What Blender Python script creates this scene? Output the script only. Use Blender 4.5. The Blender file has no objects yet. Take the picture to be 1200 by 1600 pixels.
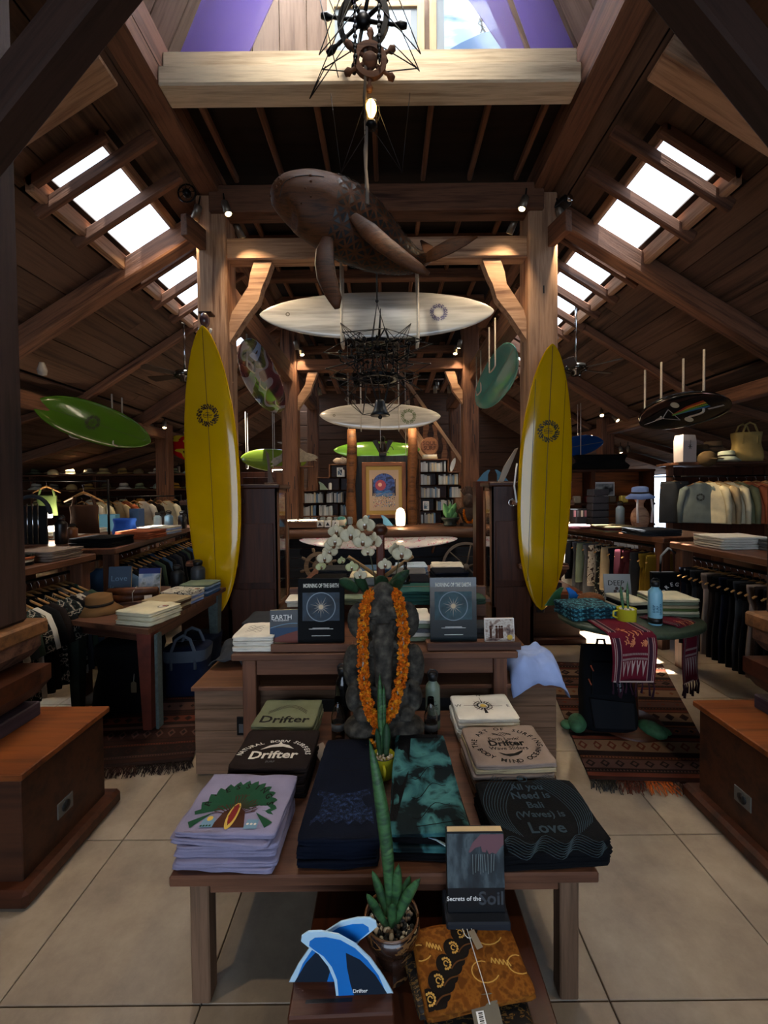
import bpy, bmesh, math, random
from mathutils import Vector, Matrix, Euler, Quaternion
from mathutils import noise as mn
R = random.Random(7)
SC = bpy.context.scene
COL = SC.collection
pi = math.pi
# ---------------------------------------------------------------- camera
FP = 667.0
cd = bpy.data.cameras.new('camera'); cam = bpy.data.objects.new('camera', cd); COL.objects.link(cam)
SC.camera = cam
cd.sensor_fit = 'VERTICAL'; cd.sensor_height = 36.0; cd.sensor_width = 27.0
cd.lens = 36.0 * FP / 1600; cd.clip_start = .05; cd.clip_end = 200
cam.location = (0, 0, 1.5)
CR = Euler((pi/2 - .022, 0, 0)).to_matrix() @ Matrix.Rotation(-.010, 3, 'Z')
cam.rotation_euler = CR.to_euler()
_d = CR.transposed() @ Vector((0, 1, 0))
SX = 604 - (600 + FP*_d.x/-_d.z); SY = 768 - (800 - FP*_d.y/-_d.z)     # leftover, taken up by lens shift
cd.shift_x = -SX/1600; cd.shift_y = SY/1600
def ray(px, py):
    return CR @ Vector(((px-600-SX)/FP, -(py-800-SY)/FP, -1))
def at(px, py, Y):            # point of the photograph at depth Y
    r = ray(px, py); return cam.location + r*(Y/r.y)
def flr(px, py, z=0.0):       # point of the photograph on a level plane
    r = ray(px, py); return cam.location + r*((z-1.5)/r.z)
# ---------------------------------------------------------------- world, sun, exposure
W = bpy.data.worlds.new('sky'); SC.world = W; W.use_nodes = True
nt = W.node_tree; bg = nt.nodes['Background']
bg.inputs[0].default_value = (.66, .80, 1.0, 1); bg.inputs[1].default_value = 3.6
sl = bpy.data.lights.new('sun', 'SUN'); sl.energy = 42; sl.angle = .009; sl.color = (1, .95, .87)
so = bpy.data.objects.new('sun', sl); COL.objects.link(so)
so.rotation_euler = Vector((-.06, .03, -1)).to_track_quat('-Z', 'Y').to_euler()
vs = SC.view_settings
vs.view_transform = 'Standard'; vs.look = 'None'; vs.exposure = 0.16; vs.gamma = 1; vs.use_curve_mapping = False
# warm lamps under the roof ahead of and above the entrance, out of the frame
for _x, _y, _tx, _ty, _e, _a in ((-1.9, .4, -1.35, 1.35, 105, 1.0), (1.9, .4, 1.35, 1.35, 80, 1.0), (-1.5, 3.0, -1.6, 3.0, 55, .9), (2.6, 3.0, 1.6, 2.5, 45, .9), (0, 2.6, 0, 3.2, 35, .8)):
    _l = bpy.data.lights.new('roof_spot', 'SPOT'); _l.energy = _e; _l.color = (1, .80, .56); _l.spot_size = _a; _l.spot_blend = .8; _l.shadow_soft_size = .05
    _o = bpy.data.objects.new('roof_spot', _l); COL.objects.link(_o); _o.location = (_x, _y, 3.95); _o.rotation_euler = (Vector((_tx, _ty, 0))-Vector((_x, _y, 3.95))).to_track_quat('-Z', 'Y').to_euler()
_l = bpy.data.lights.new('beam_fill_light', 'SPOT'); _l.energy = 750; _l.color = (1, .93, .82); _l.spot_size = 1.0; _l.spot_blend = .8; _l.shadow_soft_size = .15  # added fill light brightening the high cross beams, not a fixture of the hall
_o = bpy.data.objects.new('beam_fill_light', _l); COL.objects.link(_o); _o.location = (-.1, .9, 6.5); _o.rotation_euler = Vector((0, 2.3, -1.15)).to_track_quat('-Z', 'Y').to_euler()
# ---------------------------------------------------------------- materials
def lin(h):
    h = h.lstrip('#'); v = [int(h[i:i+2], 16)/255 for i in (0, 2, 4)]
    return tuple(c/12.92 if c <= .04045 else ((c+.055)/1.055)**2.4 for c in v) + (1,)
MC = {}
def newmat(name):
    m = bpy.data.materials.new(name); m.use_nodes = True
    return m, m.node_tree, m.node_tree.nodes['Principled BSDF']
def nd(t, kind, **kw):
    n = t.nodes.new(kind)
    for k, v in kw.items():
        if isinstance(k, str) and k.startswith('i_'): n.inputs[int(k[2:])].default_value = v
        else: setattr(n, k, v)
    return n
def ramp(t, fac, stops, interp='LINEAR'):
    r = t.nodes.new('ShaderNodeValToRGB'); r.color_ramp.interpolation = interp
    e = r.color_ramp.elements
    while len(e) < len(stops): e.new(.5)
    for i, (p, c) in enumerate(stops): e[i].position = p; e[i].color = lin(c) if isinstance(c, str) else c
    t.links.new(fac, r.inputs[0]); return r.outputs[0]
def gcoord(t):
    a = nd(t, 'ShaderNodeAttribute', attribute_name='g'); return a.outputs['Vector']
def mapped(t, vec, scale, loc=(0,0,0)):
    m = nd(t, 'ShaderNodeMapping'); m.inputs['Scale'].default_value = scale; m.inputs['Location'].default_value = loc
    t.links.new(vec, m.inputs[0]); return m.outputs[0]
def vary(t, col, amt):        # per-object value variation
    oi = nd(t, 'ShaderNodeObjectInfo'); mr = nd(t, 'ShaderNodeMapRange')
    mr.inputs['To Min'].default_value = 1-amt; mr.inputs['To Max'].default_value = 1+amt
    t.links.new(oi.outputs['Random'], mr.inputs[0])
    hs = nd(t, 'ShaderNodeHueSaturation'); t.links.new(mr.outputs[0], hs.inputs['Value']); t.links.new(col, hs.inputs['Color'])
    return hs.outputs[0]
def bump(t, b, h, st, dist=.01):
    bp = nd(t, 'ShaderNodeBump'); bp.inputs['Strength'].default_value = st; bp.inputs['Distance'].default_value = dist
    t.links.new(h, bp.inputs['Height']); t.links.new(bp.outputs[0], b.inputs['Normal'])
def wood(name, dark, light, rough=.6, grain=1.0, var=.18, st=.5, coat=0):
    if name in MC: return MC[name]
    m, t, b = newmat(name); g = gcoord(t)
    n1 = nd(t, 'ShaderNodeTexNoise'); n1.inputs['Scale'].default_value = 1; n1.inputs['Detail'].default_value = 6; n1.inputs['Roughness'].default_value = .65
    t.links.new(mapped(t, g, (1.2*grain, 22*grain, 22*grain)), n1.inputs[0])
    n2 = nd(t, 'ShaderNodeTexNoise'); n2.inputs['Scale'].default_value = 1; n2.inputs['Detail'].default_value = 3
    t.links.new(mapped(t, g, (.9*grain, 4*grain, 4*grain)), n2.inputs[0])
    mx = nd(t, 'ShaderNodeMath', operation='MULTIPLY_ADD'); mx.inputs[1].default_value = .6
    t.links.new(n1.outputs[0], mx.inputs[0])
    m2 = nd(t, 'ShaderNodeMath', operation='MULTIPLY'); m2.inputs[1].default_value = .4; t.links.new(n2.outputs[0], m2.inputs[0]); t.links.new(m2.outputs[0], mx.inputs[2])
    c = ramp(t, mx.outputs[0], [(.36, dark), (.5, light), (.66, dark)])
    t.links.new(vary(t, c, var), b.inputs['Base Color']); b.inputs['Specular IOR Level'].default_value = .3
    b.inputs['Roughness'].default_value = rough; b.inputs['Coat Weight'].default_value = coat
    bump(t, b, n1.outputs[0], st, .004)
    MC[name] = m; return m
def plain(name, col, rough=.6, metal=0, coat=0, emit=0, var=0, noise=0, st=0, trans=0, alpha=1, ior=1.45, nscale=60, ecol=None):
    if name in MC: return MC[name]
    m, t, b = newmat(name)
    c = None
    if noise:
        n = nd(t, 'ShaderNodeTexNoise'); n.inputs['Scale'].default_value = nscale; n.inputs['Detail'].default_value = 5
        t.links.new(gcoord(t), n.inputs[0])
        l = lin(col); lo = tuple(x*(1-noise) for x in l[:3])+(1,); hi = tuple(min(1, x*(1+noise)) for x in l[:3])+(1,)
        c = ramp(t, n.outputs[0], [(.35, lo), (.65, hi)])
        if st: bump(t, b, n.outputs[0], st, .003)
    if var:
        if c is None:
            rgb = nd(t, 'ShaderNodeRGB'); rgb.outputs[0].default_value = lin(col); c = rgb.outputs[0]
        c = vary(t, c, var)
    if c is not None: t.links.new(c, b.inputs['Base Color'])
    else: b.inputs['Base Color'].default_value = lin(col)
    b.inputs['Roughness'].default_value = rough; b.inputs['Metallic'].default_value = metal
    b.inputs['Coat Weight'].default_value = coat; b.inputs['IOR'].default_value = ior
    if rough > .7: b.inputs['Specular IOR Level'].default_value = .2
    if trans: b.inputs['Transmission Weight'].default_value = trans
    if alpha < 1: b.inputs['Alpha'].default_value = alpha
    if emit:
        b.inputs['Emission Color'].default_value = lin(ecol or col); b.inputs['Emission Strength'].default_value = emit
    MC[name] = m; return m
def cloth(name, col, var=.0, rough=.92):
    if name in MC: return MC[name]
    m, t, b = newmat(name); g = gcoord(t)
    n = nd(t, 'ShaderNodeTexNoise'); n.inputs['Scale'].default_value = 260; n.inputs['Detail'].default_value = 2
    t.links.new(g, n.inputs[0])
    n2 = nd(t, 'ShaderNodeTexNoise'); n2.inputs['Scale'].default_value = 9; n2.inputs['Detail'].default_value = 4; t.links.new(g, n2.inputs[0])
    l = lin(col); lo = tuple(x*.84 for x in l[:3])+(1,); hi = tuple(min(1, x*1.08) for x in l[:3])+(1,)
    c = ramp(t, n2.outputs[0], [(.3, lo), (.7, hi)])
    if var: c = vary(t, c, var)
    t.links.new(c, b.inputs['Base Color']); b.inputs['Roughness'].default_value = rough
    b.inputs['Specular IOR Level'].default_value = .12
    ad = nd(t, 'ShaderNodeMath', operation='MULTIPLY_ADD'); ad.inputs[1].default_value = 2.0
    t.links.new(n2.outputs[0], ad.inputs[0]); t.links.new(n.outputs[0], ad.inputs[2])
    bump(t, b, ad.outputs[0], .35, .003)
    MC[name] = m; return m
def pattern(name, stops, scale=(1,1,1), kind='noise', detail=4, rough=.9, interp='CONSTANT', distort=0, coat=0, st=.2):
    if name in MC: return MC[name]
    m, t, b = newmat(name); v = mapped(t, gcoord(t), scale)
    if kind == 'noise':
        n = nd(t, 'ShaderNodeTexNoise'); n.inputs['Scale'].default_value = 1; n.inputs['Detail'].default_value = detail; n.inputs['Distortion'].default_value = distort; f = n.outputs[0]
    elif kind == 'vor':
        n = nd(t, 'ShaderNodeTexVoronoi'); n.inputs['Scale'].default_value = 1; f = n.outputs[0]
    elif kind == 'edge':
        n = nd(t, 'ShaderNodeTexVoronoi', feature='DISTANCE_TO_EDGE'); n.inputs['Scale'].default_value = 1; f = n.outputs[0]
    else:
        n = nd(t, 'ShaderNodeTexWave', bands_direction='X' if kind == 'wavex' else 'Y'); n.inputs['Scale'].default_value = 1
        n.inputs['Distortion'].default_value = distort; n.inputs['Detail'].default_value = detail; f = n.outputs[1]
    t.links.new(v, n.inputs[0])
    c = ramp(t, f, stops, interp); t.links.new(c, b.inputs['Base Color'])
    if rough > .7: b.inputs['Specular IOR Level'].default_value = .15
    b.inputs['Roughness'].default_value = rough; b.inputs['Coat Weight'].default_value = coat
    if st: bump(t, b, f, st, .002)
    MC[name] = m; return m
OLD = wood('old_timber', '#37211a', '#75503b', .75, .8, .12, .9)
OLDL = wood('pale_timber', '#6a4a38', '#b48e70', .75, .8, .08, .9)
PLK = wood('roof_plank', '#33241b', '#62493a', .8, .5, .22, .5)
PLKD = wood('dark_plank', '#120d0b', '#211813', .9, .5, .2, .4)
PED = wood('pedestal_wood', '#24120a', '#422312', .5, .7, .06, .25)
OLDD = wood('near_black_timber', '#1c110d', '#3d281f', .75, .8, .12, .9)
DKW = wood('dark_stained_wood', '#241009', '#45210f', .42, .7, .1, .25)
TBL = wood('table_wood', '#38211a', '#6b4632', .45, .7, .08, .3)
GRYW = wood('worn_grey_wood', '#43301f', '#745843', .7, .8, .06, .5)
BLACKW = wood('black_board', '#12151a', '#20252d', .7, .7, .15, .3)
BLK = plain('black', '#0b0b0c', .5); BLKM = plain('black_metal', '#121213', .4, .7)
CHR = plain('chrome', '#c8c8c8', .15, 1); WHT = plain('white', '#e8e6e0', .6)
ROPE = plain('rope_fibre', '#b9b2a4', .9, noise=.3, nscale=300, st=.5)
GLS = plain('clear_glass', '#ffffff', .03, trans=1.0)
# ---------------------------------------------------------------- mesh builder
def frame_from(d, up=Vector((0,0,1))):
    d = d.normalized()
    if abs(d.dot(up)) > .98: up = Vector((0,1,0))
    s = d.cross(up).normalized(); u = s.cross(d).normalized()
    return s, u
class MB:
    def __init__(s): s.v = []; s.f = []; s.g = []; s.mi = []; s.sm = []; s.mats = []
    def m(s, mat):
        if mat not in s.mats: s.mats.append(mat)
        return s.mats.index(mat)
    def add(s, vs_, fs, mat, smooth=False, g=None):
        o = len(s.v); s.v += [Vector(p) for p in vs_]
        s.g += [Vector(p) for p in (g if g is not None else vs_)]
        k = s.m(mat)
        for f in fs: s.f.append([i+o for i in f]); s.mi.append(k); s.sm.append(smooth)
        return s
    def box(s, c, size, mat, rot=None, bev=.004, taper=None):
        hx, hy, hz = [x/2 for x in size]; b = min(bev, hx*.45, hy*.45, hz*.45)
        vs_, idx = [], {}
        for sx in (-1,1):
            for sy in (-1,1):
                for sz in (-1,1):
                    for k, p in enumerate(((hx, hy-b, hz-b), (hx-b, hy, hz-b), (hx-b, hy-b, hz))):
                        idx[sx,sy,sz,k] = len(vs_); vs_.append(Vector((sx*p[0], sy*p[1], sz*p[2])))
        fs = []
        q = [(-1,-1),(1,-1),(1,1),(-1,1)]
        for sg in (-1,1):
            fs += [[idx[sg,a,c_,0] for a,c_ in q], [idx[a,sg,c_,1] for a,c_ in q], [idx[a,c_,sg,2] for a,c_ in q]]
        for a in (-1,1):
            for c_ in (-1,1):
                fs += [[idx[-1,a,c_,1],idx[1,a,c_,1],idx[1,a,c_,2],idx[-1,a,c_,2]],
                       [idx[a,-1,c_,0],idx[a,1,c_,0],idx[a,1,c_,2],idx[a,-1,c_,2]],
                       [idx[a,c_,-1,0],idx[a,c_,1,0],idx[a,c_,1,1],idx[a,c_,-1,1]]]
                for e in (-1,1): fs.append([idx[a,c_,e,0],idx[a,c_,e,1],idx[a,c_,e,2]])
        for f in fs:
            n = (vs_[f[1]]-vs_[f[0]]).cross(vs_[f[2]]-vs_[f[0]])
            if n.dot(sum((vs_[i] for i in f), Vector())) < 0: f.reverse()
        off = Vector((R.random()*9, R.random()*9, R.random()*9))
        o = sorted(range(3), key=lambda i: -size[i]); g = [Vector((p[o[0]], p[o[1]], p[o[2]]))+off for p in vs_]
        if taper: vs_ = [Vector((p.x*(taper if p.z > 0 else 1), p.y*(taper if p.z > 0 else 1), p.z)) for p in vs_]
        M = rot if rot is not None else Matrix.Identity(3)
        return s.add([M @ p + Vector(c) for p in vs_], fs, mat, False, g)
    def bar(s, p0, p1, w, h, mat, bev=.004, up=Vector((0,0,1))):
        p0, p1 = Vector(p0), Vector(p1); d = p1-p0; sd, u = frame_from(d, up); dn = d.normalized()
        M = Matrix((dn, sd, u)).transposed()
        return s.box((p0+p1)/2, (d.length, w, h), mat, M, bev)
    def loft(s, rings, mat, caps=True, smooth=True, closed=True, g=None):
        n = len(rings[0]); vs_ = [p for r in rings for p in r]; fs = []
        for i in range(len(rings)-1):
            for j in range(n if closed else n-1):
                k = (j+1) % n; fs.append([i*n+j, i*n+k, (i+1)*n+k, (i+1)*n+j])
        if caps and closed: fs += [list(range(n))[::-1], list(range((len(rings)-1)*n, len(rings)*n))]
        return s.add(vs_, fs, mat, smooth, g)
    def tube(s, path, r, mat, n=8, caps=True):
        path = [Vector(p) for p in path]; rings = []; pu = None
        rr = r if isinstance(r, (list, tuple)) else [r]*len(path)
        for i, p in enumerate(path):
            d = (path[min(i+1, len(path)-1)] - path[max(i-1, 0)])
            if pu is None: sd, u = frame_from(d)
            else:
                u = pu - d.normalized()*pu.dot(d.normalized()); u.normalize(); sd = d.normalized().cross(u)
            pu = u
            rings.append([p + (sd*math.cos(a)+u*math.sin(a))*rr[i] for a in [2*pi*k/n for k in range(n)]])
        return s.loft(rings, mat, caps)
    def lathe(s, prof, mat, c=(0,0,0), n=24, M=None, sq=1, caps=True):
        rings = []
        for r, z in prof:
            ring = [Vector((r*math.cos(2*pi*k/n), sq*r*math.sin(2*pi*k/n), z)) for k in range(n)]
            rings.append([(M @ p if M is not None else p)+Vector(c) for p in ring])
        return s.loft(rings, mat, caps)
    def ball(s, c, r, mat, n=10, m=7, M=None):
        r = Vector(r) if not isinstance(r, (int, float)) else Vector((r,r,r)); rings = []
        for i in range(m+1):
            th = pi*(i/m)*.98+.01*pi; ring = []
            for k in range(n):
                p = Vector((r.x*math.sin(th)*math.cos(2*pi*k/n), r.y*math.sin(th)*math.sin(2*pi*k/n), -r.z*math.cos(th)))
                ring.append((M @ p if M is not None else p)+Vector(c))
            rings.append(ring)
        return s.loft(rings, mat, True)
    def prism(s, pts, depth, mat, M=None, c=(0,0,0), bev=0):  # outline in local XY, extruded along local Z by depth (centred)
        n = len(pts); rings = []
        cx = sum(p[0] for p in pts)/n; cy = sum(p[1] for p in pts)/n
        zs = [(-depth/2, 1), (depth/2, 1)] if not bev else [(-depth/2, 1-bev), (-depth/2*.6, 1), (depth/2*.6, 1), (depth/2, 1-bev)]
        vs_, g = [], []
        for z, k in zs:
            for x, y in pts:
                p = Vector((cx+(x-cx)*k, cy+(y-cy)*k, z)); g.append(p.copy()); vs_.append((M @ p if M is not None else p)+Vector(c))
        fs = []
        for i in range(len(zs)-1):
            for j in range(n):
                k = (j+1) % n; fs.append([i*n+j, i*n+k, (i+1)*n+k, (i+1)*n+j])
        fs += [list(range(n))[::-1], list(range((len(zs)-1)*n, len(zs)*n))]
        return s.add(vs_, fs, mat, False, g)
    def grid(s, fn, nx, ny, mat, g=None, smooth=True, thick=0):
        vs_ = [Vector(fn(i/nx, j/ny)) for j in range(ny+1) for i in range(nx+1)]
        fs = [[j*(nx+1)+i, j*(nx+1)+i+1, (j+1)*(nx+1)+i+1, (j+1)*(nx+1)+i] for j in range(ny) for i in range(nx)]
        gg = [Vector(g(i/nx, j/ny)) for j in range(ny+1) for i in range(nx+1)] if g else list(vs_)
        if thick:
            N = len(vs_); nrm = [Vector() for _ in vs_]
            for f in fs:
                q = (vs_[f[1]]-vs_[f[0]]).cross(vs_[f[3]]-vs_[f[0]])
                for i in f: nrm[i] += q
            vs2 = [p - (q.normalized() if q.length else Vector((0,0,1)))*thick for p, q in zip(vs_, nrm)]
            fs2 = [[i+N for i in f][::-1] for f in fs]; W_ = nx+1
            rim = [i for i in range(nx+1)] + [j*W_+nx for j in range(1, ny+1)] + [ny*W_+i for i in range(nx-1, -1, -1)] + [j*W_ for j in range(ny-1, 0, -1)]
            for a, b in zip(rim, rim[1:]+rim[:1]): fs2.append([b, a, a+N, b+N])
            return s.add(vs_+vs2, fs+fs2, mat, smooth, gg+gg)
        return s.add(vs_, fs, mat, smooth, gg)
    def mesh(s, name):
        me = bpy.data.meshes.new(name); me.from_pydata([tuple(p) for p in s.v], [], s.f)
        for m_ in s.mats: me.materials.append(m_)
        me.polygons.foreach_set('material_index', s.mi); me.polygons.foreach_set('use_smooth', s.sm)
        a = me.attributes.new('g', 'FLOAT_VECTOR', 'POINT'); a.data.foreach_set('vector', [c for p in s.g for c in p])
        me.update(); return me
    def obj(s, name, parent=None, loc=None, rot=None, **kw):
        o = bpy.data.objects.new(name, s.mesh(name)); COL.objects.link(o)
        if parent: o.parent = parent
        if loc is not None: o.location = loc
        if rot is not None: o.rotation_euler = rot
        for k, v in kw.items(): o[{'cat': 'category'}.get(k, k)] = v
        return o
def thing(name, label, cat, loc=(0,0,0), rot=(0,0,0), group=None):
    o = bpy.data.objects.new(name, None); COL.objects.link(o); o.empty_display_size = .05
    o.location = loc; o.rotation_euler = rot; o['label'] = label; o['category'] = cat
    if group: o['group'] = group
    return o
def inst(mesh_obj, loc, rot=(0,0,0), scale=None, parent=None, label=None, group=None):
    o = mesh_obj.copy(); COL.objects.link(o); o.location = loc; o.rotation_euler = rot
    if scale is not None: o.scale = scale if not isinstance(scale, (int, float)) else (scale,)*3
    if parent is not None: o.parent = parent
    if label: o['label'] = label
    if group: o['group'] = group
    return o
def dup(root, loc, rot=(0,0,0), label=None, group=None, scale=None):
    r = inst(root, loc, rot, scale, None, label, group)
    for ch in list(root.children):
        c = ch.copy(); COL.objects.link(c); c.parent = r
        for gc in list(ch.children):
            d = gc.copy(); COL.objects.link(d); d.parent = c
    return r
def pc(bld, name, mats_builder=None): pass
def rotz(a): return Matrix.Rotation(a, 3, 'Z')
def rotx(a): return Matrix.Rotation(a, 3, 'X')
def roty(a): return Matrix.Rotation(a, 3, 'Y')
ORD = ['bottom', 'second', 'third', 'fourth', 'fifth', 'sixth', 'seventh', 'eighth', 'ninth', 'tenth', 'eleventh', 'twelfth']
TORD = ['topmost', 'second from the top', 'third from the top', 'fourth from the top', 'fifth from the top', 'sixth from the top', 'seventh from the top', 'eighth from the top', 'ninth from the top', 'tenth from the top']
_TX = {}
def text_geo(s, size, bold=0.0):   # flat glyph triangles centred on the origin
    key = (s, size, bold)
    if key in _TX: return _TX[key]
    c = bpy.data.curves.new('t', 'FONT'); c.body = s; c.size = size; c.align_x = 'CENTER'; c.align_y = 'CENTER'; c.offset = bold*size; c.resolution_u = 2
    o = bpy.data.objects.new('t', c); COL.objects.link(o)
    dg = bpy.context.evaluated_depsgraph_get(); me = o.evaluated_get(dg).to_mesh()
    vs_ = [v.co.copy() for v in me.vertices]; fs = [list(p.vertices) for p in me.polygons]
    o.to_mesh_clear(); bpy.data.objects.remove(o); bpy.data.curves.remove(c)
    _TX[key] = (vs_, fs); return _TX[key]
def text(mb, s, size, mat, fn, bold=0.0, sx=1.0):       # fn maps flat (x, y) to a surface point
    vs_, fs = text_geo(s, size, bold)
    if not vs_: return
    mb.add([fn(v.x*sx, v.y) for v in vs_], fs, mat)
def arc_text(mb, s, size, mat, fn, rad, a0, a1, bold=.0, cx=0, cy=0, ey=1.0, inward=False):
    n = len(s)
    for i, ch in enumerate(s):
        if ch == ' ': continue
        a = a0 + (a1-a0)*(i/(max(1, n-1)))
        vs_, fs = text_geo(ch, size, bold)
        t = a - pi/2 if not inward else a + pi/2
        ca, sa = math.cos(t), math.sin(t)
        mb.add([fn(cx+rad*math.cos(a)+v.x*ca-v.y*sa, cy+ey*(rad*math.sin(a)+v.x*sa+v.y*ca)) for v in vs_], fs, mat)
def shape(mb, pts, mat, fn): mb.add([fn(x, y) for x, y in pts], [list(range(len(pts)))], mat)
def disc(mb, cx, cy, r, mat, fn, n=20, ry=None):
    ry = ry or r
    shape(mb, [(cx+r*math.cos(2*pi*k/n), cy+ry*math.sin(2*pi*k/n)) for k in range(n)], mat, fn)
def ringd(mb, cx, cy, r0, r1, mat, fn, n=28, a0=0, a1=2*pi, ry=1.0):
    for k in range(n):
        a, b = a0+(a1-a0)*k/n, a0+(a1-a0)*(k+1)/n
        shape(mb, [(cx+r*math.cos(q), cy+ry*r*math.sin(q)) for r, q in ((r0, a), (r1, a), (r1, b), (r0, b))], mat, fn)
def line(mb, pts, w, mat, fn):
    for (x0, y0), (x1, y1) in zip(pts, pts[1:]):
        L = math.hypot(x1-x0, y1-y0) or 1; nx, ny = -(y1-y0)/L*w/2, (x1-x0)/L*w/2
        shape(mb, [(x0-nx, y0-ny), (x1-nx, y1-ny), (x1+nx, y1+ny), (x0+nx, y0+ny)], mat, fn)
# ================================================================ THE SETTING
ZR = lambda x: (5.55-.63*abs(x)) if abs(x) < 4.3 else 2.841-.3*(abs(x)-4.3)
_m, _t2, _b2 = newmat('frosted_skylight'); MC['frosted_skylight'] = _m
_tr = nd(_t2, 'ShaderNodeBsdfTranslucent'); _tr.inputs[0].default_value = (.92, .94, .97, 1)
_t2.links.new(_tr.outputs[0], _t2.nodes['Material Output'].inputs[0])
# floor: one slab, tiles on it
fb = MB(); fb.box((0, 5, -.06), (17, 22, .1), plain('grout', '#4c453c', .9), bev=0)
floor = fb.obj('floor', kind='structure')
TM, _t, _b = newmat('stone_tile'); MC['stone_tile'] = TM
_n = nd(_t, 'ShaderNodeTexNoise'); _n.inputs['Scale'].default_value = 3.5; _n.inputs['Detail'].default_value = 8; _n.inputs['Roughness'].default_value = .7
_oi = nd(_t, 'ShaderNodeObjectInfo'); _va = nd(_t, 'ShaderNodeVectorMath', operation='ADD')
_tc = nd(_t, 'ShaderNodeTexCoord'); _t.links.new(_tc.outputs['Object'], _va.inputs[0]); _t.links.new(_oi.outputs['Location'], _va.inputs[1]); _t.links.new(_va.outputs[0], _n.inputs[0])
_c = ramp(_t, _n.outputs[0], [(.3, '#77695a'), (.5, '#8f7f6c'), (.72, '#a3937e')])
_t.links.new(vary(_t, _c, .05), _b.inputs['Base Color']); _b.inputs['Roughness'].default_value = .38; bump(_t, _b, _n.outputs[0], .1, .003)
tm = MB(); tm.box((0, 0, -.006), (.596, .596, .012), TM, bev=.002); t0 = tm.obj('tile', floor, (0, 0, -40))
first = True
for i in range(-9, 12):
    for j in range(0, 13):
        X = .04+.6*i+.3; Y = .62+.6*j+.3
        if abs(X) > .85*Y+.9 or abs(X) > 6: continue
        if first: t0.location = (X, Y, 0); first = False
        else: inst(t0, (X, Y, 0), parent=floor)
fl2 = MB(); fl2.box((0, 11.3, -.006), (16, 5.0, .012), TM, bev=0)
for s_ in (-1, 1): fl2.box((s_*7.2, 4.4, -.006), (2.2, 8.8, .012), TM, bev=0)
fl2.obj('far_paving', floor, kind='stuff')
# walls
wl = MB(); wl.box((-7.6, 4, 1), (.12, 17, 2.1), wood('wall_board', '#2b1a10', '#4a2f1d', .7)); wl.obj('wall_left', kind='structure')
wr = MB()
wr.box((7.6, 3.15, 1), (.12, 15.3, 2.1), MC['wall_board']); wr.box((7.6, 12.5, 1), (.12, .5, 2.1), MC['wall_board']); wr.obj('wall_right', kind='structure')
wb = MB(); wb.box((0, 12.6, 2.2), (15.2, .12, 4.6), MC['wall_board']); wbo = wb.obj('wall_back', kind='structure')
for k in range(9):
    q = MB(); q.box((0, 12.52, .3+.42*k), (15, .03, .40), MC['wall_board']); q.obj('plank', wbo)
wf = MB(); wf.box((-5.2, -4.0, 1.5), (4.8, .12, 3.4), MC['wall_board']); wf.box((5.2, -4.0, 1.5), (4.8, .12, 3.4), MC['wall_board']); wf.box((0, -4, 4.0), (15, .12, 1.6), MC['wall_board']); wf.obj('wall_front', kind='structure')
# aisle roofs: boards run along the depth, laid on the slope, with a long skylight slot
def aisle(sg, name):
    root = MB()
    # dark deck above the boards keeps the light out
    def deck(x0, x1, y0, y1):
        z0, z1 = ZR(x0)+.09, ZR(x1)+.09
        c = ((x0+x1)/2*sg, (y0+y1)/2, (z0+z1)/2); L = math.hypot(x1-x0, z1-z0)
        root.box(c, (L, y1-y0, .04), PLKD, roty(sg*math.atan2(z0-z1, x1-x0)), 0)
    deck(1.70, 2.17, 3.3, 12.6); deck(1.70, 2.62, -4, 3.3); deck(2.62, 4.3, -4, 12.6); deck(4.3, 7.7, -4, 12.6)
    o = root.obj(name, kind='structure')
    rows = []
    x = 1.60
    while x < 7.4:
        w = .235 if x > 2.6 or x < 2.1 else .235
        rows.append((x, min(x+w, 7.6))); x += w
    for k, (a, b) in enumerate(rows):
        if a < 2.16 < b or 2.16 <= a < 2.58: ys = [(-1.2, 3.3)]
        else: ys = [(-1.2, 2.2+R.uniform(-.6, .6)), None, (6.2+R.uniform(-.8, .8), 12.5)]; ys[1] = (ys[0][1], ys[2][0])
        mx = (a+b)/2; ang = math.atan(.63 if mx < 4.3 else .3)*sg; L = (b-a)/math.cos(ang)
        for y0, y1 in ys:
            q = MB(); q.box((0, 0, 0), (L-.006, y1-y0-.004, .03), PLK, bev=.004)
            q.obj('plank', o, (mx*sg, (y0+y1)/2, ZR(mx)+.035+R.uniform(0, .008)), (0, ang, 0))
    return o
rl = aisle(-1, 'roof_left'); rr = aisle(1, 'roof_right')
def beam(name, p0, p1, w, h, mat, label=None, cat='beam', parent=None, group=None, bev=.012, kind=None):
    q = MB(); p0, p1 = Vector(p0), Vector(p1); L = (p1-p0).length
    n = max(1, int(L/1.2)); q.box((0, 0, 0), (L, w, h), mat, bev=bev)
    d = (p1-p0).normalized(); sd, u = frame_from(d); M = Matrix((d, -sd, u)).transposed().to_4x4()
    o = q.obj(name, parent)
    o.matrix_local = Matrix.Translation((p0+p1)/2) @ M
    if kind: o['kind'] = kind
    elif label: o['label'] = label; o['category'] = cat
    if group: o['group'] = group
    return o
LX, RX = -1.70, 1.56
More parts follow.
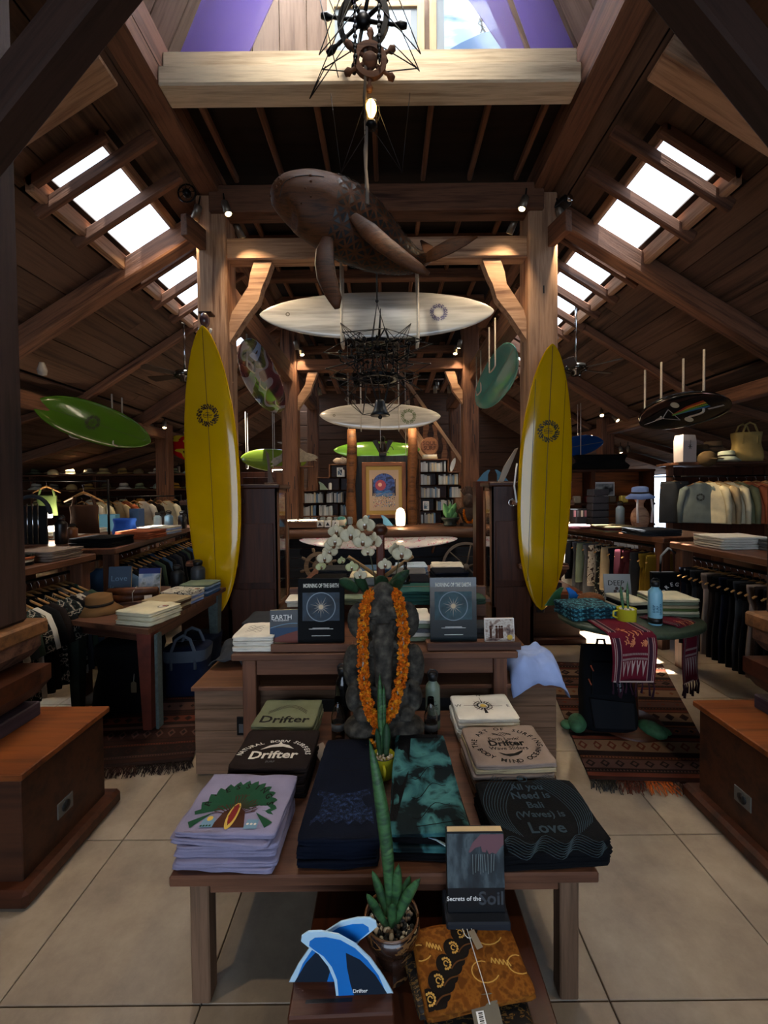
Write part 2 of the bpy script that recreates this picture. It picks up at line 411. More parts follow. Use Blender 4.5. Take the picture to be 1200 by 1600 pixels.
# rafters in the roof planes
for sg, ro in ((-1, rl), (1, rr)):
    def rp(x, dz=0): return ZR(x)-dz
    # main rafters at the posts
    for Y in (1.75, 4.45, 7.5, 10.2):
        beam('rafter', (sg*1.72, Y, rp(1.72, .12)), (sg*4.4, Y, rp(4.4, .12)), .16, .2, OLD, parent=ro)
        beam('rafter', (sg*4.2, Y, rp(4.2, .10)), (sg*7.6, Y, rp(7.6, .10)), .14, .16, OLD, parent=ro)
    # slender rafters, closer, crossing the slot
    y = 3.42
    while y < 9.6:
        if min(abs(y-4.45), abs(y-7.5)) > .2:
            beam('slender_rafter', (sg*1.8, y, rp(1.8, .10)), (sg*2.75, y, rp(2.75, .10)), .06, .10, OLD, parent=ro)
        y += .42
    beam('rafter', (sg*1.80, 2.8, rp(1.8, .12)), (sg*4.3, 2.8, rp(4.3, .12)), .2, .2, OLDL, parent=ro)
    for Y in (6.0, 9.0):
        beam('slender_rafter', (sg*2.7, Y, rp(2.7, .05)), (sg*4.3, Y, rp(4.3, .05)), .09, .10, OLD, parent=ro)
        beam('slender_rafter', (sg*4.3, Y, rp(4.3, .05)), (sg*7.5, Y, rp(7.5, .05)), .09, .10, OLD, parent=ro)
    beam('slot_edge', (sg*2.66, 3.25, rp(2.66, .02)), (sg*2.66, 11, rp(2.66, .02)), .07, .16, OLDL, parent=ro)
    beam('slot_edge', (sg*2.14, 3.25, rp(2.14, -.02)), (sg*2.14, 11, rp(2.14, -.02)), .05, .10, OLDL, parent=ro)
    beam('slot_end', (sg*2.1, 3.28, rp(2.1, .0)), (sg*2.7, 3.28, rp(2.7, .0)), .06, .12, OLD, parent=ro)
    beam('purlin', (sg*4.3, -1, rp(4.3, .2)), (sg*4.3, 12.5, rp(4.3, .2)), .16, .18, OLD, parent=ro)
# long plates on the nave sides
nave = MB(); nave.box((-.07, -.6, 7.0), (4.4, 5.8, .05), PLKD, bev=0)
nave.box((-.07, 3.8, 7.0), (4.4, 3.0, .05), MC['frosted_skylight'], bev=0)
for sg_ in (-1, 1): nave.box((-.07+sg_*2.0, .5, 5.85), (.04, 9, 2.4), PLKD, bev=0)
nave.box((-.07, -3.4, 5.85), (4.2, .04, 2.4), PLKD, bev=0)
nave.box((-.07, 8, 4.86), (3.7, 8.6, .05), PLKD, bev=0)
nv = nave.obj('roof_nave', kind='structure')
beam('plate', (LX, -3, 4.62), (LX, 4.55, 4.62), .2, .4, OLD, parent=nv)
beam('plate', (RX, -3, 4.62), (RX, 4.55, 4.62), .2, .4, OLD, parent=nv)
beam('plate', (LX+.02, 4.5, 3.55), (LX+.02, 10.3, 3.55), .18, .30, OLD, parent=nv)
beam('plate', (RX-.02, 4.5, 3.55), (RX-.02, 10.3, 3.55), .18, .30, OLD, parent=nv)
beam('upper_plate', (LX-.1, 4.5, 4.4), (LX-.1, 10.3, 4.4), .16, .2, OLD, parent=nv)
beam('upper_plate', (RX+.1, 4.5, 4.4), (RX+.1, 10.3, 4.4), .16, .2, OLD, parent=nv)
# cross beams
c1 = beam('cross_beam', (-1.6, 3.2, 4.48), (1.42, 3.2, 4.48), .2, .14, wood('painted_light_beam', '#917a62', '#d6c2a4', .75, .8, .05, .9), parent=nv)  # paler copy of the beam timber: bright light on both beams put into the colour
beam('cross_beam', (-1.6, 3.26, 4.655), (1.42, 3.26, 4.655), .18, .125, MC['painted_light_beam'], parent=nv)
beam('cross_beam', (LX, 4.30, 4.36), (RX, 4.30, 4.36), .2, .26, OLD, parent=nv)
beam('tie_beam', (LX, 4.36, 3.92), (RX, 4.36, 3.92), .16, .21, OLDL, parent=nv)
beam('tie_beam', (LX, 7.5, 3.70), (RX, 7.5, 3.70), .18, .20, OLD, parent=nv)
for Y, z in ((5.2, 4.5), (6.0, 4.5), (6.8, 4.5), (7.7, 4.5), (8.8, 4.4)):
    beam('cross_beam', (LX, Y, z), (RX, Y, z), .12, .14, OLD, parent=nv)
# loft floor over the nave: dark boards on joists
lf = MB(); lf.box((-.07, 3.85, 4.66), (3.1, 1.2, .03), PLKD, bev=0); lfo = lf.obj('ceiling_loft', kind='structure')
for k in range(7):
    x = -1.45+.46*k; beam('joist', (x, 3.25, 4.60), (x, 4.3, 4.60), .045, .07, OLD, parent=lfo)
for k in range(8):
    q = MB(); q.box((-.07, 5+k*.9, 4.62), (3.4, .86, .03), PLKD); q.obj('board', lfo)
for k in range(7):
    x = -1.45+.46*k; beam('joist', (x, 4.5, 4.57), (x, 9.2, 4.57), .05, .07, OLD, parent=lfo)
# loft gable: side plank slopes and rear wall
for sg, X0 in ((-1, LX), (1, RX)):
    for k in range(12):
        q = MB(); q.box((0, 0, 0), (.03, .245, 2.5), wood('loft_plank', '#4d3c31', '#745f4f', .8, .6, .1, .3))
        q.obj('plank', nv, (X0+sg*.02-sg*.42, 3.45-.25*k+.55, 5.75), (0, -sg*.42, 0))
lw = MB(); lw.box((-.07, 4.45, 5.85), (3.9, .05, 2.4), OLDL); lwo = lw.obj('wall_loft', kind='structure')
for k in range(13):
    q = MB(); q.box((-1.72+.275*k, 4.41, 5.7), (.268, .03, 2.05), MC['loft_plank']); q.obj('plank', lwo)
# rear hip skylight slats
hs = MB(); hs.box((-.07, 12.4, 4.6), (3.6, .3, .3), OLD)
hso = hs.obj('roof_rear', kind='structure')
for k in range(9):
    q = MB(); q.box((-1.75+.42*k, 10.6, 4.45), (.12, 3.4, .1), OLD, rotx(-.05)); q.obj('batten', hso)
for Y, w in ((9.35, .35), (10.35, .25), (11.4, .35), (12.1, .5)):
    q = MB(); q.box((-.07, Y, 4.55), (3.6, w, .05), PLKD); q.obj('board', hso)
# posts and their pedestals
def post(X, Y, wz, ztop, size, label, ped=True, px=.6, py=.6, zp=.46, z0=0, mat=OLD):
    t = thing('timber_post', label, 'post', (X, Y, 0))
    zb = 0.93 if ped else z0
    q = MB(); h = ztop-zb; q.box((0, 0, zb+h/2), (size, size, h), mat, bev=.015)
    for k in range(5):
        zz = R.uniform(zb+.2, ztop-.3); s1 = R.choice((-1, 1)); q.box((R.uniform(-.3, .3)*size, -size/2, zz), (.012, .004, R.uniform(.05, .3)), BLK, bev=0)
    q.obj('shaft', t)
    if ped:
        q = MB(); q.box((0, 0, zp/2), (px, py, zp-.03), PED, bev=.003); q.obj('pedestal', t)
        q = MB(); q.box((0, 0, zp), (px+.04, py+.04, .028), wood('pedestal_top', '#4a2410', '#7e431d', .4, .7, .05, .2), bev=.004); q.obj('pedestal_top', t)
        q = MB(); q.box((0, 0, .035), (px+.10, py+.10, .07), DKW, bev=.02); q.obj('skirting', t)
        q = MB()
        for sx in (-1, 1): q.box((sx*.085, 0, zp+.045), (.165, .36, .065), wood('footing_wood', '#241a20', '#3c2e35', .6), bev=.006)
        q.obj('footing_block', t)
        w = size+.06; prof = [(-.30, .18), (-.30, .11), (-.22, .04), (-.14, 0), (.14, 0), (.22, .04), (.30, .11), (.30, .18)]
        q = MB(); k_ = size/.3; q.prism([(x*k_*.78, z) for x, z in prof[::-1]], size+.04, DKW, rotx(pi/2), (0, 0, zp+.08), bev=.03); q.obj('carved_corbel', t)
        q = MB(); q.prism([(x*k_*.6, z*.7) for x, z in prof[::-1]], size+.06, OLD, rotx(pi/2), (0, 0, zp+.26), bev=.03); q.obj('carved_corbel', t)
        q = MB(); q.box((0, 0, zp+.425), (size+.10, size+.10, .07), wood('block_wood', '#5a3a22', '#8f6038', .5), bev=.01); q.obj('cap_block', t)
    return t
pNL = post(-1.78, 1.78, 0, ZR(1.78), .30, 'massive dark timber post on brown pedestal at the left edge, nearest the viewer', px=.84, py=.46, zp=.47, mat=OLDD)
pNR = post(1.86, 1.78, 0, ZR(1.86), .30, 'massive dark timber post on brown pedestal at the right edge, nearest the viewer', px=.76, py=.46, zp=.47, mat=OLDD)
for p_, sg in ((pNL, 1), (pNR, -1)):
    fx = .42 if sg > 0 else -.38
    q = MB(); q.box((fx, -.02, .20), (.008, .085, .065), plain('socket_plate', '#57544e', .5)); o = q.obj('socket', p_)
    q = MB(); q.lathe([(0, 0), (.022, 0), (.022, .004), (0, .004)], BLK, (fx+.003*sg, -.02, .20), 16, roty(sg*pi/2)); q.obj('socket_hole', o)
post(LX, 4.38, 0, 4.42, .29, 'timber post behind the yellow surfboard on the left side of the nave', px=.62, py=.5, zp=.50, mat=OLDL)
post(RX, 4.38, 0, 4.42, .29, 'timber post behind the yellow surfboard on the right side of the nave', px=.62, py=.5, zp=.50, mat=OLDL)
post(-1.66, 7.5, 0, 4.4, .27, 'timber post rising behind the left glass display cabinet', ped=False)
post(1.47, 7.5, 0, 4.4, .27, 'timber post rising beside the carved statue and staircase', ped=False)
post(-1.70, 10, 0, 4.4, .24, 'far timber post lit warm, left of the shelves', ped=False)
post(1.60, 10, 0, 4.4, .24, 'far timber post behind the staircase', ped=False)
post(-4.3, 8.3, 0, ZR(4.3), .24, 'slim timber post in the left aisle beside the hat shelves', ped=False)
post(4.25, 8.3, 0, ZR(4.25), .24, 'slim timber post in the right aisle with a bright spotlight', ped=False)
# curved brackets, wedges, diagonal braces
def sbend(t_): return None
for sg, X in ((1, LX), (-1, RX)):
    for Y, zt, sc in ((4.36, 3.80, 1.0), (7.5, 3.58, .9)):
        pts = []
        N = 10
        up = [(.14, -.62), (.17, -.50), (.26, -.36), (.34, -.24), (.36, -.12), (.40, 0)]
        lo = [(.58, 0), (.52, -.16), (.48, -.24), (.44, -.38), (.30, -.56), (.18, -.74), (.14, -.80)]
        pts = [(sg*x*sc, z*sc) for x, z in up+lo]
        if sg > 0: pts = pts[::-1]
        q = MB(); q.prism(pts, .11, OLDL, rotx(pi/2), (0, 0, 0)); q.obj('curved_bracket', nv, (X, Y, zt))
    # wedge sticking out of the post
    q = MB(); q.box((0, 0, 0), (.07, .34, .2), OLD, bev=.006); q.obj('wedge', nv, (X-sg*.10, 4.15, 3.98), (0, 0, -sg*.25))
# big near braces crossing the upper corners
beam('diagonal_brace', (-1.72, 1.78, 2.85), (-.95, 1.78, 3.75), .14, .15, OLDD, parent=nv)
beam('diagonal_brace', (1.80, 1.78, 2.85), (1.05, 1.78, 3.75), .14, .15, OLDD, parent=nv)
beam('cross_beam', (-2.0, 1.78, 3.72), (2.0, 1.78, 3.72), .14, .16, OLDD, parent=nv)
# ================================================================ FOLDED CLOTHES
def nz(x, y, z=0, s=1): return mn.noise(Vector((x*s, y*s, z*s)))
class Folded:
    def __init__(s, w, d, t, mat, seed=0, amp=.004, taper=1.0, sag=.0, two=True):
        s.w, s.d, s.t, s.seed, s.amp, s.tp, s.sag = w, d, t, seed, amp, taper, sag
        mb = MB(); r = min(w, d)*.045; N = 56; per = []
        L = 2*(w+d)
        for k in range(N):
            q = L*k/N
            if q < w: x, y = -w/2+q, -d/2
            elif q < w+d: x, y = w/2, -d/2+q-w
            elif q < 2*w+d: x, y = w/2-(q-w-d), d/2
            else: x, y = -w/2, d/2-(q-2*w-d)
            ix, iy = max(-w/2+r, min(w/2-r, x)), max(-d/2+r, min(d/2-r, y)); v = Vector((x-ix, y-iy))
            if v.length > 1e-6 and abs(v.x) > 1e-6 and abs(v.y) > 1e-6: v = v.normalized()*r; x, y = ix+v.x, iy+v.y
            per.append((x, y))
        rings = []
        lv = [(.955, 0), (1, .16), (1.0, .34), (.972, .48), (1.004, .62), (1.0, .84), (.955, 1)] if two else [(.96, 0), (1, .3), (1, .7), (.96, 1)]
        for i, (k, z) in enumerate(lv):
            ring = []
            for (x, y) in per:
                wob = 1 + nz(x*9, y*9, i*.5+seed)*.03 + nz(x*22, y*22, i*2.3+seed)*.012
                X, Y = x*k*wob, y*k*wob
                zz = z*t + (nz(X, Y, seed+i*.3, 14)*t*.3 if 0 < z < 1 else 0)
                if z == 1: zz = s.top(X, Y)-t*.10
                ring.append(s.tpx(X, Y, zz))
            rings.append(ring)
        for k in (.90, .78, .62, .45, .28, .12):
            rings.append([s.tpx(x*k, y*k, s.top(x*k, y*k)) for x, y in per])
        mb.loft(rings, mat); s.mb = mb
    def tpx(s, x, y, z):
        k = 1 + (s.tp-1)*(y/s.d+.5); return Vector((x*k, y, z))
    def top(s, x, y):
        e = 1-max(abs(x)/(s.w/2), abs(y)/(s.d/2))
        return s.t*(1 - .06*max(0, 1-e*6)) + nz(x, y, s.seed, 6)*s.amp*1.3 + nz(x, y, s.seed+5, 15)*s.amp*.45 - s.sag*(abs(y/s.d)*2)**2*.5
    def fn(s, off=.0014):
        return lambda x, y: s.tpx(x, y, s.top(x, y)+off)
FOLDS = {}
def fold_obj(key, w, d, t, mat, seed, **k):
    kk = (key, w, d, t, seed)
    if kk not in FOLDS: FOLDS[kk] = Folded(w, d, t, mat, seed, **k)
    return FOLDS[kk]
DS = [1.0]
def stack(n, X, Y, z, w, d, t, mats, labelf, group, cat='shirt', name='folded_shirt', rot=0, jit=.006, deco=None, seeds=(1, 2, 3), topk=None, ds=1.0, jrot=.03, **fk):
    """n garments lying on one another; labelf(i) words each one"""
    protos = {}; out = []
    for i in range(n):
        top = (i == n-1); m = mats[i % len(mats)] if isinstance(mats, (list, tuple)) else mats
        a = rot+R.uniform(-jrot, jrot); loc = (X+R.uniform(-jit, jit), Y+R.uniform(-jit, jit), z+i*t*1.0)
        if top and deco:
            F = Folded(w, d, t, m, R.random()*50, **fk); o = F.mb.obj(name, None, loc, (0, 0, rot))
            dm = MB(); _f = F.fn(); deco(dm, lambda x, y: _f(x*ds, y*ds))
            if dm.v:
                pr_ = dm.obj('print', o)
                if deco.__name__ == 'd_navy': pr_['kind'] = 'stuff'
        else:
            sd = R.choice(seeds); key = (m.name, sd)
            if key not in protos:
                F = fold_obj(m.name+name, w, d, t, m, sd, **dict(fk, amp=.0008)); protos[key] = F.mb.obj(name, None, loc, (0, 0, a)); o = protos[key]
            else: o = inst(protos[key], loc, (0, 0, a))
        o['label'] = labelf(i, n); o['category'] = cat; o['group'] = group
        out.append(o)
    return out
def TB(word, place):
    def f(i, n):
        if n == 1: return word+' '+place
        return f"{word}, {TORD[n-1-i].replace(' from the top', ' from top') if n-1-i < 10 else ORD[i]}, {place}"
    return f
# ---- prints
INKB = plain('ink_black', '#15120f', .8); INKW = plain('ink_white', '#d8d2c4', .8); INKG = plain('ink_green', '#1d4a32', .8)
INKR = plain('ink_red', '#7a2424', .8); INKY = plain('ink_yellow', '#c9a94e', .8); INKC = plain('ink_blue', '#6e8fa6', .8); INKT = plain('ink_teal', '#293b45', .8)
INKN = plain('ink_brown', '#46281c', .8)
def d_green(mb, f):
    text(mb, 'Drifter', .062, INKB, lambda x, y: f(x, y-.055), bold=.02)
    for k in range(3): line(mb, [(-.07+.01*j, .0+.045*math.sin(pi*j/14)-k*.008) for j in range(15)], .0018, INKB, f)
def d_brown(mb, f):
    arc_text(mb, 'NATURAL BORN SURFERS', .026, INKW, f, .115, pi*.97, pi*.03, .02, cy=-.045, ey=.72)
    text(mb, 'Drifter', .058, INKW, lambda x, y: f(x, y-.045), bold=.025)
    text(mb, 'SURF', .014, plain('ink_grey', '#555a60'), lambda x, y: f(x, y-.082))
    dol = [(-.055, -.012), (-.03, .012), (0, .022), (.006, .036), (.014, .022), (.04, .010), (.062, -.012), (.05, -.008), (.02, .004), (-.02, .002), (-.04, -.006)]
    shape(mb, dol, INKW, f)
def d_blessings(mb, f):
    pts = []
    for k in range(40):
        a = pi*1.0 - (pi*1.0)*k/39; r = .108+.008*math.sin(k*2.1); pts.append((r*math.cos(a), -.055+1.2*r*math.sin(a)))
    pts += [(.108, -.085), (.085, -.09), (.075, -.06), (.02, -.04), (-.02, -.04), (-.08, -.06), (-.09, -.09), (-.11, -.085)]
    for k in range(0, 40-1): shape(mb, [(0, -.03), pts[k], pts[k+1]], INKG, f)
    for sgn in (-1, 1): shape(mb, [(sgn*.115, -.08), (sgn*.06, -.05), (sgn*.10, -.10)], INKG, f)
    f2 = lambda x, y: f(x, y)+Vector((0, 0, .0006)); f3 = lambda x, y: f(x, y)+Vector((0, 0, .0012)); f4 = lambda x, y: f(x, y)+Vector((0, 0, .0018))
    arc_text(mb, 'BLESSINGS', .026, INKB, f2, .092, pi*.9, pi*.1, .02, cy=-.05, ey=1.15)
    for k in range(17):
        a = pi*.04+pi*.92*k/16; line(mb, [(.02*math.cos(a), -.06+.03*math.sin(a)), (.058*math.cos(a), -.055+.075*math.sin(a))], .003, INKN, f2)
        line(mb, [(.045*math.cos(a), -.055+.055*math.sin(a)), (.062*math.cos(a+.1), -.055+.078*math.sin(a+.1))], .002, INKN, f2)
    shape(mb, [(-.045, -.10), (.045, -.10), (.03, -.05), (.0, -.02), (-.03, -.05)], INKN, f2)
    disc(mb, .0, -.06, .014, INKY, f3, ry=.047); disc(mb, .0, -.055, .009, INKR, f4, ry=.036)
    shape(mb, [(-.075, -.10), (-.04, -.10), (-.04, -.075), (-.057, -.06), (-.075, -.075)], INKC, f3)
    disc(mb, -.057, -.072, .008, INKY, f4); shape(mb, [(.045, -.105), (.08, -.105), (.078, -.075), (.047, -.075)], INKC, f3)
    for k in range(3): disc(mb, .052+.01*k, -.09, .0035, INKW, f4)
    for k in range(4): disc(mb, -.072+.008*k, -.095, .003, INKG, f4)
def d_compass(mb, f):
    for k in range(16):
        a = 2*pi*k/16; r = .058 if k % 4 == 0 else (.05 if k % 2 == 0 else .042)
        shape(mb, [(.02*math.cos(a-.16), .02*math.sin(a-.16)), (r*math.cos(a), r*math.sin(a)), (.02*math.cos(a+.16), .02*math.sin(a+.16))], INKB, f)
    ringd(mb, 0, 0, .019, .024, INKB, f); ringd(mb, 0, 0, .034, .037, INKN, f)
    disc(mb, 0, 0, .012, INKY, f); ringd(mb, 0, 0, .012, .015, INKN, f, a0=pi*1.1, a1=pi*1.9)
    for a, s_ in ((pi/2, 'N'), (pi, 'W'), (0, 'E')):
        text(mb, s_, .026, INKB, lambda x, y: f(x+.10*math.cos(a), y+.085*math.sin(a)))
        line(mb, [(.05*math.cos(a), .05*math.sin(a)), (.078*math.cos(a), .07*math.sin(a))], .002, INKB, f)
    shape(mb, [(-.007, -.06), (.007, -.06), (.003, -.02), (-.003, -.02)], INKB, f)
def d_art(mb, f):
    arc_text(mb, 'THE ART OF SURFING', .028, INKB, f, .115, pi*1.02, -.02*pi, .02, cy=-.01, ey=.85)
    arc_text(mb, 'BODY MIND OCEAN', .027, INKB, f, .112, pi*1.12, pi*1.88, .02, cy=-.0, ey=.9, inward=True)
    text(mb, "Earth Lovin'", .024, INKB, lambda x, y: f(x, y+.028), .01)
    text(mb, 'Drifter', .046, INKB, lambda x, y: f(x, y), .035)
    text(mb, 'Wave Sliders', .026, INKB, lambda x, y: f(x, y-.030), .01)
    shape(mb, [(-.045, -.052), (-.02, -.062), (.01, -.06), (.03, -.05), (.045, -.042), (.04, -.054), (.02, -.07), (-.01, -.076), (-.03, -.068)], INKB, f)
    for k in range(4): line(mb, [(-.035+.007*j, .052+.008*math.sin(j*.9+k)+k*.003) for j in range(11)], .0015, INKB, f)
def d_love(mb, f):
    for s_, z_, h in (('All you', .075, .030), ('Need is', .045, .032), ('Bali', .012, .030), ('(Waves) is', -.020, .028), ('Love', -.062, .044)):
        text(mb, s_, h, INKT, lambda x, y: f(x, y+z_), .02)
    ringd(mb, 0, .108, .011, .014, INKT, f); disc(mb, -.003, .108, .006, INKT, f)
    for sg in (-1, 1):
        for k in range(9):
            line(mb, [(sg*(.025+k*.006+.055*math.sin(j/12*pi*.9)), .095-.018*j+.004*k) for j in range(11)], .0016, INKT, f)
    for k in range(7):
        line(mb, [(-.11+.011*j, -.095-.006*k+.012*math.sin(j*.9+k*.35)) for j in range(21)], .0014, INKT, f)
C = {k: cloth('cloth_'+k, v) for k, v in dict(lilac='#8a849c', choc='#221a18', olive='#6f7358', white='#d9d4c6', taupe='#8b7a6e', blackc='#0d0e11', navy='#0b111f', cream='#d8cfae',
    green='#35463a', teal='#2d5a58', denim='#3c5878', ltblue='#8fa3cf', grey='#5d5f63', dgrey='#2f3237', sand='#b39f7c', maroon='#4a2029', rust='#a85e3e', sage='#7d8a72', mustard='#7a6420', brown='#5a4030',
    pink='#c9a7b0', peach='#d9a077', khaki='#6b6047', slate='#3f4d5c', skyb='#9fb6cf', moss='#5b6b3c').items()}
# ================================================================ FRONT TABLE AND WHAT LIES ON IT
def table(name, label, x0, x1, y0, y1, z, legs, mat=TBL, tt=.032, lw_=.055, apron=.055, inset=.05, legmat=None, group=None, boards=0):
    t = thing(name, label, 'table', ((x0+x1)/2, (y0+y1)/2, 0), group=group); W2, D2 = (x1-x0)/2, (y1-y0)/2
    if boards:
        q = MB(); q.box((0, 0, z-tt+.004), (W2*2-.02, D2*2-.02, .008), mat); tp = q.obj('top', t)
        for k in range(boards):
            q = MB(); q.box((-W2+(k+.5)*2*W2/boards, 0, z-tt/2), (2*W2/boards-.003, D2*2, tt), mat); q.obj('plank', tp)
    else:
        q = MB(); q.box((0, 0, z-tt/2), (W2*2, D2*2, tt), mat, bev=.005); q.obj('top', t)
    for sx in (-1, 1):
        for sy in (-1, 1):
            q = MB(); q.box((sx*(W2-inset-lw_/2), sy*(D2-.02-lw_/2), (z-tt)/2), (lw_, lw_, z-tt), legmat or mat, bev=.004); q.obj('leg', t)
    for sy in (-1, 1):
        q = MB(); q.box((0, sy*(D2-.03-.0125), z-tt-apron/2), (2*(W2-inset-lw_), .025, apron), mat, bev=.003); q.obj('apron', t)
    for sx in (-1, 1):
        q = MB(); q.box((sx*(W2-inset-lw_/2), 0, z-tt-apron/2), (.025, 2*(D2-.02-lw_), apron), mat, bev=.003); q.obj('apron', t)
    return t
FT = table('low_table', 'low dark wooden display table nearest the viewer, piled with folded clothes', -.637, .600, 1.20, 2.12, .40, 4, legmat=GRYW, apron=.045)
ZT = .402
stack(6, -.475, 1.345, ZT, .30, .26, .0195, C['lilac'], TB('lilac grey shirt', 'at the front left table corner'), 'lilac shirts at the front left corner', deco=d_blessings, ds=1.12, rot=-.05, jit=.012, jrot=.09, amp=.006)
stack(6, -.44, 1.63, ZT, .29, .25, .0185, C['choc'], TB('dark brown shirt', 'behind the lilac ones'), 'dark brown shirts', deco=d_brown, ds=1.12, rot=-.03)
stack(5, -.455, 1.925, ZT, .27, .235, .0195, C['olive'], TB('olive green shirt', 'at the back left of the low table'), 'olive shirts', deco=d_green, ds=1.25, rot=-.03)
stack(5, .435, 1.945, ZT, .27, .22, .021, C['white'], TB('cream shirt', 'under the compass print'), 'cream compass shirts', deco=d_compass, ds=1.15, rot=.03)
stack(6, .45, 1.635, ZT, .30, .25, .019, [C['brown'], C['taupe'], C['brown'], C['taupe'], C['sand'], C['taupe']], TB('taupe or brown shirt', 'behind the black Love shirts'), 'taupe surf shirts', deco=d_art, ds=1.08, rot=.04)
stack(4, .475, 1.345, ZT, .34, .27, .019, C['blackc'], TB('black shirt', 'at the front right table corner'), 'black Love shirts', deco=d_love, ds=1.3, rot=.03)
NAVYP = pattern('indigo_pattern', [(0, '#0b1220'), (.47, '#172440'), (.53, '#0b1220'), (.58, '#243656')], (80, 80, 80), 'noise', 3)
def d_navy(mb, f):
    shape(mb, [(-.095+.19*i/12, -.05-.02*math.sin(pi*i/12)) for i in range(13)]+[(.105-.02*i, -.2+.02*(i % 2)) for i in range(11)], NAVYP, f)
    for k in range(2): line(mb, [(-.07+.014*j, .13-.07*k-.012*math.sin(pi*j/10)) for j in range(11)], .004, C['blackc'], f)
TIED = pattern('teal_tie_dye', [(0, '#080c0e'), (.44, '#0e1a1d'), (.5, '#2c5a5c'), (.6, '#447877'), (.68, '#102427')], (9, 9, 9), 'noise', 8, distort=.5, interp='LINEAR')
def d_teal(mb, f):
    shape(mb, [(-.105, .24), (-.045, .24), (-.06, .0), (-.10, -.21), (-.12, -.21)], C['blackc'], f)
    shape(mb, [(-.10, .25), (.09, .25), (.09, .222), (-.10, .222)], C['blackc'], f)
    for k in range(3): line(mb, [(-.05+.016*j, -.02-.09*k+.010*j-.02*math.sin(j)) for j in range(9)], .003, C['blackc'], f)
    line(mb, [(-.04, -.235), (.11, -.21)], .003, C['blackc'], f)
stack(4, -.155, 1.47, ZT, .245, .50, .023, C['navy'], TB('navy blue embroidered trousers', 'in the middle of the low table'), 'navy trousers on the low table', 'trousers', 'folded_trousers', deco=d_navy, taper=.76, rot=.02, amp=.006)
stack(4, .125, 1.49, ZT, .245, .50, .024, [C['blackc'], TIED], TB('teal and black tie-dye shorts', 'right of the navy trousers'), 'tie-dye shorts', 'shorts', 'folded_shorts', deco=d_teal, taper=.8, rot=-.02, amp=.007)
q = MB(); q.grid(lambda u, v: (.09+u*.09, 1.262-.06*u+v*.05, .462+.012*math.sin(pi*u)-.02*v), 4, 2, plain('swing_card', '#9fc3d6', .5), thick=.001); q.obj('price_card', label='pale blue paper card tucked into the tie-dye shorts', cat='card')
q = MB(); q.box((-.275, 1.72, .44), (.05, .07, .001), plain('tag_paper', '#a08c78', .8), rotz(.7) @ rotx(.5), 0); q.obj('price_tag', label='small paper tag hanging beside the dark brown shirts', cat='tag')
# ---- snake plants, mug, stone pot
LEAFM = pattern('snake_leaf', [(.3, '#1c3320'), (.45, '#3f6a3c'), (.6, '#23422a'), (.75, '#5b8450')], (9, 9, 46), 'noise', 3, .45, 'LINEAR')
LEAFD = pattern('snake_leaf_dark', [(.3, '#101e14'), (.5, '#25452a'), (.7, '#16301d')], (9, 9, 46), 'noise', 3, .45, 'LINEAR')
def leaf(mb, base, tip, w, mat, bend=(0, 0, 0), n=10, cup=.25, facing=Vector((0, -1, 0)), point=.9):
    base, tip, bend = Vector(base), Vector(tip), Vector(bend)
    def P(t): return base.lerp(tip, t) + bend*math.sin(pi*t)
    def fn(u, v):
        p = P(v); d = (P(min(1, v+.02))-P(max(0, v-.02))).normalized(); s_ = d.cross(facing).normalized(); nn = s_.cross(d)
        ww = w*(.62+.5*math.sin(min(1, v*1.3)*pi*.62))*(1-max(0, (v-.55)/.45)**2)**.7 if v < 1 else .0006
        a = (u-.5)*2; return p + s_*a*ww/2 - nn*(abs(a)**2)*ww*cup
    mb.grid(fn, 4, n, mat, thick=.0022, g=lambda u, v: (u*.05, 0, v*(tip-base).length))
mug = thing('potted_snake_plant', 'small snake plant in a yellow enamel mug in front of the stone statue', 'plant', (-.022, 1.63, ZT))
YEL = plain('yellow_enamel', '#b9b32a', .25, coat=.4)
q = MB(); q.lathe([(0, 0), (.036, 0), (.041, .004), (.043, .08), (.0445, .083), (.042, .083), (.039, .06), (0, .06)], YEL, n=28); mo = q.obj('mug', mug)
q = MB(); q.tube([(.0, -.043, .066), (.004, -.062, .064), (.006, -.068, .045), (.004, -.060, .024), (0, -.043, .020)], .0055, YEL); q.obj('handle', mo)
q = MB(); q.tube([(.0445*math.cos(a), .0445*math.sin(a), .083) for a in [2*pi*k/28 for k in range(29)]], .0014, BLK, 5); q.obj('rim', mo)
PEB = plain('white_pebble', '#cfc6b4', .7, var=.25)
def pebbles(name, parent, c, r, n, s0, s1, mats, z):
    protos = [];
    for mt in mats:
        q = MB(); q.ball((0, 0, 0), (1, .8, .65), mt, 7, 5); protos.append(q)
    first = {}
    for k in range(n):
        a = R.random()*2*pi; rr = r*math.sqrt(R.random()); s_ = R.uniform(s0, s1); kk = R.randrange(len(mats))
        loc = (c[0]+rr*math.cos(a), c[1]+rr*math.sin(a), z+R.uniform(0, s0)); ro = (R.random(), R.random(), R.random()*6)
        if kk not in first: o = protos[kk].obj(name, parent, loc, ro); o.scale = (s_,)*3; first[kk] = o
        else: inst(first[kk], loc, ro, s_, parent)
pebbles('pebble', mug, (0, 0), .036, 70, .0042, .007, [PEB, plain('beige_pebble', '#a8977e', .7)], .071)
for b_, t_, w_ in (((-.010, .005, .07), (-.012, .03, .385), .022), ((.010, 0, .07), (.014, .01, .20), .030), ((-.004, .012, .07), (.004, .03, .34), .02), ((-.012, .0, .07), (-.026, -.01, .19), .02)):
    q = MB(); leaf(q, b_, t_, w_, LEAFM if t_[2] > .2 else LEAFD); q.obj('leaf', mug)
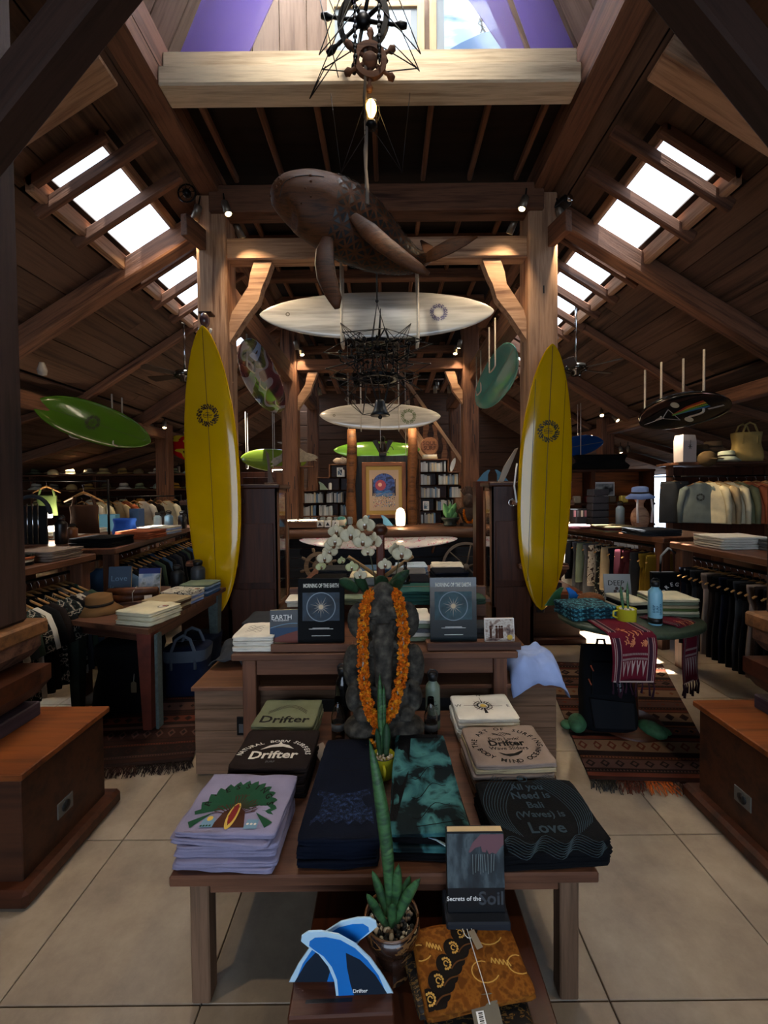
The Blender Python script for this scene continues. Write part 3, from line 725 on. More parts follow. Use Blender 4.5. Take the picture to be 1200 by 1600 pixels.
# low bench in front with the pot, the book, the fins and the batik
ZB = .25
lb = thing('low_bench', 'low dark wooden bench running out from under the front table', 'bench', (.06, 1.0, 0))
q = MB(); q.box((.02, .0, ZB-.02), (.62, 1.35, .035), DKW, bev=.004); q.obj('top', lb)
for sx in (-1, 1):
    for sy in (-1, 1): q = MB(); q.box((.02+sx*.26, sy*.6, .115), (.05, .05, .23), DKW); q.obj('leg', lb)
pot = thing('potted_snake_plant', 'snake plant with long leaves in a glazed brown bowl full of pebbles', 'plant', (.002, 1.085, ZB))
CER = pattern('brown_glaze', [(.4, '#2b1a12'), (.55, '#6b4a2a'), (.6, '#1c120d'), (.7, '#8d7a5c')], (16, 16, 40), 'noise', 3, .25, 'CONSTANT', coat=.6)
CERR = plain('rim_glaze', '#5a3a20', .2, coat=.8)
q = MB(); q.lathe([(0, 0), (.038, 0), (.045, .008), (.034, .02), (.044, .045), (.048, .07), (.040, .083), (.05, .088), (.066, .10), (.073, .125), (.070, .15), (.066, .15), (.067, .125), (.06, .11), (0, .11)], CER, n=32); po = q.obj('bowl', pot)
q = MB()
for z, r in ((.15, .0685), (.088, .046), (.095, .054)): q.tube([(r*math.cos(a), r*math.sin(a), z) for a in [2*pi*k/32 for k in range(33)]], .0035, CERR, 6)
q.obj('rim', po)
pebbles('pebble', pot, (0, 0), .058, 150, .0055, .0095, [PEB, plain('black_pebble', '#17181a', .35), plain('brown_pebble', '#7d6a56', .6), plain('dark_pebble', '#232629', .35)], .123)
for b_, t_, w_, bd in (((.0, .0, .12), (-.055, .05, .585), .032, (.012, -.01, 0)), ((-.01, -.01, .12), (-.062, -.03, .235), .022, (-.002, 0, 0)), ((.004, 0, .12), (.020, .0, .285), .026, (0, 0, 0)),
                       ((.008, -.005, .12), (.075, -.01, .255), .027, (-.006, 0, 0)), ((-.006, .01, .12), (-.05, .02, .25), .022, (0, 0, 0)), ((.014, .01, .12), (.05, .02, .235), .024, (.0, 0, 0)), ((.0, -.012, .12), (.003, -.03, .21), .022, (0, 0, 0))):
    q = MB(); leaf(q, b_, t_, w_, LEAFM, bd, 14); q.obj('leaf', pot)
# ---- book builder
PAGE = plain('page_edge', '#cbb48c', .8)
def book(label, loc, w, h, t, cover, rot=(0, 0, 0), deco=None, group=None, name='book', page=PAGE, cat='book'):
    """upright book, front cover facing -Y, standing on its lower edge"""
    o = thing(name, label, cat, loc, rot, group)
    q = MB(); q.box((0, t/2-.001, h/2), (w, .0025, h), cover, bev=.0006); q.box((0, -t/2+.001, h/2), (w, .0025, h), cover, bev=.0006); q.box((-w/2+.001, 0, h/2), (.0025, t, h), cover, bev=.0006); q.obj('cover', o)
    q = MB(); q.box((.001, 0, h/2), (w-.005, t-.004, h-.002), page, bev=0); q.obj('pages', o)
    if deco:
        q = MB(); deco(q, lambda x, y, k=0: Vector((x, -t/2-.0008-k*.0004, h/2+y)), w, h); q.obj('cover_print', o)
    return o
def rect(mb, x0, y0, x1, y1, mat, fn): shape(mb, [(x0, y0), (x1, y0), (x1, y1), (x0, y1)], mat, fn)
SOIL = pattern('soil_photo', [(.3, '#14181b'), (.48, '#2c363b'), (.6, '#4d5a5e'), (.7, '#20282b')], (30, 30, 11), 'noise', 6, .4, 'LINEAR')
def d_soil(mb, f, w, h):
    rect(mb, -w/2, -h*.20, w/2, h*.48, SOIL, f)
    f1 = lambda x, y: f(x, y, 1); f2 = lambda x, y: f(x, y, 2)
    SK = plain('hand_print', '#6d4a50', .7)
    shape(mb, [(w*.5, h*.47), (w*.10, h*.47), (-.0, h*.40), (-w*.05, h*.36), (-w*.12, h*.25), (-w*.09, h*.24), (.0, h*.30), (w*.10, h*.32)], SK, f1)
    shape(mb, [(w*.5, h*.47), (w*.1, h*.32), (w*.12, h*.25), (w*.18, h*.24), (w*.2, h*.28), (w*.24, h*.22), (w*.3, h*.24), (w*.36, h*.22), (w*.42, h*.28), (w*.5, h*.34)], SK, f1)
    for k in range(9):
        x = w*(-.05+.045*k); line(mb, [(x, h*(-.03+.02*(k % 3))), (x+w*.02*math.sin(k), h*.22)], .0012, plain('sprout_print', '#7d8a88', .7), f1)
    text(mb, 'Secrets of the', .0165, WHT, lambda x, y: f(x-w*.22, y-h*.33, 2), .012)
    text(mb, 'Soil', .048, plain('grey_print', '#363b40', .6), lambda x, y: f(x+w*.26, y-h*.335, 1), .02)
q = MB(); q.box((.232, 1.15, ZB+.055), (.17, .10, .11), BLACKW); q.obj('display_block', label='black wooden block under the dark paperback before the low table', cat='block')
book('dark paperback with a hand over seedlings standing before the low table', (.232, 1.14, ZB+.112), .155, .205, .026, plain('dark_cover', '#15171a', .35), (-.10, 0, .0), d_soil)
# ---- fin display
FINB = plain('fin_blue', '#1d76c9', .2, coat=.8); FINW = plain('fin_white', '#b9dcf0', .25, coat=.6); FIND = plain('fin_dark', '#182634', .3, coat=.6)
fo = [(0, 0), (.02, .035), (.032, .065), (.026, .092), (.005, .118), (-.03, .134), (-.062, .138)]
def finpts(s=1.0, inner=0):
    lead = [(-.0, 0)]
    # base from x=-.055 .. .075, raked back to the left
    front = [(.112, 0), (.090, .030), (.060, .062), (.025, .088), (-.015, .106), (-.055, .113), (-.085, .113), (-.100, .106)]
    back = [(-.102, .097), (-.088, .088), (-.062, .074), (-.040, .052), (-.026, .026), (-.022, 0)]
    pts = front+back; cx, cy = .015, .05
    return [((cx+(x-cx)*(1-inner))*s, (cy+(y-cy)*(1-inner) if y > 0 else y)*s) for x, y in pts]
st = thing('fin_stand', 'dark wooden slotted stand holding the blue surfboard fins', 'stand', (-.118, 1.0, ZB))
q = MB(); q.box((0, 0, .028), (.245, .095, .042), wood('stand_wood', '#2a140c', '#4a2818', .45), rotz(.03), .004); q.obj('block', st)
q = MB(); q.box((-.03, -.018, .0488), (.11, .008, .001), BLK, rotz(.03), 0); q.obj('slot', st)
for nm, lab, loc, rz, mir in (('surfboard_fin', 'front blue and dark surfboard fin leaning left in the wooden stand', (.008, -.005, .047), .03, 1), ('surfboard_fin', 'rear blue surfboard fin crossing behind the front one', (-.020, .024, .047), -.0, -1)):
    t = thing(nm, lab, 'fin', (-.118+loc[0], 1.0+loc[1], ZB+loc[2]), (0, 0, rz))
    def mp(p): return [(x*mir*1.02, y*1.42) for x, y in (p if mir > 0 else p[::-1])]
    q = MB(); q.prism(mp(finpts()), .005, FINW, rotx(pi/2), bev=.02); b_ = q.obj('blade', t)
    q = MB(); q.prism(mp(finpts(inner=.16)), .0058, FINB, rotx(pi/2)); q.obj('blue_panel', b_)
    q = MB(); q.prism(mp([(.098, .001), (.070, .035), (.035, .062), (.002, .075), (.004, .05), (.012, .02), (.02, .001)]), .0066, FIND, rotx(pi/2)); q.obj('dark_panel', b_)
    if mir > 0:
        q = MB(); text(q, 'Drifter', .0125, WHT, lambda x, y: Vector((x+.035, -.0042, y+.013)), .02); q.obj('lettering', b_)
# ---- batik and brocade cloths
BAT = pattern('batik_brown', [(.0, '#4a2606'), (.42, '#6e3c0c'), (.5, '#865016'), (.6, '#5e3309')], (40, 40, 40), 'noise', 6, .8, 'LINEAR')
BATK = plain('batik_black', '#17100c', .85); BATC = plain('batik_cream', '#c79a4c', .85)
def d_batik(mb, fr):
    f = lambda x, y: fr(max(-.127, min(.127, x)), max(-.082, min(.082, y)))
    for k in range(5):
        x, y = -.118+.028*k-.0, -.062+.030*k
        f2 = lambda a, b: f(a, b)+Vector((0, 0, .0012)); f3 = lambda a, b: f(a, b)+Vector((0, 0, .0022))
        disc(mb, x-.004, y, .021, BATK, f); disc(mb, x+.02, y-.006, .019, BATK, f); disc(mb, x+.036, y+.004, .014, BATK, f)
        line(mb, [(x+.010+.005*j, y-.012+.004*math.sin(j*.5)+.0022*j) for j in range(9)], .003, plain('batik_tan', '#5c3a1c', .85), f2)
        for j in range(9):
            a = -1.9+.5*j; disc(mb, x+.011*math.cos(a), y+.011*math.sin(a), .0028, BATC, f2, 8)
        ringd(mb, x, y, .004, .0065, BATC, f2, 12, 0, 5)
    for (ox, oy, s_) in ((.02, -.03, 1), (.055, .045, 1.1), (-.125, .03, .8), (.11, -.03, .9)):
        line(mb, [(ox+s_*(.03*math.cos(a)+.004*j/4), oy+s_*.022*math.sin(a)) for j in range(14) for a in [1.0+.36*j]], .0026, BATC, f)
        line(mb, [(ox+s_*(.03+.0045*j), oy+.02*s_+.006*(1 if j % 2 else -1)-.0015*j) for j in range(11)], .0026, BATC, f)
F = Folded(.265, .175, .022, BAT, 3.3, amp=.004); o = F.mb.obj('batik_cloth', None, (.195, 1.04, ZB+.062), (.12, 0, .16), label='folded brown batik cloth with cream scrolls tied with string', cat='cloth')
q = MB(); d_batik(q, F.fn(.0012)); q.obj('wax_print', o)
q = MB(); q.tube([F.fn(.003)(.015, -.09+.018*i) for i in range(11)], .0011, WHT, 5); q.tube([F.fn(.004)(.015+.012*math.sin(a), .06+.02*math.cos(a)) for a in [k*.6 for k in range(11)]], .001, WHT, 5); q.obj('string', o)
q = MB(); q.box(F.fn(.005)(.028, .035), (.017, .042, .001), plain('tag_tan', '#9c8a72', .8), rotz(.2), 0); tg = q.obj('tag', o)
BRO = pattern('brocade', [(0, '#130c08'), (.5, '#241608'), (.55, '#7a5a26'), (.63, '#1a0f08')], (60, 160, 160), 'noise', 2, .7, 'CONSTANT')
F = Folded(.25, .16, .03, BRO, 8.3, amp=.008); F.mb.obj('brocade_cloth', None, (.20, .985, ZB), (0, 0, .05), label='dark brocade cloth with gold flecks under the batik cloth', cat='cloth')
F = Folded(.22, .17, .028, BRO, 1.3, amp=.006); F.mb.obj('brocade_cloth', None, (.15, 1.06, ZB+.032), (0, 0, .25), label='brown brocade cloth peeping out left of the batik cloth', cat='cloth')
t = thing('price_tag', 'large grey paper tag with a barcode lying on the brocade', 'tag', (.215, .935, ZB+.062), (.35, 0, .12))
q = MB(); q.prism([(-.032, -.035), (.032, -.035), (.032, .027), (.022, .038), (-.024, .038), (-.032, .027)], .0012, plain('grey_card', '#6b6354', .8)); q.obj('card', t)
q = MB(); q.box((-.014, -.010, .001), (.018, .045, .0006), WHT, None, 0)
for k in range(14): q.box((-.0135, -.030+k*.003, .0015), (.010, .0010+.001*(k % 2), .0004), BLK, None, 0)
q.obj('barcode', t)
# ================================================================ STATUE, GARLAND, MIDDLE TABLES
STONE = pattern('dark_stone', [(.3, '#211f1d'), (.5, '#3b3832'), (.7, '#585349')], (30, 30, 30), 'noise', 8, .85, 'LINEAR', st=.6)
def melt(name, mb, voxel, mat, parent=None, loc=None, smooth=2, **kw):   # fuse overlapping lumps into one skin
    o = mb.obj(name+'_raw'); md = o.modifiers.new('r', 'REMESH'); md.mode = 'VOXEL'; md.voxel_size = voxel; md.use_smooth_shade = True
    if smooth: m2 = o.modifiers.new('s', 'SMOOTH'); m2.iterations = smooth; m2.factor = .5
    dg = bpy.context.evaluated_depsgraph_get(); me = bpy.data.meshes.new_from_object(o.evaluated_get(dg))
    me.name = name; me.materials.clear(); me.materials.append(mat)
    a = me.attributes.get('g') or me.attributes.new('g', 'FLOAT_VECTOR', 'POINT')
    if a.domain == 'POINT' and len(a.data) == len(me.vertices): a.data.foreach_set('vector', [c for v in me.vertices for c in v.co])
    old = o.data; bpy.data.objects.remove(o); bpy.data.meshes.remove(old)
    me.polygons.foreach_set('use_smooth', [True]*len(me.polygons))
    n = bpy.data.objects.new(name, me); COL.objects.link(n)
    if parent: n.parent = parent
    if loc is not None: n.location = loc
    for k, v in kw.items(): n[{'cat': 'category'}.get(k, k)] = v
    return n
q = MB()
q.lathe([(0, 0), (.15, 0), (.158, .02), (.150, .05), (.135, .06), (0, .06)], STONE, n=28, sq=.8)
q.ball((0, 0, .19), (.135, .11, .15), STONE, 16, 12)                       # belly
q.ball((0, 0, .37), (.115, .085, .13), STONE, 16, 12)                      # chest
for s_ in (-1, 1):
    q.ball((s_*.09, -.05, .09), (.085, .08, .05), STONE, 14, 10)             # folded legs
    q.ball((s_*.135, .0, .33), (.045, .05, .10), STONE, 12, 8); q.ball((s_*.13, -.05, .22), (.035, .05, .06), STONE, 12, 8)
    q.ball((s_*.095, -.09, .17), (.035, .035, .03), STONE, 10, 8)
    q.ball((s_*.10, .01, .53), (.060, .022, .085), STONE, 14, 10)            # ears
q.ball((0, -.02, .54), (.085, .075, .09), STONE, 16, 12)                   # head
q.lathe([(.0, 0), (.085, 0), (.09, .02), (.075, .04), (.055, .075), (.05, .10), (.02, .125), (0, .13)], STONE, (0, -.005, .575), n=20)
q.tube([(0, -.075, .53), (0, -.12, .46), (0, -.135, .38), (0, -.14, .31), (.02, -.135, .27), (.045, -.11, .28)], [.045, .042, .038, .033, .027, .02], STONE, 12)   # trunk
for k in range(3): q.box((0, -.097-.006*k, .50-.035*k), (.10-.008*k, .03, .012), STONE)
for s_ in (-1, 1): q.ball((s_*.04, -.088, .555), (.016, .012, .010), STONE, 8, 6)
for z_, r_, ry in ((.31, .132, .108), (.46, .10, .08), (.44, .108, .088)): q.tube([(r_*math.cos(2*pi*k/24), ry*math.sin(2*pi*k/24), z_-.015*(1-math.sin(2*pi*k/24))) for k in range(25)], .010, STONE, 7)
for s_ in (-1, 1):
    q.tube([(s_*(.055+.055*math.sin(a)), -.005, .53+.085*math.cos(a)) for a in [pi*k/10 for k in range(11)]], .011, STONE, 7); q.tube([(s_*.03, -.09, .585), (s_*.055, -.083, .58), (s_*.075, -.065, .57)], .009, STONE, 6)
    q.tube([(s_*.02, -.095, .49), (s_*.05, -.11, .47), (s_*.06, -.13, .455)], [.014, .012, .008], STONE, 7)
    for k in range(4): q.tube([(s_*(.075+.012*k), -.115, .175), (s_*(.07+.012*k), -.13, .155)], .008, STONE, 6)
for k in range(7): q.ball((.085*math.cos(pi+pi*k/6), -.005+.08*math.sin(pi+pi*k/6), .600), .014, STONE, 7, 5)
statue = melt('stone_statue', q, .005, STONE, None, (-.02, 1.86, ZT), label='dark stone seated elephant-headed statue wearing an orange flower garland', cat='statue')
gar = thing('flower_garland', 'orange marigold garland hung round the neck of the stone statue', 'garland', (-.02, 1.822, ZT))
MAR = plain('marigold', '#c8650f', .8, noise=.4, nscale=120); MAR2 = plain('marigold_light', '#d98a1c', .8, noise=.3, nscale=120)
gp = [(-.035, .045, .665), (-.058, .01, .655), (-.078, -.035, .60), (-.084, -.060, .50), (-.084, -.075, .38), (-.076, -.10, .28), (-.052, -.115, .205), (-.022, -.12, .165), (.0, -.12, .18), (.03, -.12, .215), (.062, -.11, .30), (.080, -.085, .40), (.084, -.065, .50), (.078, -.04, .60), (.058, .01, .655), (.035, .045, .665)]
gp = [Vector(p)+Vector((0, -.005, 0)) for p in gp]
q = MB(); q.tube(gp, .004, ROPE, 6); q.obj('string', gar)
def along(pts, t):
    f = t*(len(pts)-1); i = min(int(f), len(pts)-2); return pts[i].lerp(pts[i+1], f-i)
def blossom(mb, c, r, mat):
    c = Vector(c)
    for k in range(3):
        M = Euler((R.random()*6, R.random()*6, R.random()*6)).to_matrix()
        pts = [M @ Vector((r*(1 if j % 2 else .62)*math.cos(j*pi/6), r*(1 if j % 2 else .62)*math.sin(j*pi/6), 0))+c for j in range(12)]
        for j in range(12): mb.add([c+M @ Vector((0, 0, r*.3)), pts[j], pts[(j+1) % 12]], [[0, 1, 2]], mat)
q = MB()
for k in range(170):
    c = along(gp, k/169); 
    for j in range(8):
        a = R.random()*6.28; blossom(q, c+Vector((.022*R.random()**.4*math.cos(a), -.006+.016*math.sin(a), R.uniform(-.008, .008))), .0095, MAR if R.random() < .75 else MAR2)
for k in range(30): blossom(q, Vector((-.022, -.128, .145))+Vector((R.gauss(0, .012), R.gauss(0, .006), R.gauss(0, .014))), .0095, MAR)
for k in range(26): blossom(q, Vector((-.042, -.128, .075))+Vector((R.gauss(0, .012), R.gauss(0, .006), R.gauss(0, .011))), .0095, MAR2)
o = q.obj('blossoms', gar, kind='stuff')
q = MB(); q.tube([(-.022, -.128, .15), (-.03, -.13, .11), (-.042, -.13, .08)], .002, ROPE, 5); q.obj('tassel_string', gar)
# bottles
def bottle(label, loc, r, h, body, cap=BLK, glass=False, deco=None, group=None, handle=True, name='water_bottle', cat='bottle', label_band=None, rot=0):
    t = thing(name, label, cat, loc, (0, 0, rot), group)
    q = MB(); q.lathe([(0, 0), (r*.9, 0), (r, .006), (r, h*.68), (r*.93, h*.73), (r*.55, h*.80), (r*.52, h*.84), (0, h*.84)], body, n=20); b_ = q.obj('body', t)
    q = MB(); q.lathe([(0, h*.83), (r*.62, h*.83), (r*.62, h*.93), (r*.5, h*.95), (0, h*.95)], cap, n=16)
    if handle: q.tube([(-r*.6, 0, h*.88), (-r*.62, 0, h*.96), (-r*.3, 0, h*1.0), (r*.3, 0, h*1.0), (r*.62, 0, h*.96), (r*.6, 0, h*.88)], r*.12, cap, 6)
    q.obj('cap', t)
    if label_band:
        q = MB(); q.lathe([(r*1.005, label_band[0]*h), (r*1.012, label_band[0]*h), (r*1.012, label_band[1]*h), (r*1.005, label_band[1]*h)], label_band[2], n=20, caps=False); q.obj('band', t)
    if deco: q = MB(); deco(q, lambda x, y, k=0: Vector(((r+.0008+k*.0004)*math.sin(x/r), -(r+.0008+k*.0004)*math.cos(x/r), h*.4+y))); q.obj('print', t)
    return t
def d_wave(mb, f, s=1.0, ink=INKB):
    text(mb, 'mini', .012*s, ink, lambda x, y: f(x, y+.03*s)); text(mb, 'Drifter', .014*s, ink, lambda x, y: f(x, y+.012*s), .02)
    for k in range(3): line(mb, [(-.022*s+.004*s*j, -.004*k*s+.003*s*math.sin(j)) for j in range(12)], .0015, ink, f)
bottle('sage green steel bottle right of the stone statue', (.205, 1.96, ZT), .034, .27, plain('sage_steel', '#6f7d6c', .4), deco=d_wave, label_band=(.16, .26, plain('dark_label', '#20242a', .5)))
bottle('black glossy bottle left of the stone statue', (-.215, 1.99, ZT), .036, .29, plain('gloss_black', '#0d0e10', .2, coat=.5))
for sx, lab in ((-.225, 'empty clear glass bottle in front of the black bottle'), (.185, 'empty clear glass bottle in front of the sage green bottle')):
    t = thing('glass_bottle', lab, 'bottle', (sx, 1.87 if sx < 0 else 1.86, ZT))
    q = MB(); q.lathe([(0, 0), (.028, 0), (.030, .004), (.030, .11), (.016, .15), (.014, .19), (.0125, .19), (.0145, .15), (.028, .11), (.028, .006), (0, .006)], GLS, n=20); q.obj('glass', t)
    q = MB(); q.lathe([(.0302, .05), (.0306, .05), (.0306, .08), (.0302, .08)], plain('paper_label', '#4a4a48', .7), n=20, caps=False); q.obj('label', t)
# ---- second table, its big box below, tier with board front
T2 = table('display_table', 'taller dark wooden table behind the statue with books on ledges', -.80, .66, 2.15, 2.95, .68, 4, tt=.035, lw_=.07, apron=.085, inset=.05)
bx = thing('storage_box', 'wide worn wooden box standing crosswise under the taller display table', 'box', (-.07, 2.62, 0))
def panel(mb, x0, x1, z0, z1, y, mat, th=.02): mb.box(((x0+x1)/2, y, (z0+z1)/2), (x1-x0, th, z1-z0), mat, bev=.002)
for k in range(4):
    for s0, s1 in ((-.955, -.62), (.62, .955)):
        q = MB(); panel(q, s0, s1, .012+.116*k, .012+.116*(k+1)-.002, -.38, GRYW); q.obj('plank', bx)
q = MB(); q.box((0, .0, .235), (1.87, .74, .46), GRYW, bev=.004); q.obj('body', bx)
q = MB(); q.box((0, -.01, .475), (1.93, .80, .022), TBL, bev=.003); q.obj('top', bx)
q = MB(); q.box((0, -.372, .24), (1.1, .012, .32), BLACKW); q.obj('dark_panel', bx)
q = MB(); q.box((-.69, -.392, .27), (.085, .006, .10), BLKM, bev=.002); q.box((-.69, -.398, .26), (.06, .006, .045), plain('label_grey', '#3d4246', .4), bev=.001); q.obj('label_holder', bx)
def ledge(x0, x1, lab):
    t = thing('book_ledge', lab, 'shelf', ((x0+x1)/2, 2.22, .682)); q = MB(); q.box((0, 0, .0125), (x1-x0, .11, .025), TBL); q.obj('base_board', t)
    q = MB(); q.box((0, -.052, .022), (x1-x0, .010, .040), TBL, bev=.002); q.obj('front_lip', t)
    return t
ledge(-.60, -.19, 'low wooden ledge left of the statue holding upright books'); ledge(.20, .68, 'low wooden ledge right of the statue holding upright books')
tier = thing('raised_counter', 'long raised wooden counter running back from the books, covered with folded clothes', 'counter', (0, 3.3, 0))
q = MB(); q.box((.0, -.80+.25, .785), (1.27, .02, .20), TBL); q.obj('front_board', tier)
q = MB(); q.box((0, .10, .786), (1.34, 1.28, .024), TBL); q.obj('top', tier)
for sx in (-1, 1):
    q = MB(); q.box((sx*.62, .10, .73), (.02, 1.2, .09), TBL); q.obj('side_board', tier)
    for sy in (-.3, .66): q = MB(); q.box((sx*.58, sy, .387), (.06, .06, .774), TBL); q.obj('leg', tier)
ZC = .80
# big books
def d_morning(glare):
    def f_(mb, f, w, h):
        f1 = lambda x, y: f(x, y, 1); f2 = lambda x, y: f(x, y, 2)
        sky = pattern('glare_tinted_print' if glare else 'glow_print', [(.3, '#1c3038' if glare else '#14222e'), (.5, '#2c4c52' if glare else '#1d3242'), (.65, '#1a333a' if glare else '#0f1a24')], (12, 12, 12), 'noise', 3, .6, 'LINEAR')  # glare copy is lighter: reflected light put into the print colours
        rect(mb, -w*.40, -h*.16, w*.40, h*.28, sky, f)
        ringd(mb, 0, h*.055, w*.295, w*.315, plain('halo_print', '#74828c', .5), f1, 36)
        for k in range(14):
            a = 2*pi*k/14+.2; L = w*(.16 if k % 2 else .24); shape(mb, [(.004*math.cos(a+1.5), h*.055+.004*math.sin(a+1.5)), (L*math.cos(a), h*.055+L*math.sin(a)), (-.004*math.cos(a+1.5), h*.055-.004*math.sin(a+1.5))], plain('ray_print', '#8a8378', .5), f1)
        disc(mb, 0, h*.055, w*.05, plain('sun_print', '#c9b089', .4), f2)
        text(mb, 'MORNING OF THE EARTH', w*.088, plain('title_print', '#c7c3b4', .4), lambda x, y: f1(x, y*1.35+h*.385), .03, sx=.74)
        for y, ww in ((-.27, .18), (-.285, .26), (-.39, .2)): line(mb, [(-w*ww, h*y), (w*ww, h*y)], h*.007, WHT, f1)
    return f_
NB = plain('near_black_cover', '#0a0c0e', .75)
book('black film book with a sun halo, left of the statue', (-.352, 2.235, .708), .245, .335, .022, NB, (-.09, 0, 0), d_morning(0), page=BLK)
book('glossy film book reflecting light, right of the statue', (.345, 2.235, .708), .245, .335, .022, plain('glare_tinted_cover', '#101c20', .25, coat=.4), (-.05, 0, -.0), d_morning(1), page=BLK)  # same book; cover tinted teal to carry the reflected light
EP = pattern('planet_print', [(.35, '#131c26'), (.47, '#2b5078'), (.53, '#7fa5c4'), (.57, '#3b2a26'), (.68, '#8a4a2c')], (3, 3, 11), 'noise', 4, .4, 'LINEAR')
def d_earth(mb, f, w, h):
    rect(mb, -w*.49, -h*.48, w*.49, -h*.02, plain('planet_blue', '#1f3d5c', .6), f)
    shape(mb, [(-w*.49, -h*.48), (w*.49, -h*.48), (w*.49, -h*.12), (w*.1, -h*.20), (-w*.49, -h*.36)], plain('planet_red', '#6b3226', .6), lambda x, y: f(x, y, 1)); shape(mb, [(-w*.49, -h*.48), (w*.3, -h*.48), (-w*.49, -h*.42)], plain('planet_tan', '#8f7a5a', .6), lambda x, y: f(x, y, 2))
    line(mb, [(-w*.48+w*.08*k, -h*.02+h*.12*math.sin(k/12*pi*.6)) for k in range(13)], h*.02, INKC, lambda x, y: f(x, y, 1))
    text(mb, 'EARTH', w*.24, WHT, lambda x, y: f(x-w*.08, y+h*.28, 1)); text(mb, 'THE BIOGRAPHY', w*.075, WHT, lambda x, y: f(x-w*.1, y+h*.19, 1))
book('small dark book titled EARTH with a planet curve, at the ledge left end', (-.545, 2.225, .708), .145, .175, .02, plain('slate_cover', '#20262c', .3), (-.08, 0, .08), d_earth)
SP = pattern('sepia_photo', [(.35, '#3a211c'), (.48, '#8d7566'), (.55, '#c5bcae'), (.7, '#6d4a3e')], (30, 30, 26), 'noise', 4, .5, 'LINEAR')
def d_sepia(mb, f, w, h):
    rect(mb, -w*.48, -h*.46, w*.48, h*.46, SP, f)
    for k, x in enumerate((-.3, -.1, 0, .08)): rect(mb, w*x-.006, -h*.35, w*x+.006, h*.08, INKN, lambda a, b: f(a, b, 1)); disc(mb, w*x, h*.14, .006, INKN, lambda a, b: f(a, b, 1), 8)
    disc(mb, w*.34, -h*.32, .014, INKY, lambda a, b: f(a, b, 2))
book('small landscape book with a sepia photo of people, at the ledge right end', (.585, 2.225, .708), .155, .12, .016, WHT, (-.1, 0, 0), d_sepia)
# stacks on the second table and the raised counter
G2 = 'folded clothes on the taller display table'; G3 = 'folded clothes on the raised counter'
def d_scrawl(mb, f):
    for k in range(5): line(mb, [(-.06+.012*j, .04-.02*k+.012*math.sin(j*1.3+k)) for j in range(8)], .0025, INKB, f)
stack(3, -.70, 2.30, .682, .21, .24, .027, C['white'], TB('thick white shirt', 'at the left end of the display table'), G2, deco=d_scrawl, rot=.02)
stack(5, .14, 2.42, .682, .20, .24, .024, [C['sage'], C['white'], C['grey']], TB('sage or white shirt', 'just right of the statue'), G2)
stack(2, -.73, 2.60, .682, .24, .26, .03, [C['denim'], C['dgrey']], TB('blue or grey trousers', 'behind the thick white shirts'), G2, 'trousers', 'folded_trousers')
stack(2, .56, 2.40, .682, .16, .14, .035, [C['dgrey'], C['dgrey']], TB('dark grey jeans', 'behind the sepia photo book'), G2, 'trousers', 'folded_trousers')
cols = [(-.50, 2.72, 2, 'white', 'white shirt', 'behind the black film book, front left of the counter'), (-.16, 2.74, 2, 'sage', 'sage shirt', 'front row of the counter, left of the flowers'), (.15, 2.74, 4, 'teal', 'teal shirt', 'front row of the counter, right of the flowers'), (.47, 2.72, 2, 'green', 'dark green shirt', 'behind the glossy film book'),
        (-.47, 3.02, 2, 'ltblue', 'pale blue cloth', 'second row of the counter, left end'), (-.17, 3.03, 3, 'slate', 'slate blue trousers', 'second row of the counter, inner left'), (.16, 3.03, 4, 'navy', 'navy shirt', 'second row of the counter, inner right'), (.47, 3.02, 3, 'peach', 'peach patterned shirt', 'second row of the counter, right end'),
        (-.46, 3.32, 2, 'blackc', 'black shirt', 'third row of the counter, left end'), (-.15, 3.32, 3, 'cream', 'cream shirt', 'third row of the counter, inner left'), (.17, 3.32, 4, 'grey', 'grey shirt', 'third row of the counter, inner right'), (.48, 3.32, 4, 'navy', 'navy trousers', 'third row of the counter, right end'),
        (-.44, 3.60, 3, 'dgrey', 'charcoal shirt', 'back row of the counter, left end'), (-.1, 3.60, 3, 'denim', 'denim blue shirt', 'back row of the counter, inner left'), (.2, 3.60, 4, 'skyb', 'pale blue patterned shirt', 'back row of the counter, inner right'), (.5, 3.60, 4, 'white', 'white shirt', 'back row of the counter, right end')]
for X, Y, n, c_, w_, p_ in cols:
    stack(min(n, 4), X, Y, ZC, .26, .25, .021, C[c_], TB(w_, p_), G3, deco=d_scrawl if c_ in ('white', 'skyb', 'peach') else None, seeds=(int(Y*10),), rot=R.uniform(-.08, .08))
# loose cloths on the big box ends
def drape(label, loc, w, d, h, mat, seed, amp=.03, over=.12, name='draped_cloth', cat='shirt'):
    q = MB()
    def fn(u, v):
        x, y = (u-.5)*w, (v-.5)*d
        e = max(0, (abs(u-.5)-.34)/.16)
        z = h*(1-((u-.5)*2)**4)*(.6+.4*math.sin(v*3)) + nz(x, y, seed, 9)*amp + nz(x, y, seed+3, 22)*amp*.5 - over*max((e**1.3) if u > .5 else 0, .9*max(0, (.2-v)/.2)**1.2)
        return (x+nz(x, y, seed+9, 7)*.03, y+nz(x, y, seed+7, 7)*.03, max(z, -over*1.2) + .01)
    q.grid(fn, 34, 30, mat, thick=.004); return q.obj(name, None, loc, label=label, cat=cat)
drape('crumpled pale lilac blue shirt hanging over the right end of the wooden box', (.80, 2.36, .50), .30, .34, .10, C['ltblue'], 4.2, .03, .09)
drape('dark crumpled cloth on the left end of the wooden box', (-.93, 2.62, .495), .18, .36, .07, C['dgrey'], 2.2, .03, .0)
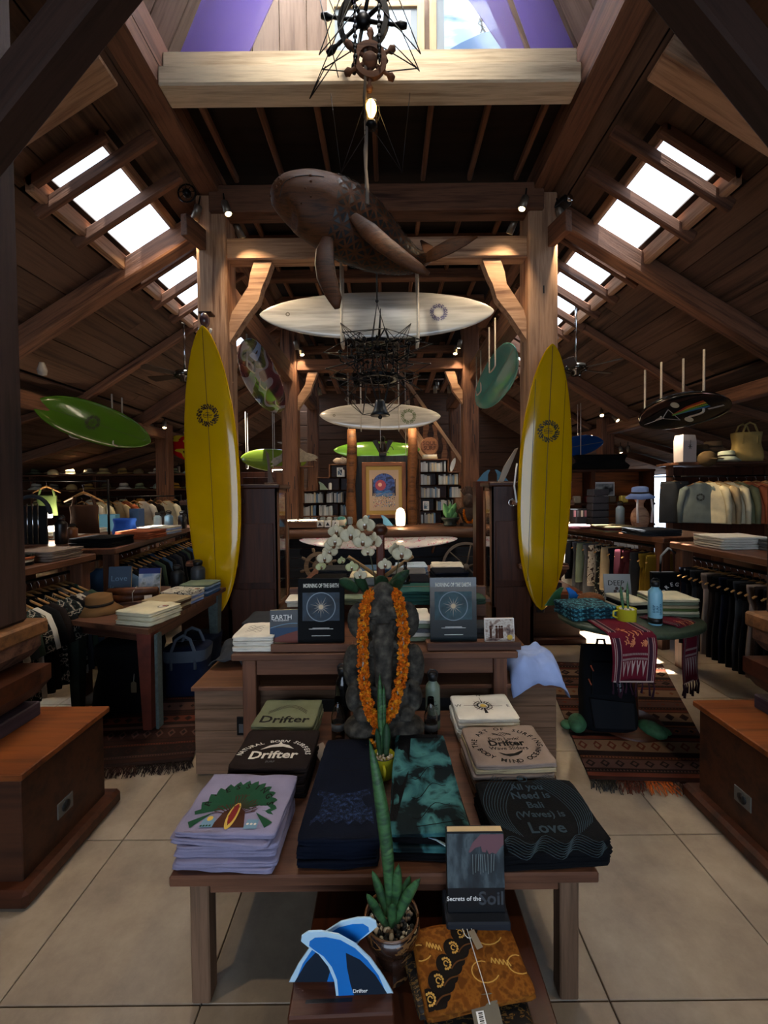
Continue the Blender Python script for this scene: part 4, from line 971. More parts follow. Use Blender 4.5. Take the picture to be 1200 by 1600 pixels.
# ================================================================ SURFBOARDS
def gloss(name, col, rough=.12): return plain(name, col, rough, coat=.6, noise=.06, nscale=2)
def board_mesh(L, W_, T, mat, wide=.0, nose=.0, tailw=.0, rocker=.05, n=26, m=22, pw=.62):
    """board along local X (tail at -L/2, nose at +L/2), width along Y, deck facing +Z"""
    def wf(t):                                # half width along the length
        s_ = 2*t-1; s_ = s_-wide*(1-s_*s_)
        a = max(0, 1-abs(s_)**2.3)**pw
        if s_ < 0 and tailw: a = max(a, tailw*min(1, (1+s_)*14)**.5*1.0)
        return W_/2*a
    def th(t): return T/2*max(.08, (1-abs(2*t-1)**3))**.6
    def rk(t): return rocker*abs(2*t-1)**2.4
    mb = MB(); rings = []
    for i in range(n+1):
        t = .5-.5*math.cos(pi*i/n); x = (t-.5)*L; hw, ht = max(wf(t), .002), th(t); ring = []
        for k in range(m):
            a = 2*pi*k/m; ca, sa = math.cos(a), math.sin(a)
            ring.append(Vector((x, hw*math.copysign(abs(ca)**.8, ca), ht*math.copysign(abs(sa)**.75, sa)+rk(t))))
        rings.append(ring)
    mb.loft(rings, mat)
    def surf(x, y, side=1, off=.002):
        t = max(0, min(1, x/L+.5)); hw = max(wf(t), .002); r = min(.999, abs(y)/hw)
        return Vector((x, y, side*(th(t)*(1-r**(1/.4))**.375+off)+rk(t)))
    return mb, surf, wf
def basis(A, B, normal):
    A, B = Vector(A), Vector(B); x = (B-A).normalized(); z = Vector(normal); z = (z-x*z.dot(x)).normalized(); y = z.cross(x)
    return Matrix((x, y, z)).transposed()
def emblem(mb, f, cx, cy, r, ink, seed=1):
    rr = random.Random(seed)
    for k in range(26):
        a = 2*pi*k/26+rr.uniform(-.08, .08)
        for j in range(3):
            q = r*(.62+.17*j); b = a+.14*(j % 2); s_ = r*.145
            shape(mb, [(cx+q*math.cos(b), cy+q*math.sin(b)), (cx+(q+s_)*math.cos(b)+s_*.7*math.cos(b+1.5), cy+(q+s_)*math.sin(b)+s_*.7*math.sin(b+1.5)), (cx+(q+s_*1.9)*math.cos(b+.06), cy+(q+s_*1.9)*math.sin(b+.06)), (cx+(q+s_)*math.cos(b)-s_*.7*math.cos(b+1.5), cy+(q+s_)*math.sin(b)-s_*.7*math.sin(b+1.5))], ink, f)
def surfboard(label, A, B, normal, W_, T, mat, lines=(), logo=None, group=None, decals=None, L=None, wide=0, tailw=0, rocker=.05, pw=.62, fins=0, roll=0):
    A, B = Vector(A), Vector(B); L = L or (B-A).length
    mb, surf, wf = board_mesh(L, W_, T, mat, wide=wide, tailw=tailw, rocker=rocker, pw=pw)
    t = thing('surfboard', label, 'surfboard', (A+B)/2, group=group); M = basis(A, B, normal); t.rotation_euler = M.to_euler()
    mb.obj('hull', t)
    for j, (yo, w_, ink) in enumerate(lines):
        q = MB(); pts = [(-L*.49+L*.98*k/40) for k in range(41)]
        seg = [(x, yo) for x in pts if abs(yo) < wf(x/L+.5)-.006]
        line(q, seg, w_, ink, lambda x, y: surf(x, y, 1, .0016)); 
        if q.v: q.obj('stringer', t)
    if logo:
        q = MB(); lx, lr, ink, txt = logo
        f_ = lambda x, y: surf(lx+y, -x, 1, .0022)
        emblem(q, f_, 0, 0, lr, ink)
        if txt:
            text(q, 'Drifter', lr*.36, ink, lambda x, y: f_(x, y+lr*.02), .02); line(q, [(-lr*.3, lr*.2), (-lr*.1, lr*.32), (lr*.3, lr*.22)], lr*.05, ink, f_); line(q, [(-lr*.4, -lr*.25), (0, -lr*.18), (lr*.4, -lr*.25)], lr*.05, ink, f_)
        q.obj('emblem', t)
    if decals: decals(t, surf, L, wf)
    for k in range(fins):
        q = MB(); s_ = .12; q.prism([(0, 0), (s_, 0), (s_*.35, s_*.9), (-s_*.15, s_*1.15), (0, s_*.6)], .008, BLK, rotx(pi/2)); q.obj('fin', t, surf(-L*.42+.0*k, (k-(fins-1)/2)*.12, -1, 0), (pi, 0, 0))
    return t
SLINE = plain('stringer_line', '#6b4a10', .4); SBLK = plain('pinline', '#241a08', .4)
YB = gloss('yellow_resin', '#d6a706'); YB2 = gloss('gold_resin', '#c79a04')
def at3(px, py, Y): return at(px, py, Y)
def tailfin(t, surf, L, wf):
    q = MB(); q.box((-L*.5+.02, 0, .02), (.10, .07, .015), BLK); q.obj('tail_strap', t)
surfboard('glossy yellow surfboard standing before the left post with one central line', at(344, 957, 3.90), at(320, 512, 3.90), (0, -1, .03), .50, .075, YB, [(0, .006, SLINE)], (.50, .085, plain('dark_emblem', '#2c1608', .4), True), 'yellow boards standing at the posts', wide=-.05)
surfboard('glossy golden surfboard standing before the right post with three lines', at(843, 951, 3.90), at(860, 540, 3.90), (0, -1, .03), .49, .075, YB2, [(0, .008, SLINE), (-.135, .004, SBLK), (.135, .004, SBLK)], (.42, .085, plain('dark_emblem2', '#2c2a1c', .4), True), 'yellow boards standing at the posts', wide=-.06, decals=tailfin)
# wooden pegs and hooks holding them
for (x, y, s_) in ((376, 784, 1), (293, 786, -1), (367, 883, 1), (302, 880, -1), (338, 917, 1), (802, 786, -1), (886, 786, 1), (813, 884, -1), (878, 884, 1)):
    p = at(x, y, 4.0); q = MB(); q.bar((p.x-s_*.02, p.y+.22, p.z), (p.x+s_*.02, p.y-.07, p.z+.005), .045, .05, DKW, .01); q.bar((p.x+s_*.03, p.y-.08, p.z), (p.x-s_*.045, p.y-.085, p.z), .035, .035, OLD, .01)
    q.obj('wooden_peg', label='wooden peg bracketing the yellow surfboard, %s side, %s' % (('left' if s_ < 0 else 'right')+' board '+('left' if x < 600 else 'right') , 'upper' if y < 800 else ('lowest' if y > 900 else 'lower')), cat='peg', group='pegs holding the standing boards')
p = at(320, 500, 4.05); q = MB(); q.ball(p, (.045, .05, .07), plain('plum_knob', '#4a3438', .25, coat=.5), 14, 10); q.box(p+Vector((0, .05, .075)), (.12, .1, .02), DKW)
q.obj('alarm_siren', label='plum coloured lamp knob on a small shelf above the left yellow board', cat='lamp')
p = at(320, 505, 4.0); q = MB(); q.tube([(p.x+.055*math.cos(a), p.y, p.z-.05+.06*math.sin(a)) for a in [pi+pi*k/10 for k in range(11)]], .012, WHT); q.obj('white_hook', label='white curved hook over the nose of the left yellow board', cat='hook')
p = at(800, 785, 3.8); q = MB(); q.tube([(p.x+.03*math.cos(a), p.y, p.z+.03*math.sin(a)) for a in [.5+5.2*k/14 for k in range(15)]], .006, CHR); q.tube([(p.x+.04, p.y, p.z), (p.x+.05, p.y+.1, p.z+.15), (p.x+.06, p.y+.05, p.z+.35)], .008, WHT); q.obj('wall_hook', label='pale metal hook at the left edge of the golden board', cat='hook')
WB = pattern('balsa_wood', [(.3, '#97928a'), (.5, '#c6c2b8'), (.7, '#aaa69b')], (1.2, 14, 14), 'noise', 6, .22, 'LINEAR', coat=1.0, st=.05)
INKP = plain('emblem_purple', '#5a5570', .4)
def d_leash(t, surf, L, wf):
    q = MB(); ringd(q, 0, 0, .012, .022, plain('plug_grey', '#5f594a', .4), lambda x, y: surf(-L*.38+x, y, 1, .002), 16); q.obj('leash_plug', t)
surfboard('long pale wooden surfboard hung on white ropes below the carved whale', at(408, 496, 4.36), at(770, 490, 4.36), (0, -1, .12), .50, .07, WB, [], (.62, .075, INKP, False), 'boards hung along the nave', decals=d_leash, wide=.02)
surfboard('pale wooden surfboard hung above the framed poster behind the bell', at(500, 650, 7.3), at(688, 652, 7.3), (0, -1, .1), .46, .07, WB, [], (.48, .11, plain('emblem_green', '#5d6a4a', .4), False), 'boards hung along the nave', decals=d_leash)
surfboard('lime green surfboard lying level above the framed poster', at(522, 704, 8.6), at(656, 703, 8.6), (0, -1, .1), .36, .06, gloss('lime_resin', '#6ea63a'), [(0, .006, plain('lime_line', '#4f8a20', .4))], None, 'boards hung along the nave', decals=lambda t, surf, L, wf: (lambda q: (ringd(q, 0, 0, .06, .075, BLK, lambda x, y: surf(L*.15+x, y, 1), 20, 0, 4.5), q.obj('ring_mark', t)))(MB()))
GR = gloss('green_resin', '#3a6018')
surfboard('green surfboard hung on pale ropes in the left aisle', at(232, 689, 6.9), at(47, 627, 5.2), (.30, -1, -.12), .56, .065, GR, [(0, .008, plain('dk_green_line', '#1c3d0c', .4))], (.1, .09, BLK, True), 'boards hung in the side aisles')
def d_dark(t, surf, L, wf):
    q = MB(); f = lambda x, y: surf(x, y, 1, .003); f2 = lambda x, y: surf(x, y, 1, .0045)
    tri = [(-L*.22, 0), (-L*.08, .10), (-L*.08, -.10), (-L*.22, 0)]; line(q, tri, .010, plain('triangle_grey', '#8b8d8c', .3), f2); q.obj('triangle_mark', t)
    for k, (c_, y) in enumerate((('#8a2a1c', .035), ('#b98a2a', .022), ('#4f8a3a', .008), ('#2a6a9a', -.006))):
        q = MB(); line(q, [(-L*.10, .0), (L*.10, y*1.6), (L*.30, y*2.2)], .022, plain('spectrum%d' % k, c_, .3), f if k % 2 else f2); q.obj('colour_stripe', t)
    q = MB(); line(q, [(-L*.45, 0), (-L*.20, .0)], .006, WHT, f); q.obj('light_stripe', t)
    for x, y in ((.0, .13), (-.02*L, -.13)):
        q = MB(); disc(q, L*.02+x, y, .045, plain('pale_dot', '#a9ab94', .4), f2); q.obj('pale_dot', t)
    q = MB(); line(q, [(L*.26, -.05), (L*.42, -.05)], .02, plain('grey_mark', '#8f908a', .4), f2); q.obj('pale_mark', t)
surfboard('black surfboard with a triangle and rainbow stripe hung in the right aisle', at(1004, 660, 5.4), at(1143, 618, 4.35), (-.25, -1, -.62), .52, .06, gloss('black_resin', '#0a0b0d', .05), [], None, 'boards hung in the side aisles', decals=d_dark, pw=.55)
MULTI = pattern('swirl_paint', [(0, '#23262f'), (.38, '#5c2a38'), (.46, '#8a8794'), (.52, '#4f5f2a'), (.58, '#2b3c55'), (.64, '#6f8fc0'), (.7, '#1f2330')], (1.2, 2.2, 2.2), 'noise', 1, .1, 'CONSTANT', coat=1, distort=.6, st=0)
surfboard('multicoloured surfboard hung on ropes beyond the left post', at(372, 532, 4.95), at(439, 637, 7.1), (1, -.35, -.55), .55, .065, MULTI, [], None, 'boards hung along the nave', pw=.5)
TEALR = gloss('teal_resin', '#4f8f86')
surfboard('pale teal surfboard hung on ropes beside the right post', at(811, 540, 4.95), at(749, 630, 7.0), (-1, -.3, -.5), .52, .065, TEALR, [(0, .007, plain('teal_line', '#23504a', .4))], None, 'boards hung along the nave', pw=.5)
surfboard('yellow green surfboard hung low behind the left display cabinet', at(376, 716, 7.9), at(478, 722, 8.3), (.1, -1, .0), .42, .06, gloss('olive_resin', '#6a7f28'), [(0, .006, MC['dk_green_line'])], None, 'boards hung in the side aisles')
surfboard('red and yellow surfboard half hidden behind the left yellow board', at(262, 690, 8.6), at(322, 712, 8.2), (.3, -1, -.2), .46, .06, pattern('red_yellow', [(0, '#b01818'), (.5, '#c9b02a'), (.6, '#161616')], (2, 6, 6), 'noise', 1, .2, 'CONSTANT', coat=1, st=0), [], None, 'boards hung in the side aisles')
surfboard('blue surfboard behind the golden one in the right aisle', at(862, 704, 7.4), at(940, 690, 7.6), (-.1, -1, -.2), .36, .06, gloss('blue_resin', '#123c78'), [(0, .01, C['grey'])], None, 'boards hung in the side aisles')
def rope(label, pts, r=.011, name='rope', cat='rope', mat=ROPE, group='ropes holding the hung boards'):
    q = MB(); q.tube(pts, r, mat, 7); return q.obj(name, label=label, cat=cat, group=group)
def sling(px, py, Y, ztop, drop, label, d=.07, r=.010):
    p = at(px, py, Y)
    pts = [(p.x, Y-d, ztop)]+[(p.x, Y-d*math.cos(a), p.z-drop+ -.02*math.sin(a)) for a in [pi*k/8 for k in range(9)]]+[(p.x, Y+d, ztop)]
    rope(label, pts, r)
sling(535, 500, 4.36, 3.82, .25, 'thick white rope holding the long wooden board, left one', .085, .014)
sling(652, 500, 4.36, 3.82, .25, 'thick white rope holding the long wooden board, right one', .085, .014)
sling(564, 650, 7.3, 3.65, .24, 'thin rope on the wooden board over the poster, left one', .07, .007); sling(623, 650, 7.3, 3.65, .24, 'thin rope on the wooden board over the poster, right one', .07, .007)
sling(118, 655, 5.9, ZR(4.3)-.05, .24, 'pale rope holding the green board, left one', .12, .012); sling(184, 672, 6.45, ZR(4.0)-.05, .22, 'pale rope holding the green board, right one', .12, .012)
sling(1020, 640, 5.25, 3.0, .12, 'brown rope holding the black board, left one', .16, .012); sling(1083, 630, 4.8, 3.0, .12, 'brown rope holding the black board, right one', .16, .012)
for px, py, Y, l in ((392, 560, 5.3, 'multicoloured board, front one'), (411, 590, 6.0, 'multicoloured board, middle one'), (434, 620, 6.8, 'multicoloured board, rear one'), (769, 560, 5.4, 'teal board, front one'), (748, 600, 6.6, 'teal board, rear one')):
    sling(px, py, Y, 3.6, .13, 'grey rope holding the '+l, .15, .010)
for px, l in ((545, 'left'), (634, 'right')): sling(px, 704, 8.6, 4.5, .16, 'thin rope holding the lime board, %s one' % l, .06, .006)
for px, py, Y, l in ((386, 716, 8.0, 'yellow green board, left one'), (428, 718, 8.1, 'yellow green board, right one'), (905, 695, 7.5, 'blue board')): sling(px, py, Y, 3.0, .18, 'thin rope holding the '+l, .06, .006)
# ================================================================ CABINETS, COUNTER, BACK SHELVES
def cabinet(label, xin, sg, y0, y1, z1, w):
    """glass display cabinet; the glazed side faces the nave"""
    t = thing('display_cabinet', label, 'cabinet', (xin-sg*0, (y0+y1)/2, 0)); D = (y1-y0)
    s = sg                      # body extends towards sg (outwards)
    q = MB(); q.box((s*(w/2), -D/2+.012, z1/2), (w, .024, z1-.02), DKW); q.obj('back_panel', t)
    for k in range(2): q = MB(); q.box((s*w/2, -D/2-.006, .25+.62*k+.06), (w-.08, .012, .56), wood('cabinet_panel', '#2c150d', '#4d2a1a', .5)); q.obj('panel', t)
    q = MB(); q.box((s*w/2, D/2-.012, z1/2), (w, .024, z1-.02), DKW); q.obj('far_panel', t)
    q = MB(); q.box((s*(w-.012), 0, z1/2), (.024, D, z1-.02), DKW); q.obj('outer_panel', t)
    q = MB(); q.box((s*w/2, 0, z1+.01), (w+.06, D+.06, .04), DKW, bev=.01); q.obj('cornice', t)
    q = MB(); q.box((s*w/2, 0, .2), (w, D, .4), DKW); q.obj('base', t)
    for yy in (-D/2+.03, D/2-.03): q = MB(); q.box((s*.012, yy, (z1+.4)/2), (.03, .06, z1-.4), OLD); q.obj('stile', t)
    for zz in (.42, z1-.03): q = MB(); q.box((s*.012, 0, zz), (.03, D, .05), OLD); q.obj('rail', t)
    for k in range(4): q = MB(); q.box((s*w/2, 0, .62+.22*k), (w-.06, D-.06, .008), plain('shelf_glass', '#a9b8b4', .1, alpha=.6)); q.obj('glass_shelf', t)
    q = MB(); q.box((s*.006, 0, (z1+.4)/2), (.004, D-.1, z1-.46), GLS, bev=0); q.obj('glass_pane', t)
    for k in range(5):
        for j in range(2):
            q = MB(); zz = .45+.22*k; q.box((s*.12, -.08+.16*j, zz+.05), (.10, .09, .08), [plain('case_tan', '#9b7a55', .6), plain('case_white', '#c9c2b4', .5), plain('case_dark', '#2a2624', .5)][(k+j) % 3]); q.obj('goods_box', t)
    return t
cabinet('tall wooden display cabinet with a glass side behind the left yellow board', -1.03, -1, 4.02, 4.42, 1.55, .48)
cabinet('tall wooden display cabinet with a glass side behind the golden board', .985, 1, 4.02, 4.34, 1.55, .40)
CL = thing('cabinet_light', 'warm strip light inside the right glass cabinet', 'light', (1.30, 4.18, 1.45)); q = MB(); q.box((0, 0, 0), (.1, .16, .015), plain('warm_strip', '#ffd9a0', emit=6), bev=0); q.obj('strip', CL)
for _x, _e in ((1.2, 9), (-1.28, 5)):
    _l = bpy.data.lights.new('case_light', 'POINT'); _l.energy = _e; _l.color = (1, .7, .4); _l.shadow_soft_size = .04; _o = bpy.data.objects.new('case_light', _l); COL.objects.link(_o); _o.location = (_x, 4.18, 1.40)
# counter
ct = thing('sales_counter', 'long sales counter with a thick live-edge wooden top and black boarded front', 'counter', (0, 6.9, 0))
LEDG = wood('live_edge', '#2c1a12', '#5b3b28', .5, .6, .05, .7)
q = MB()
def fn(u, v):
    x = -1.75+3.75*u; a = v*2*pi; r = .13+.02*nz(x, a, 0, 3)
    return (x, -.05+.42*math.copysign(abs(math.cos(a))**.5, math.cos(a))+.03*nz(x, 1, 0, 2), .86+.085*math.copysign(abs(math.sin(a))**.5, math.sin(a))+.012*nz(x, a, 3, 4))
q.grid(fn, 40, 16, LEDG, g=lambda u, v: (3.75*u, v*.6, 0)); q.box((.12, 0, .87), (3.7, .7, .12), LEDG); q.obj('live_edge_top', ct)
for k in range(5):
    q = MB(); q.box((.12, -.28, .09+.155*k), (3.45, .03, .148), BLACKW); q.obj('plank', ct)
for x in (-1.62, 1.9): q = MB(); q.box((x, -.28, .4), (.14, .16, .8), OLD, bev=.02); q.obj('log_leg', ct)
ZK = .955
# lit glass top case at the left of the counter
lc = thing('jewel_case', 'low glass-topped case with bright strip lights on the counter left end', 'case', (-1.42, 6.72, ZK))
q = MB(); q.box((0, 0, .045), (.66, .42, .09), OLD); q.obj('body', lc)
for k in range(2): q = MB(); q.box((-.16+.32*k, .08, .10), (.29, .05, .012), plain('strip_light', '#fff0cf', emit=14), bev=0); q.obj('strip_light', lc)
q = MB(); q.box((0, 0, .135), (.66, .42, .006), GLS, bev=0); q.obj('glass_top', lc)
for k in range(7): q = MB(); q.box((-.27+.09*k, -.08, .10), (.03, .03, .012), WHT); q.obj('trinket', lc)
# sunglasses cabinet with a bright edge
sg_ = thing('sunglasses_cabinet', 'wall cabinet with a bright edge light full of sunglasses left of the book shelves', 'cabinet', (-1.79, 7.75, 1.0))
q = MB(); q.box((0, .16, .47), (.52, .02, .94), DKW); q.obj('back_panel', sg_)
for s_ in (-1, 1): q = MB(); q.box((s_*.25, 0, .47), (.03, .34, .94), OLD); q.obj('side_panel', sg_)
for z in (0, .93): q = MB(); q.box((0, 0, z), (.52, .34, .03), OLD); q.obj('top_board' if z else 'bottom_board', sg_)
q = MB(); q.box((-.235, -.16, .47), (.015, .012, .88), plain('led_white', '#fff4dd', emit=9), bev=0); q.obj('led_strip', sg_); q = MB(); q.box((0, -.16, .905), (.46, .012, .015), MC['led_white'], bev=0); q.obj('led_strip', sg_)
for k in range(4): q = MB(); q.box((0, 0, .12+.2*k), (.47, .3, .008), plain('shelf_glass', '#a9b8b4', .1)); q.obj('glass_shelf', sg_)
def glasses(loc, col, label, s=1.0):
    t = thing('sunglasses', label, 'sunglasses', loc, (0, 0, 0), 'sunglasses in the lit cabinet')
    q = MB()
    for x in (-.033, .033): q.ball((x*s, 0, .02*s), (.028*s, .006, .022*s), col, 10, 6)
    q.tube([(-.01*s, 0, .025*s), (0, -.004, .03*s), (.01*s, 0, .025*s)], .003, col, 5)
    for x in (-.06, .06): q.tube([(x*s, 0, .028*s), (x*1.02*s, .10, .022*s)], .003, col, 5)
    q.obj('frame', t)
for k in range(4):
    for j in range(3): glasses((-1.79-.15+.15*j, 7.66, 1.0+.126+.2*k), [BLK, plain('tortoise', '#5a3a22', .2), plain('lens_blue', '#33506b', .1), WHT][(k+j) % 4], '%s sunglasses, %s column, %s shelf of the lit cabinet' % (['black', 'tortoiseshell', 'blue', 'white'][(k+j) % 4], ['left', 'middle', 'right'][j], ['lowest', 'second', 'third', 'top'][k]))
FISHM = plain('fish_wood', '#8b8172', .7, noise=.2, nscale=30)
q = MB(); fish = [(-.42, -.02), (-.38, .05), (-.26, .10), (-.22, .14), (-.14, .11), (-.02, .12), (.05, .20), (-.30, .34), (-.22, .34), (.0, .31), (.12, .22), (.22, .15), (.34, .12), (.41, .08), (.42, .05), (.36, .03), (.40, .0), (.34, .01), (.10, -.02), (.0, -.10), (-.14, -.16), (-.08, -.08), (-.10, -.01), (-.22, .0), (-.34, -.08), (-.42, -.08), (-.36, -.03)]
_p = at(455, 668+14, 6.9); q.prism(fish[::-1], .025, FISHM, rotx(pi/2), bev=.02); q.obj('fish_carving', None, (-1.62, 7.55, 2.05), label='grey wooden flying fish carving above the sunglasses cabinet', cat='carving')
q = MB(); q.box((-1.64, 7.62, 1.955), (.7, .2, .02), OLD); q.obj('high_shelf', label='thin shelf under the flying fish carving', cat='shelf')
# stepped book shelves both sides of the poster
BKC = [plain('spine_'+n, c, .7) for n, c in (('white', '#b9bcc0'), ('grey', '#8f959b'), ('cream', '#b8ad94'), ('blue', '#5f7d9c'), ('dark', '#2b2f36'), ('pale', '#a8b4bd'))]
def cubby(label, X, Y, Z, cols_, rowh, side):
    """stepped shelf: cols_ = list of (x0, x1, z0, rows)"""
    t = thing('stepped_bookcase', label, 'bookcase', (X, Y, Z))
    for (x0, x1, z0, z1) in cols_:
        for x in (x0, x1): q = MB(); q.box((x, 0, (z0+z1)/2), (.02, .24, z1-z0+.02), OLD, bev=.003); q.obj('upright', t)
        for z in (z0, z1): q = MB(); q.box(((x0+x1)/2, 0, z), (x1-x0+.02, .24, .02), OLD, bev=.003); q.obj('shelf_board', t)
        q = MB(); q.box(((x0+x1)/2, .115, (z0+z1)/2), (x1-x0, .01, z1-z0), DKW, bev=0); q.obj('back_board', t)
    return t
RH = .235
def bins(rows, side):
    out = []
    for r, (a, b, div) in enumerate(rows):
        xs = [a]+div+[b]
        for x0, x1 in zip(xs, xs[1:]): out.append((x0, x1, r*RH, (r+1)*RH))
    return out
rowsL = [(-.58, .42, [-.24, .14]), (-.50, .42, [-.10]), (-.25, .42, [.16]), (-.02, .42, [])]
rowsR = [(-.42, .30, [0]), (-.42, .22, [-.14]), (-.42, .58, [.10]), (-.42, .30, [-.10]), (-.42, .10, [])]
bl = bins(rowsL, -1); br = bins(rowsR, 1)
SLX, SRX, SHY = -1.02, 1.03, 7.9
cubby('stepped wooden bookcase left of the framed poster', SLX, SHY, 1.06, bl, RH, -1)
cubby('stepped wooden bookcase right of the framed poster', SRX, SHY, .90, br, RH, 1)
fin_pts = [(0, 0), (.15, 0), (.12, .035), (.06, .11), (.0, .15), (-.03, .15), (.0, .09)]
def small_book(loc, w, h, t_, m, label, group, tilt=0):
    q = MB(); q.box((0, 0, h/2), (t_, w, h), m, bev=.002); return q.obj('book', None, loc, (0, tilt, 0), label=label, cat='book', group=group)
bprot = {}
ROWN = ['bottom', 'second', 'third', 'fourth', 'top']
BAY = {}
def fillbin(side, X, Z, b, idx, what):
    row = ROWN[int(round(b[2]/RH))]; bay = 'bay %d' % idx; bay = BAY[side, idx]
    x0, x1, z0, z1 = b; x = x0+.02; w_ = '%s bookcase' % side; n = 0
    if what == 'books':
        frac = R.choice((1, 1, .75))
        while x < x0+(x1-x0)*frac-.045:
            th_ = R.choice((.022, .028, .035)); mi = R.choice((0, 0, 0, 1, 1, 2, 3, 5, 4)); hh = R.choice((.16, .175, .19)); key = (th_, mi, hh); n += 1
            loc = (X+x+th_/2, SHY-.02, Z+z0+.011)
            lab = '%s %s book in the %s, compartment %d' % ('thin' if th_ < .025 else ('thick' if th_ > .03 else 'medium'), ['white', 'grey', 'cream', 'blue', 'dark', 'pale blue'][mi], w_, idx)
            lab = '%s book, %s from left, %s bay of %s row, %s' % (['white', 'grey', 'cream', 'blue', 'dark', 'pale blue'][mi], (['first', 'second', 'third', 'fourth', 'fifth', 'sixth', 'seventh', 'eighth', 'ninth', 'tenth', 'eleventh', 'twelfth', 'thirteenth', 'fourteenth', 'fifteenth', 'sixteenth', 'seventeenth']+['last']*20)[n-1], bay, row, w_)
            if key not in bprot: bprot[key] = small_book(loc, .15, hh, th_-.003, BKC[mi], lab, 'books in the %s' % w_); 
            else: inst(bprot[key], loc, (0, 0, 0), None, None, lab, 'books in the %s' % w_)
            x += th_
    elif what == 'fin':
        q = MB(); q.prism(fin_pts, .012, plain('fin_sage', '#8ea28c', .3), rotx(pi/2)); q.obj('surfboard_fin', None, (X+x0+.05, SHY-.06, Z+z0+.012), label='pale green surfboard fin, %s bay of %s row, %s' % (bay, row, w_), cat='fin')
    elif what == 'bottle':
        bottle('small white bottle, %s bay of %s row, %s' % (bay, row, w_), (X+(x0+x1)/2+.03, SHY-.05, Z+z0+.012), .03, .16, WHT, handle=False, name='bottle')
    elif what == 'frame':
        t = thing('small_picture', 'small framed picture, %s bay of %s row, %s' % (bay, row, w_), 'picture', (X+(x0+x1)/2-.03, SHY-.08, Z+z0+.012))
        q = MB(); q.box((0, 0, .085), (.11, .012, .17), WHT); q.obj('frame', t); q = MB(); q.box((0, -.007, .09), (.08, .003, .12), pattern('mini_photo', [(.4, '#5b7186'), (.5, '#cfd6da'), (.6, '#2c3a48')], (20, 20, 20), st=0), bev=0); q.obj('photo', t)
for sd_, bb in (('left', bl), ('right', br)):
    for i, b in enumerate(bb):
        same = sorted([c for c in bb if c[2] == b[2]]); k = same.index(b)
        BAY[sd_, i+1] = ['only'] [0] if len(same) == 1 else (['left', 'right'] if len(same) == 2 else ['left', 'middle', 'right'])[k]
for i, b in enumerate(bl):
    for w_ in [['books'], ['books'], ['books', 'fin'], ['books', 'fin'], ['books', 'bottle'], ['fin', 'bottle'], ['bottle'], ['frame', 'bottle']][min(i, 7)]: fillbin('left', SLX, 1.06, b, i+1, w_)
for i, b in enumerate(br):
    for w_ in [['books', 'fin'], ['bottle'], ['frame'], ['fin', 'books'], ['books'], ['books'], ['books', 'bottle'], ['books', 'fin'], ['books', 'frame']][min(i, 8)]: fillbin('right', SRX, .90, b, i+1, w_)
# round carved sign, shell, little board on the shelves
rs = thing('round_sign', 'round carved wooden sign standing on two books above the right bookcase', 'sign', (.80, 7.88, 2.09))
q = MB(); q.box((0, 0, .02), (.27, .16, .04), plain('cream_book', '#b7a78c', .7)); q.box((0, 0, .06), (.25, .15, .035), WHT); q.obj('base_books', rs)
q = MB(); q.lathe([(0, -.02), (.155, -.02), (.165, -.01), (.165, .01), (.155, .02), (.14, .014), (0, .014)], plain('carved_terracotta', '#6b4a38', .8, noise=.2), (0, 0, .24), 30, rotx(pi/2)); ds_ = q.obj('disc', rs)
q = MB(); text(q, 'SOUL', .10, DKW, lambda x, y: Vector((x, -.022, .285+y)), .03); text(q, 'SURF', .10, DKW, lambda x, y: Vector((x, -.022, .195+y)), .03); q.obj('lettering', ds_)
q = MB(); q.lathe([(0, 0), (.03, .02), (.06, .07), (.05, .14), (.08, .17), (.05, .24), (.02, .30), (0, .32)], plain('shell', '#c9b39a', .5, noise=.3), (0, 0, 0), 14, roty(pi/2) @ rotz(.4)); q.obj('conch_shell', None, (-.98, 7.85, 2.07), label='large pale conch shell on top of the left bookcase', cat='shell')
surfboard('tiny white toy surfboard leaning on the right bookcase', (1.18, 7.86, 1.85), (1.26, 7.86, 2.10), (0, -1, .1), .08, .012, gloss('white_resin', '#cfd6da'))
bkc = thing('back_counter', 'dark wooden back counter under the bookcases and the framed poster', 'counter', (-.1, 7.95, 0))
q = MB(); q.box((0, 0, .43), (4.0, .5, .86), DKW); q.obj('body', bkc); q = MB(); q.box((0, 0, .875), (4.05, .56, .035), TBL); q.obj('top', bkc)
for k in range(6): q = MB(); q.box((-1.65+.66*k, -.255, .45), (.6, .012, .7), MC['cabinet_panel']); q.obj('panel', bkc)
# poster wall, logs and poster
bp = MB(); bp.box((-.08, 7.72, 1.52), (.98, .04, 1.25), BLACKW); bp.obj('dark_panel', label='dark panel behind the framed poster between the two log posts', cat='panel')
for X, l in ((-.62, 'left'), (.46, 'right')):
    q = MB(); q.tube([(X+.015*math.sin(k*1.1), 7.60, .0+.326*k) for k in range(9)], [.085+.012*math.sin(k*2.2) for k in range(9)], wood('rough_log', '#2e1a10', '#7d4f2c', .6, .6, .05, 1.0), 12); q.obj('log_post', None, None, None, label='rough reddish log post at the %s edge of the framed poster' % l, cat='post')
p = at(600, 766, 7.55)
po = thing('framed_poster', 'framed colourful poster of a blue arch, red sun and beach crowd', 'picture', (p.x, 7.60, p.z))
q = MB(); PW, PH = .78, 1.0
for s_ in (-1, 1): q.box((s_*(PW/2-.035), 0, 0), (.07, .05, PH), wood('poster_frame', '#4a2a18', '#8a5633', .5), bev=.006); q.box((0, 0, s_*(PH/2-.035)), (PW, .048, .07), MC['poster_frame'], bev=.006)
q.obj('frame', po)
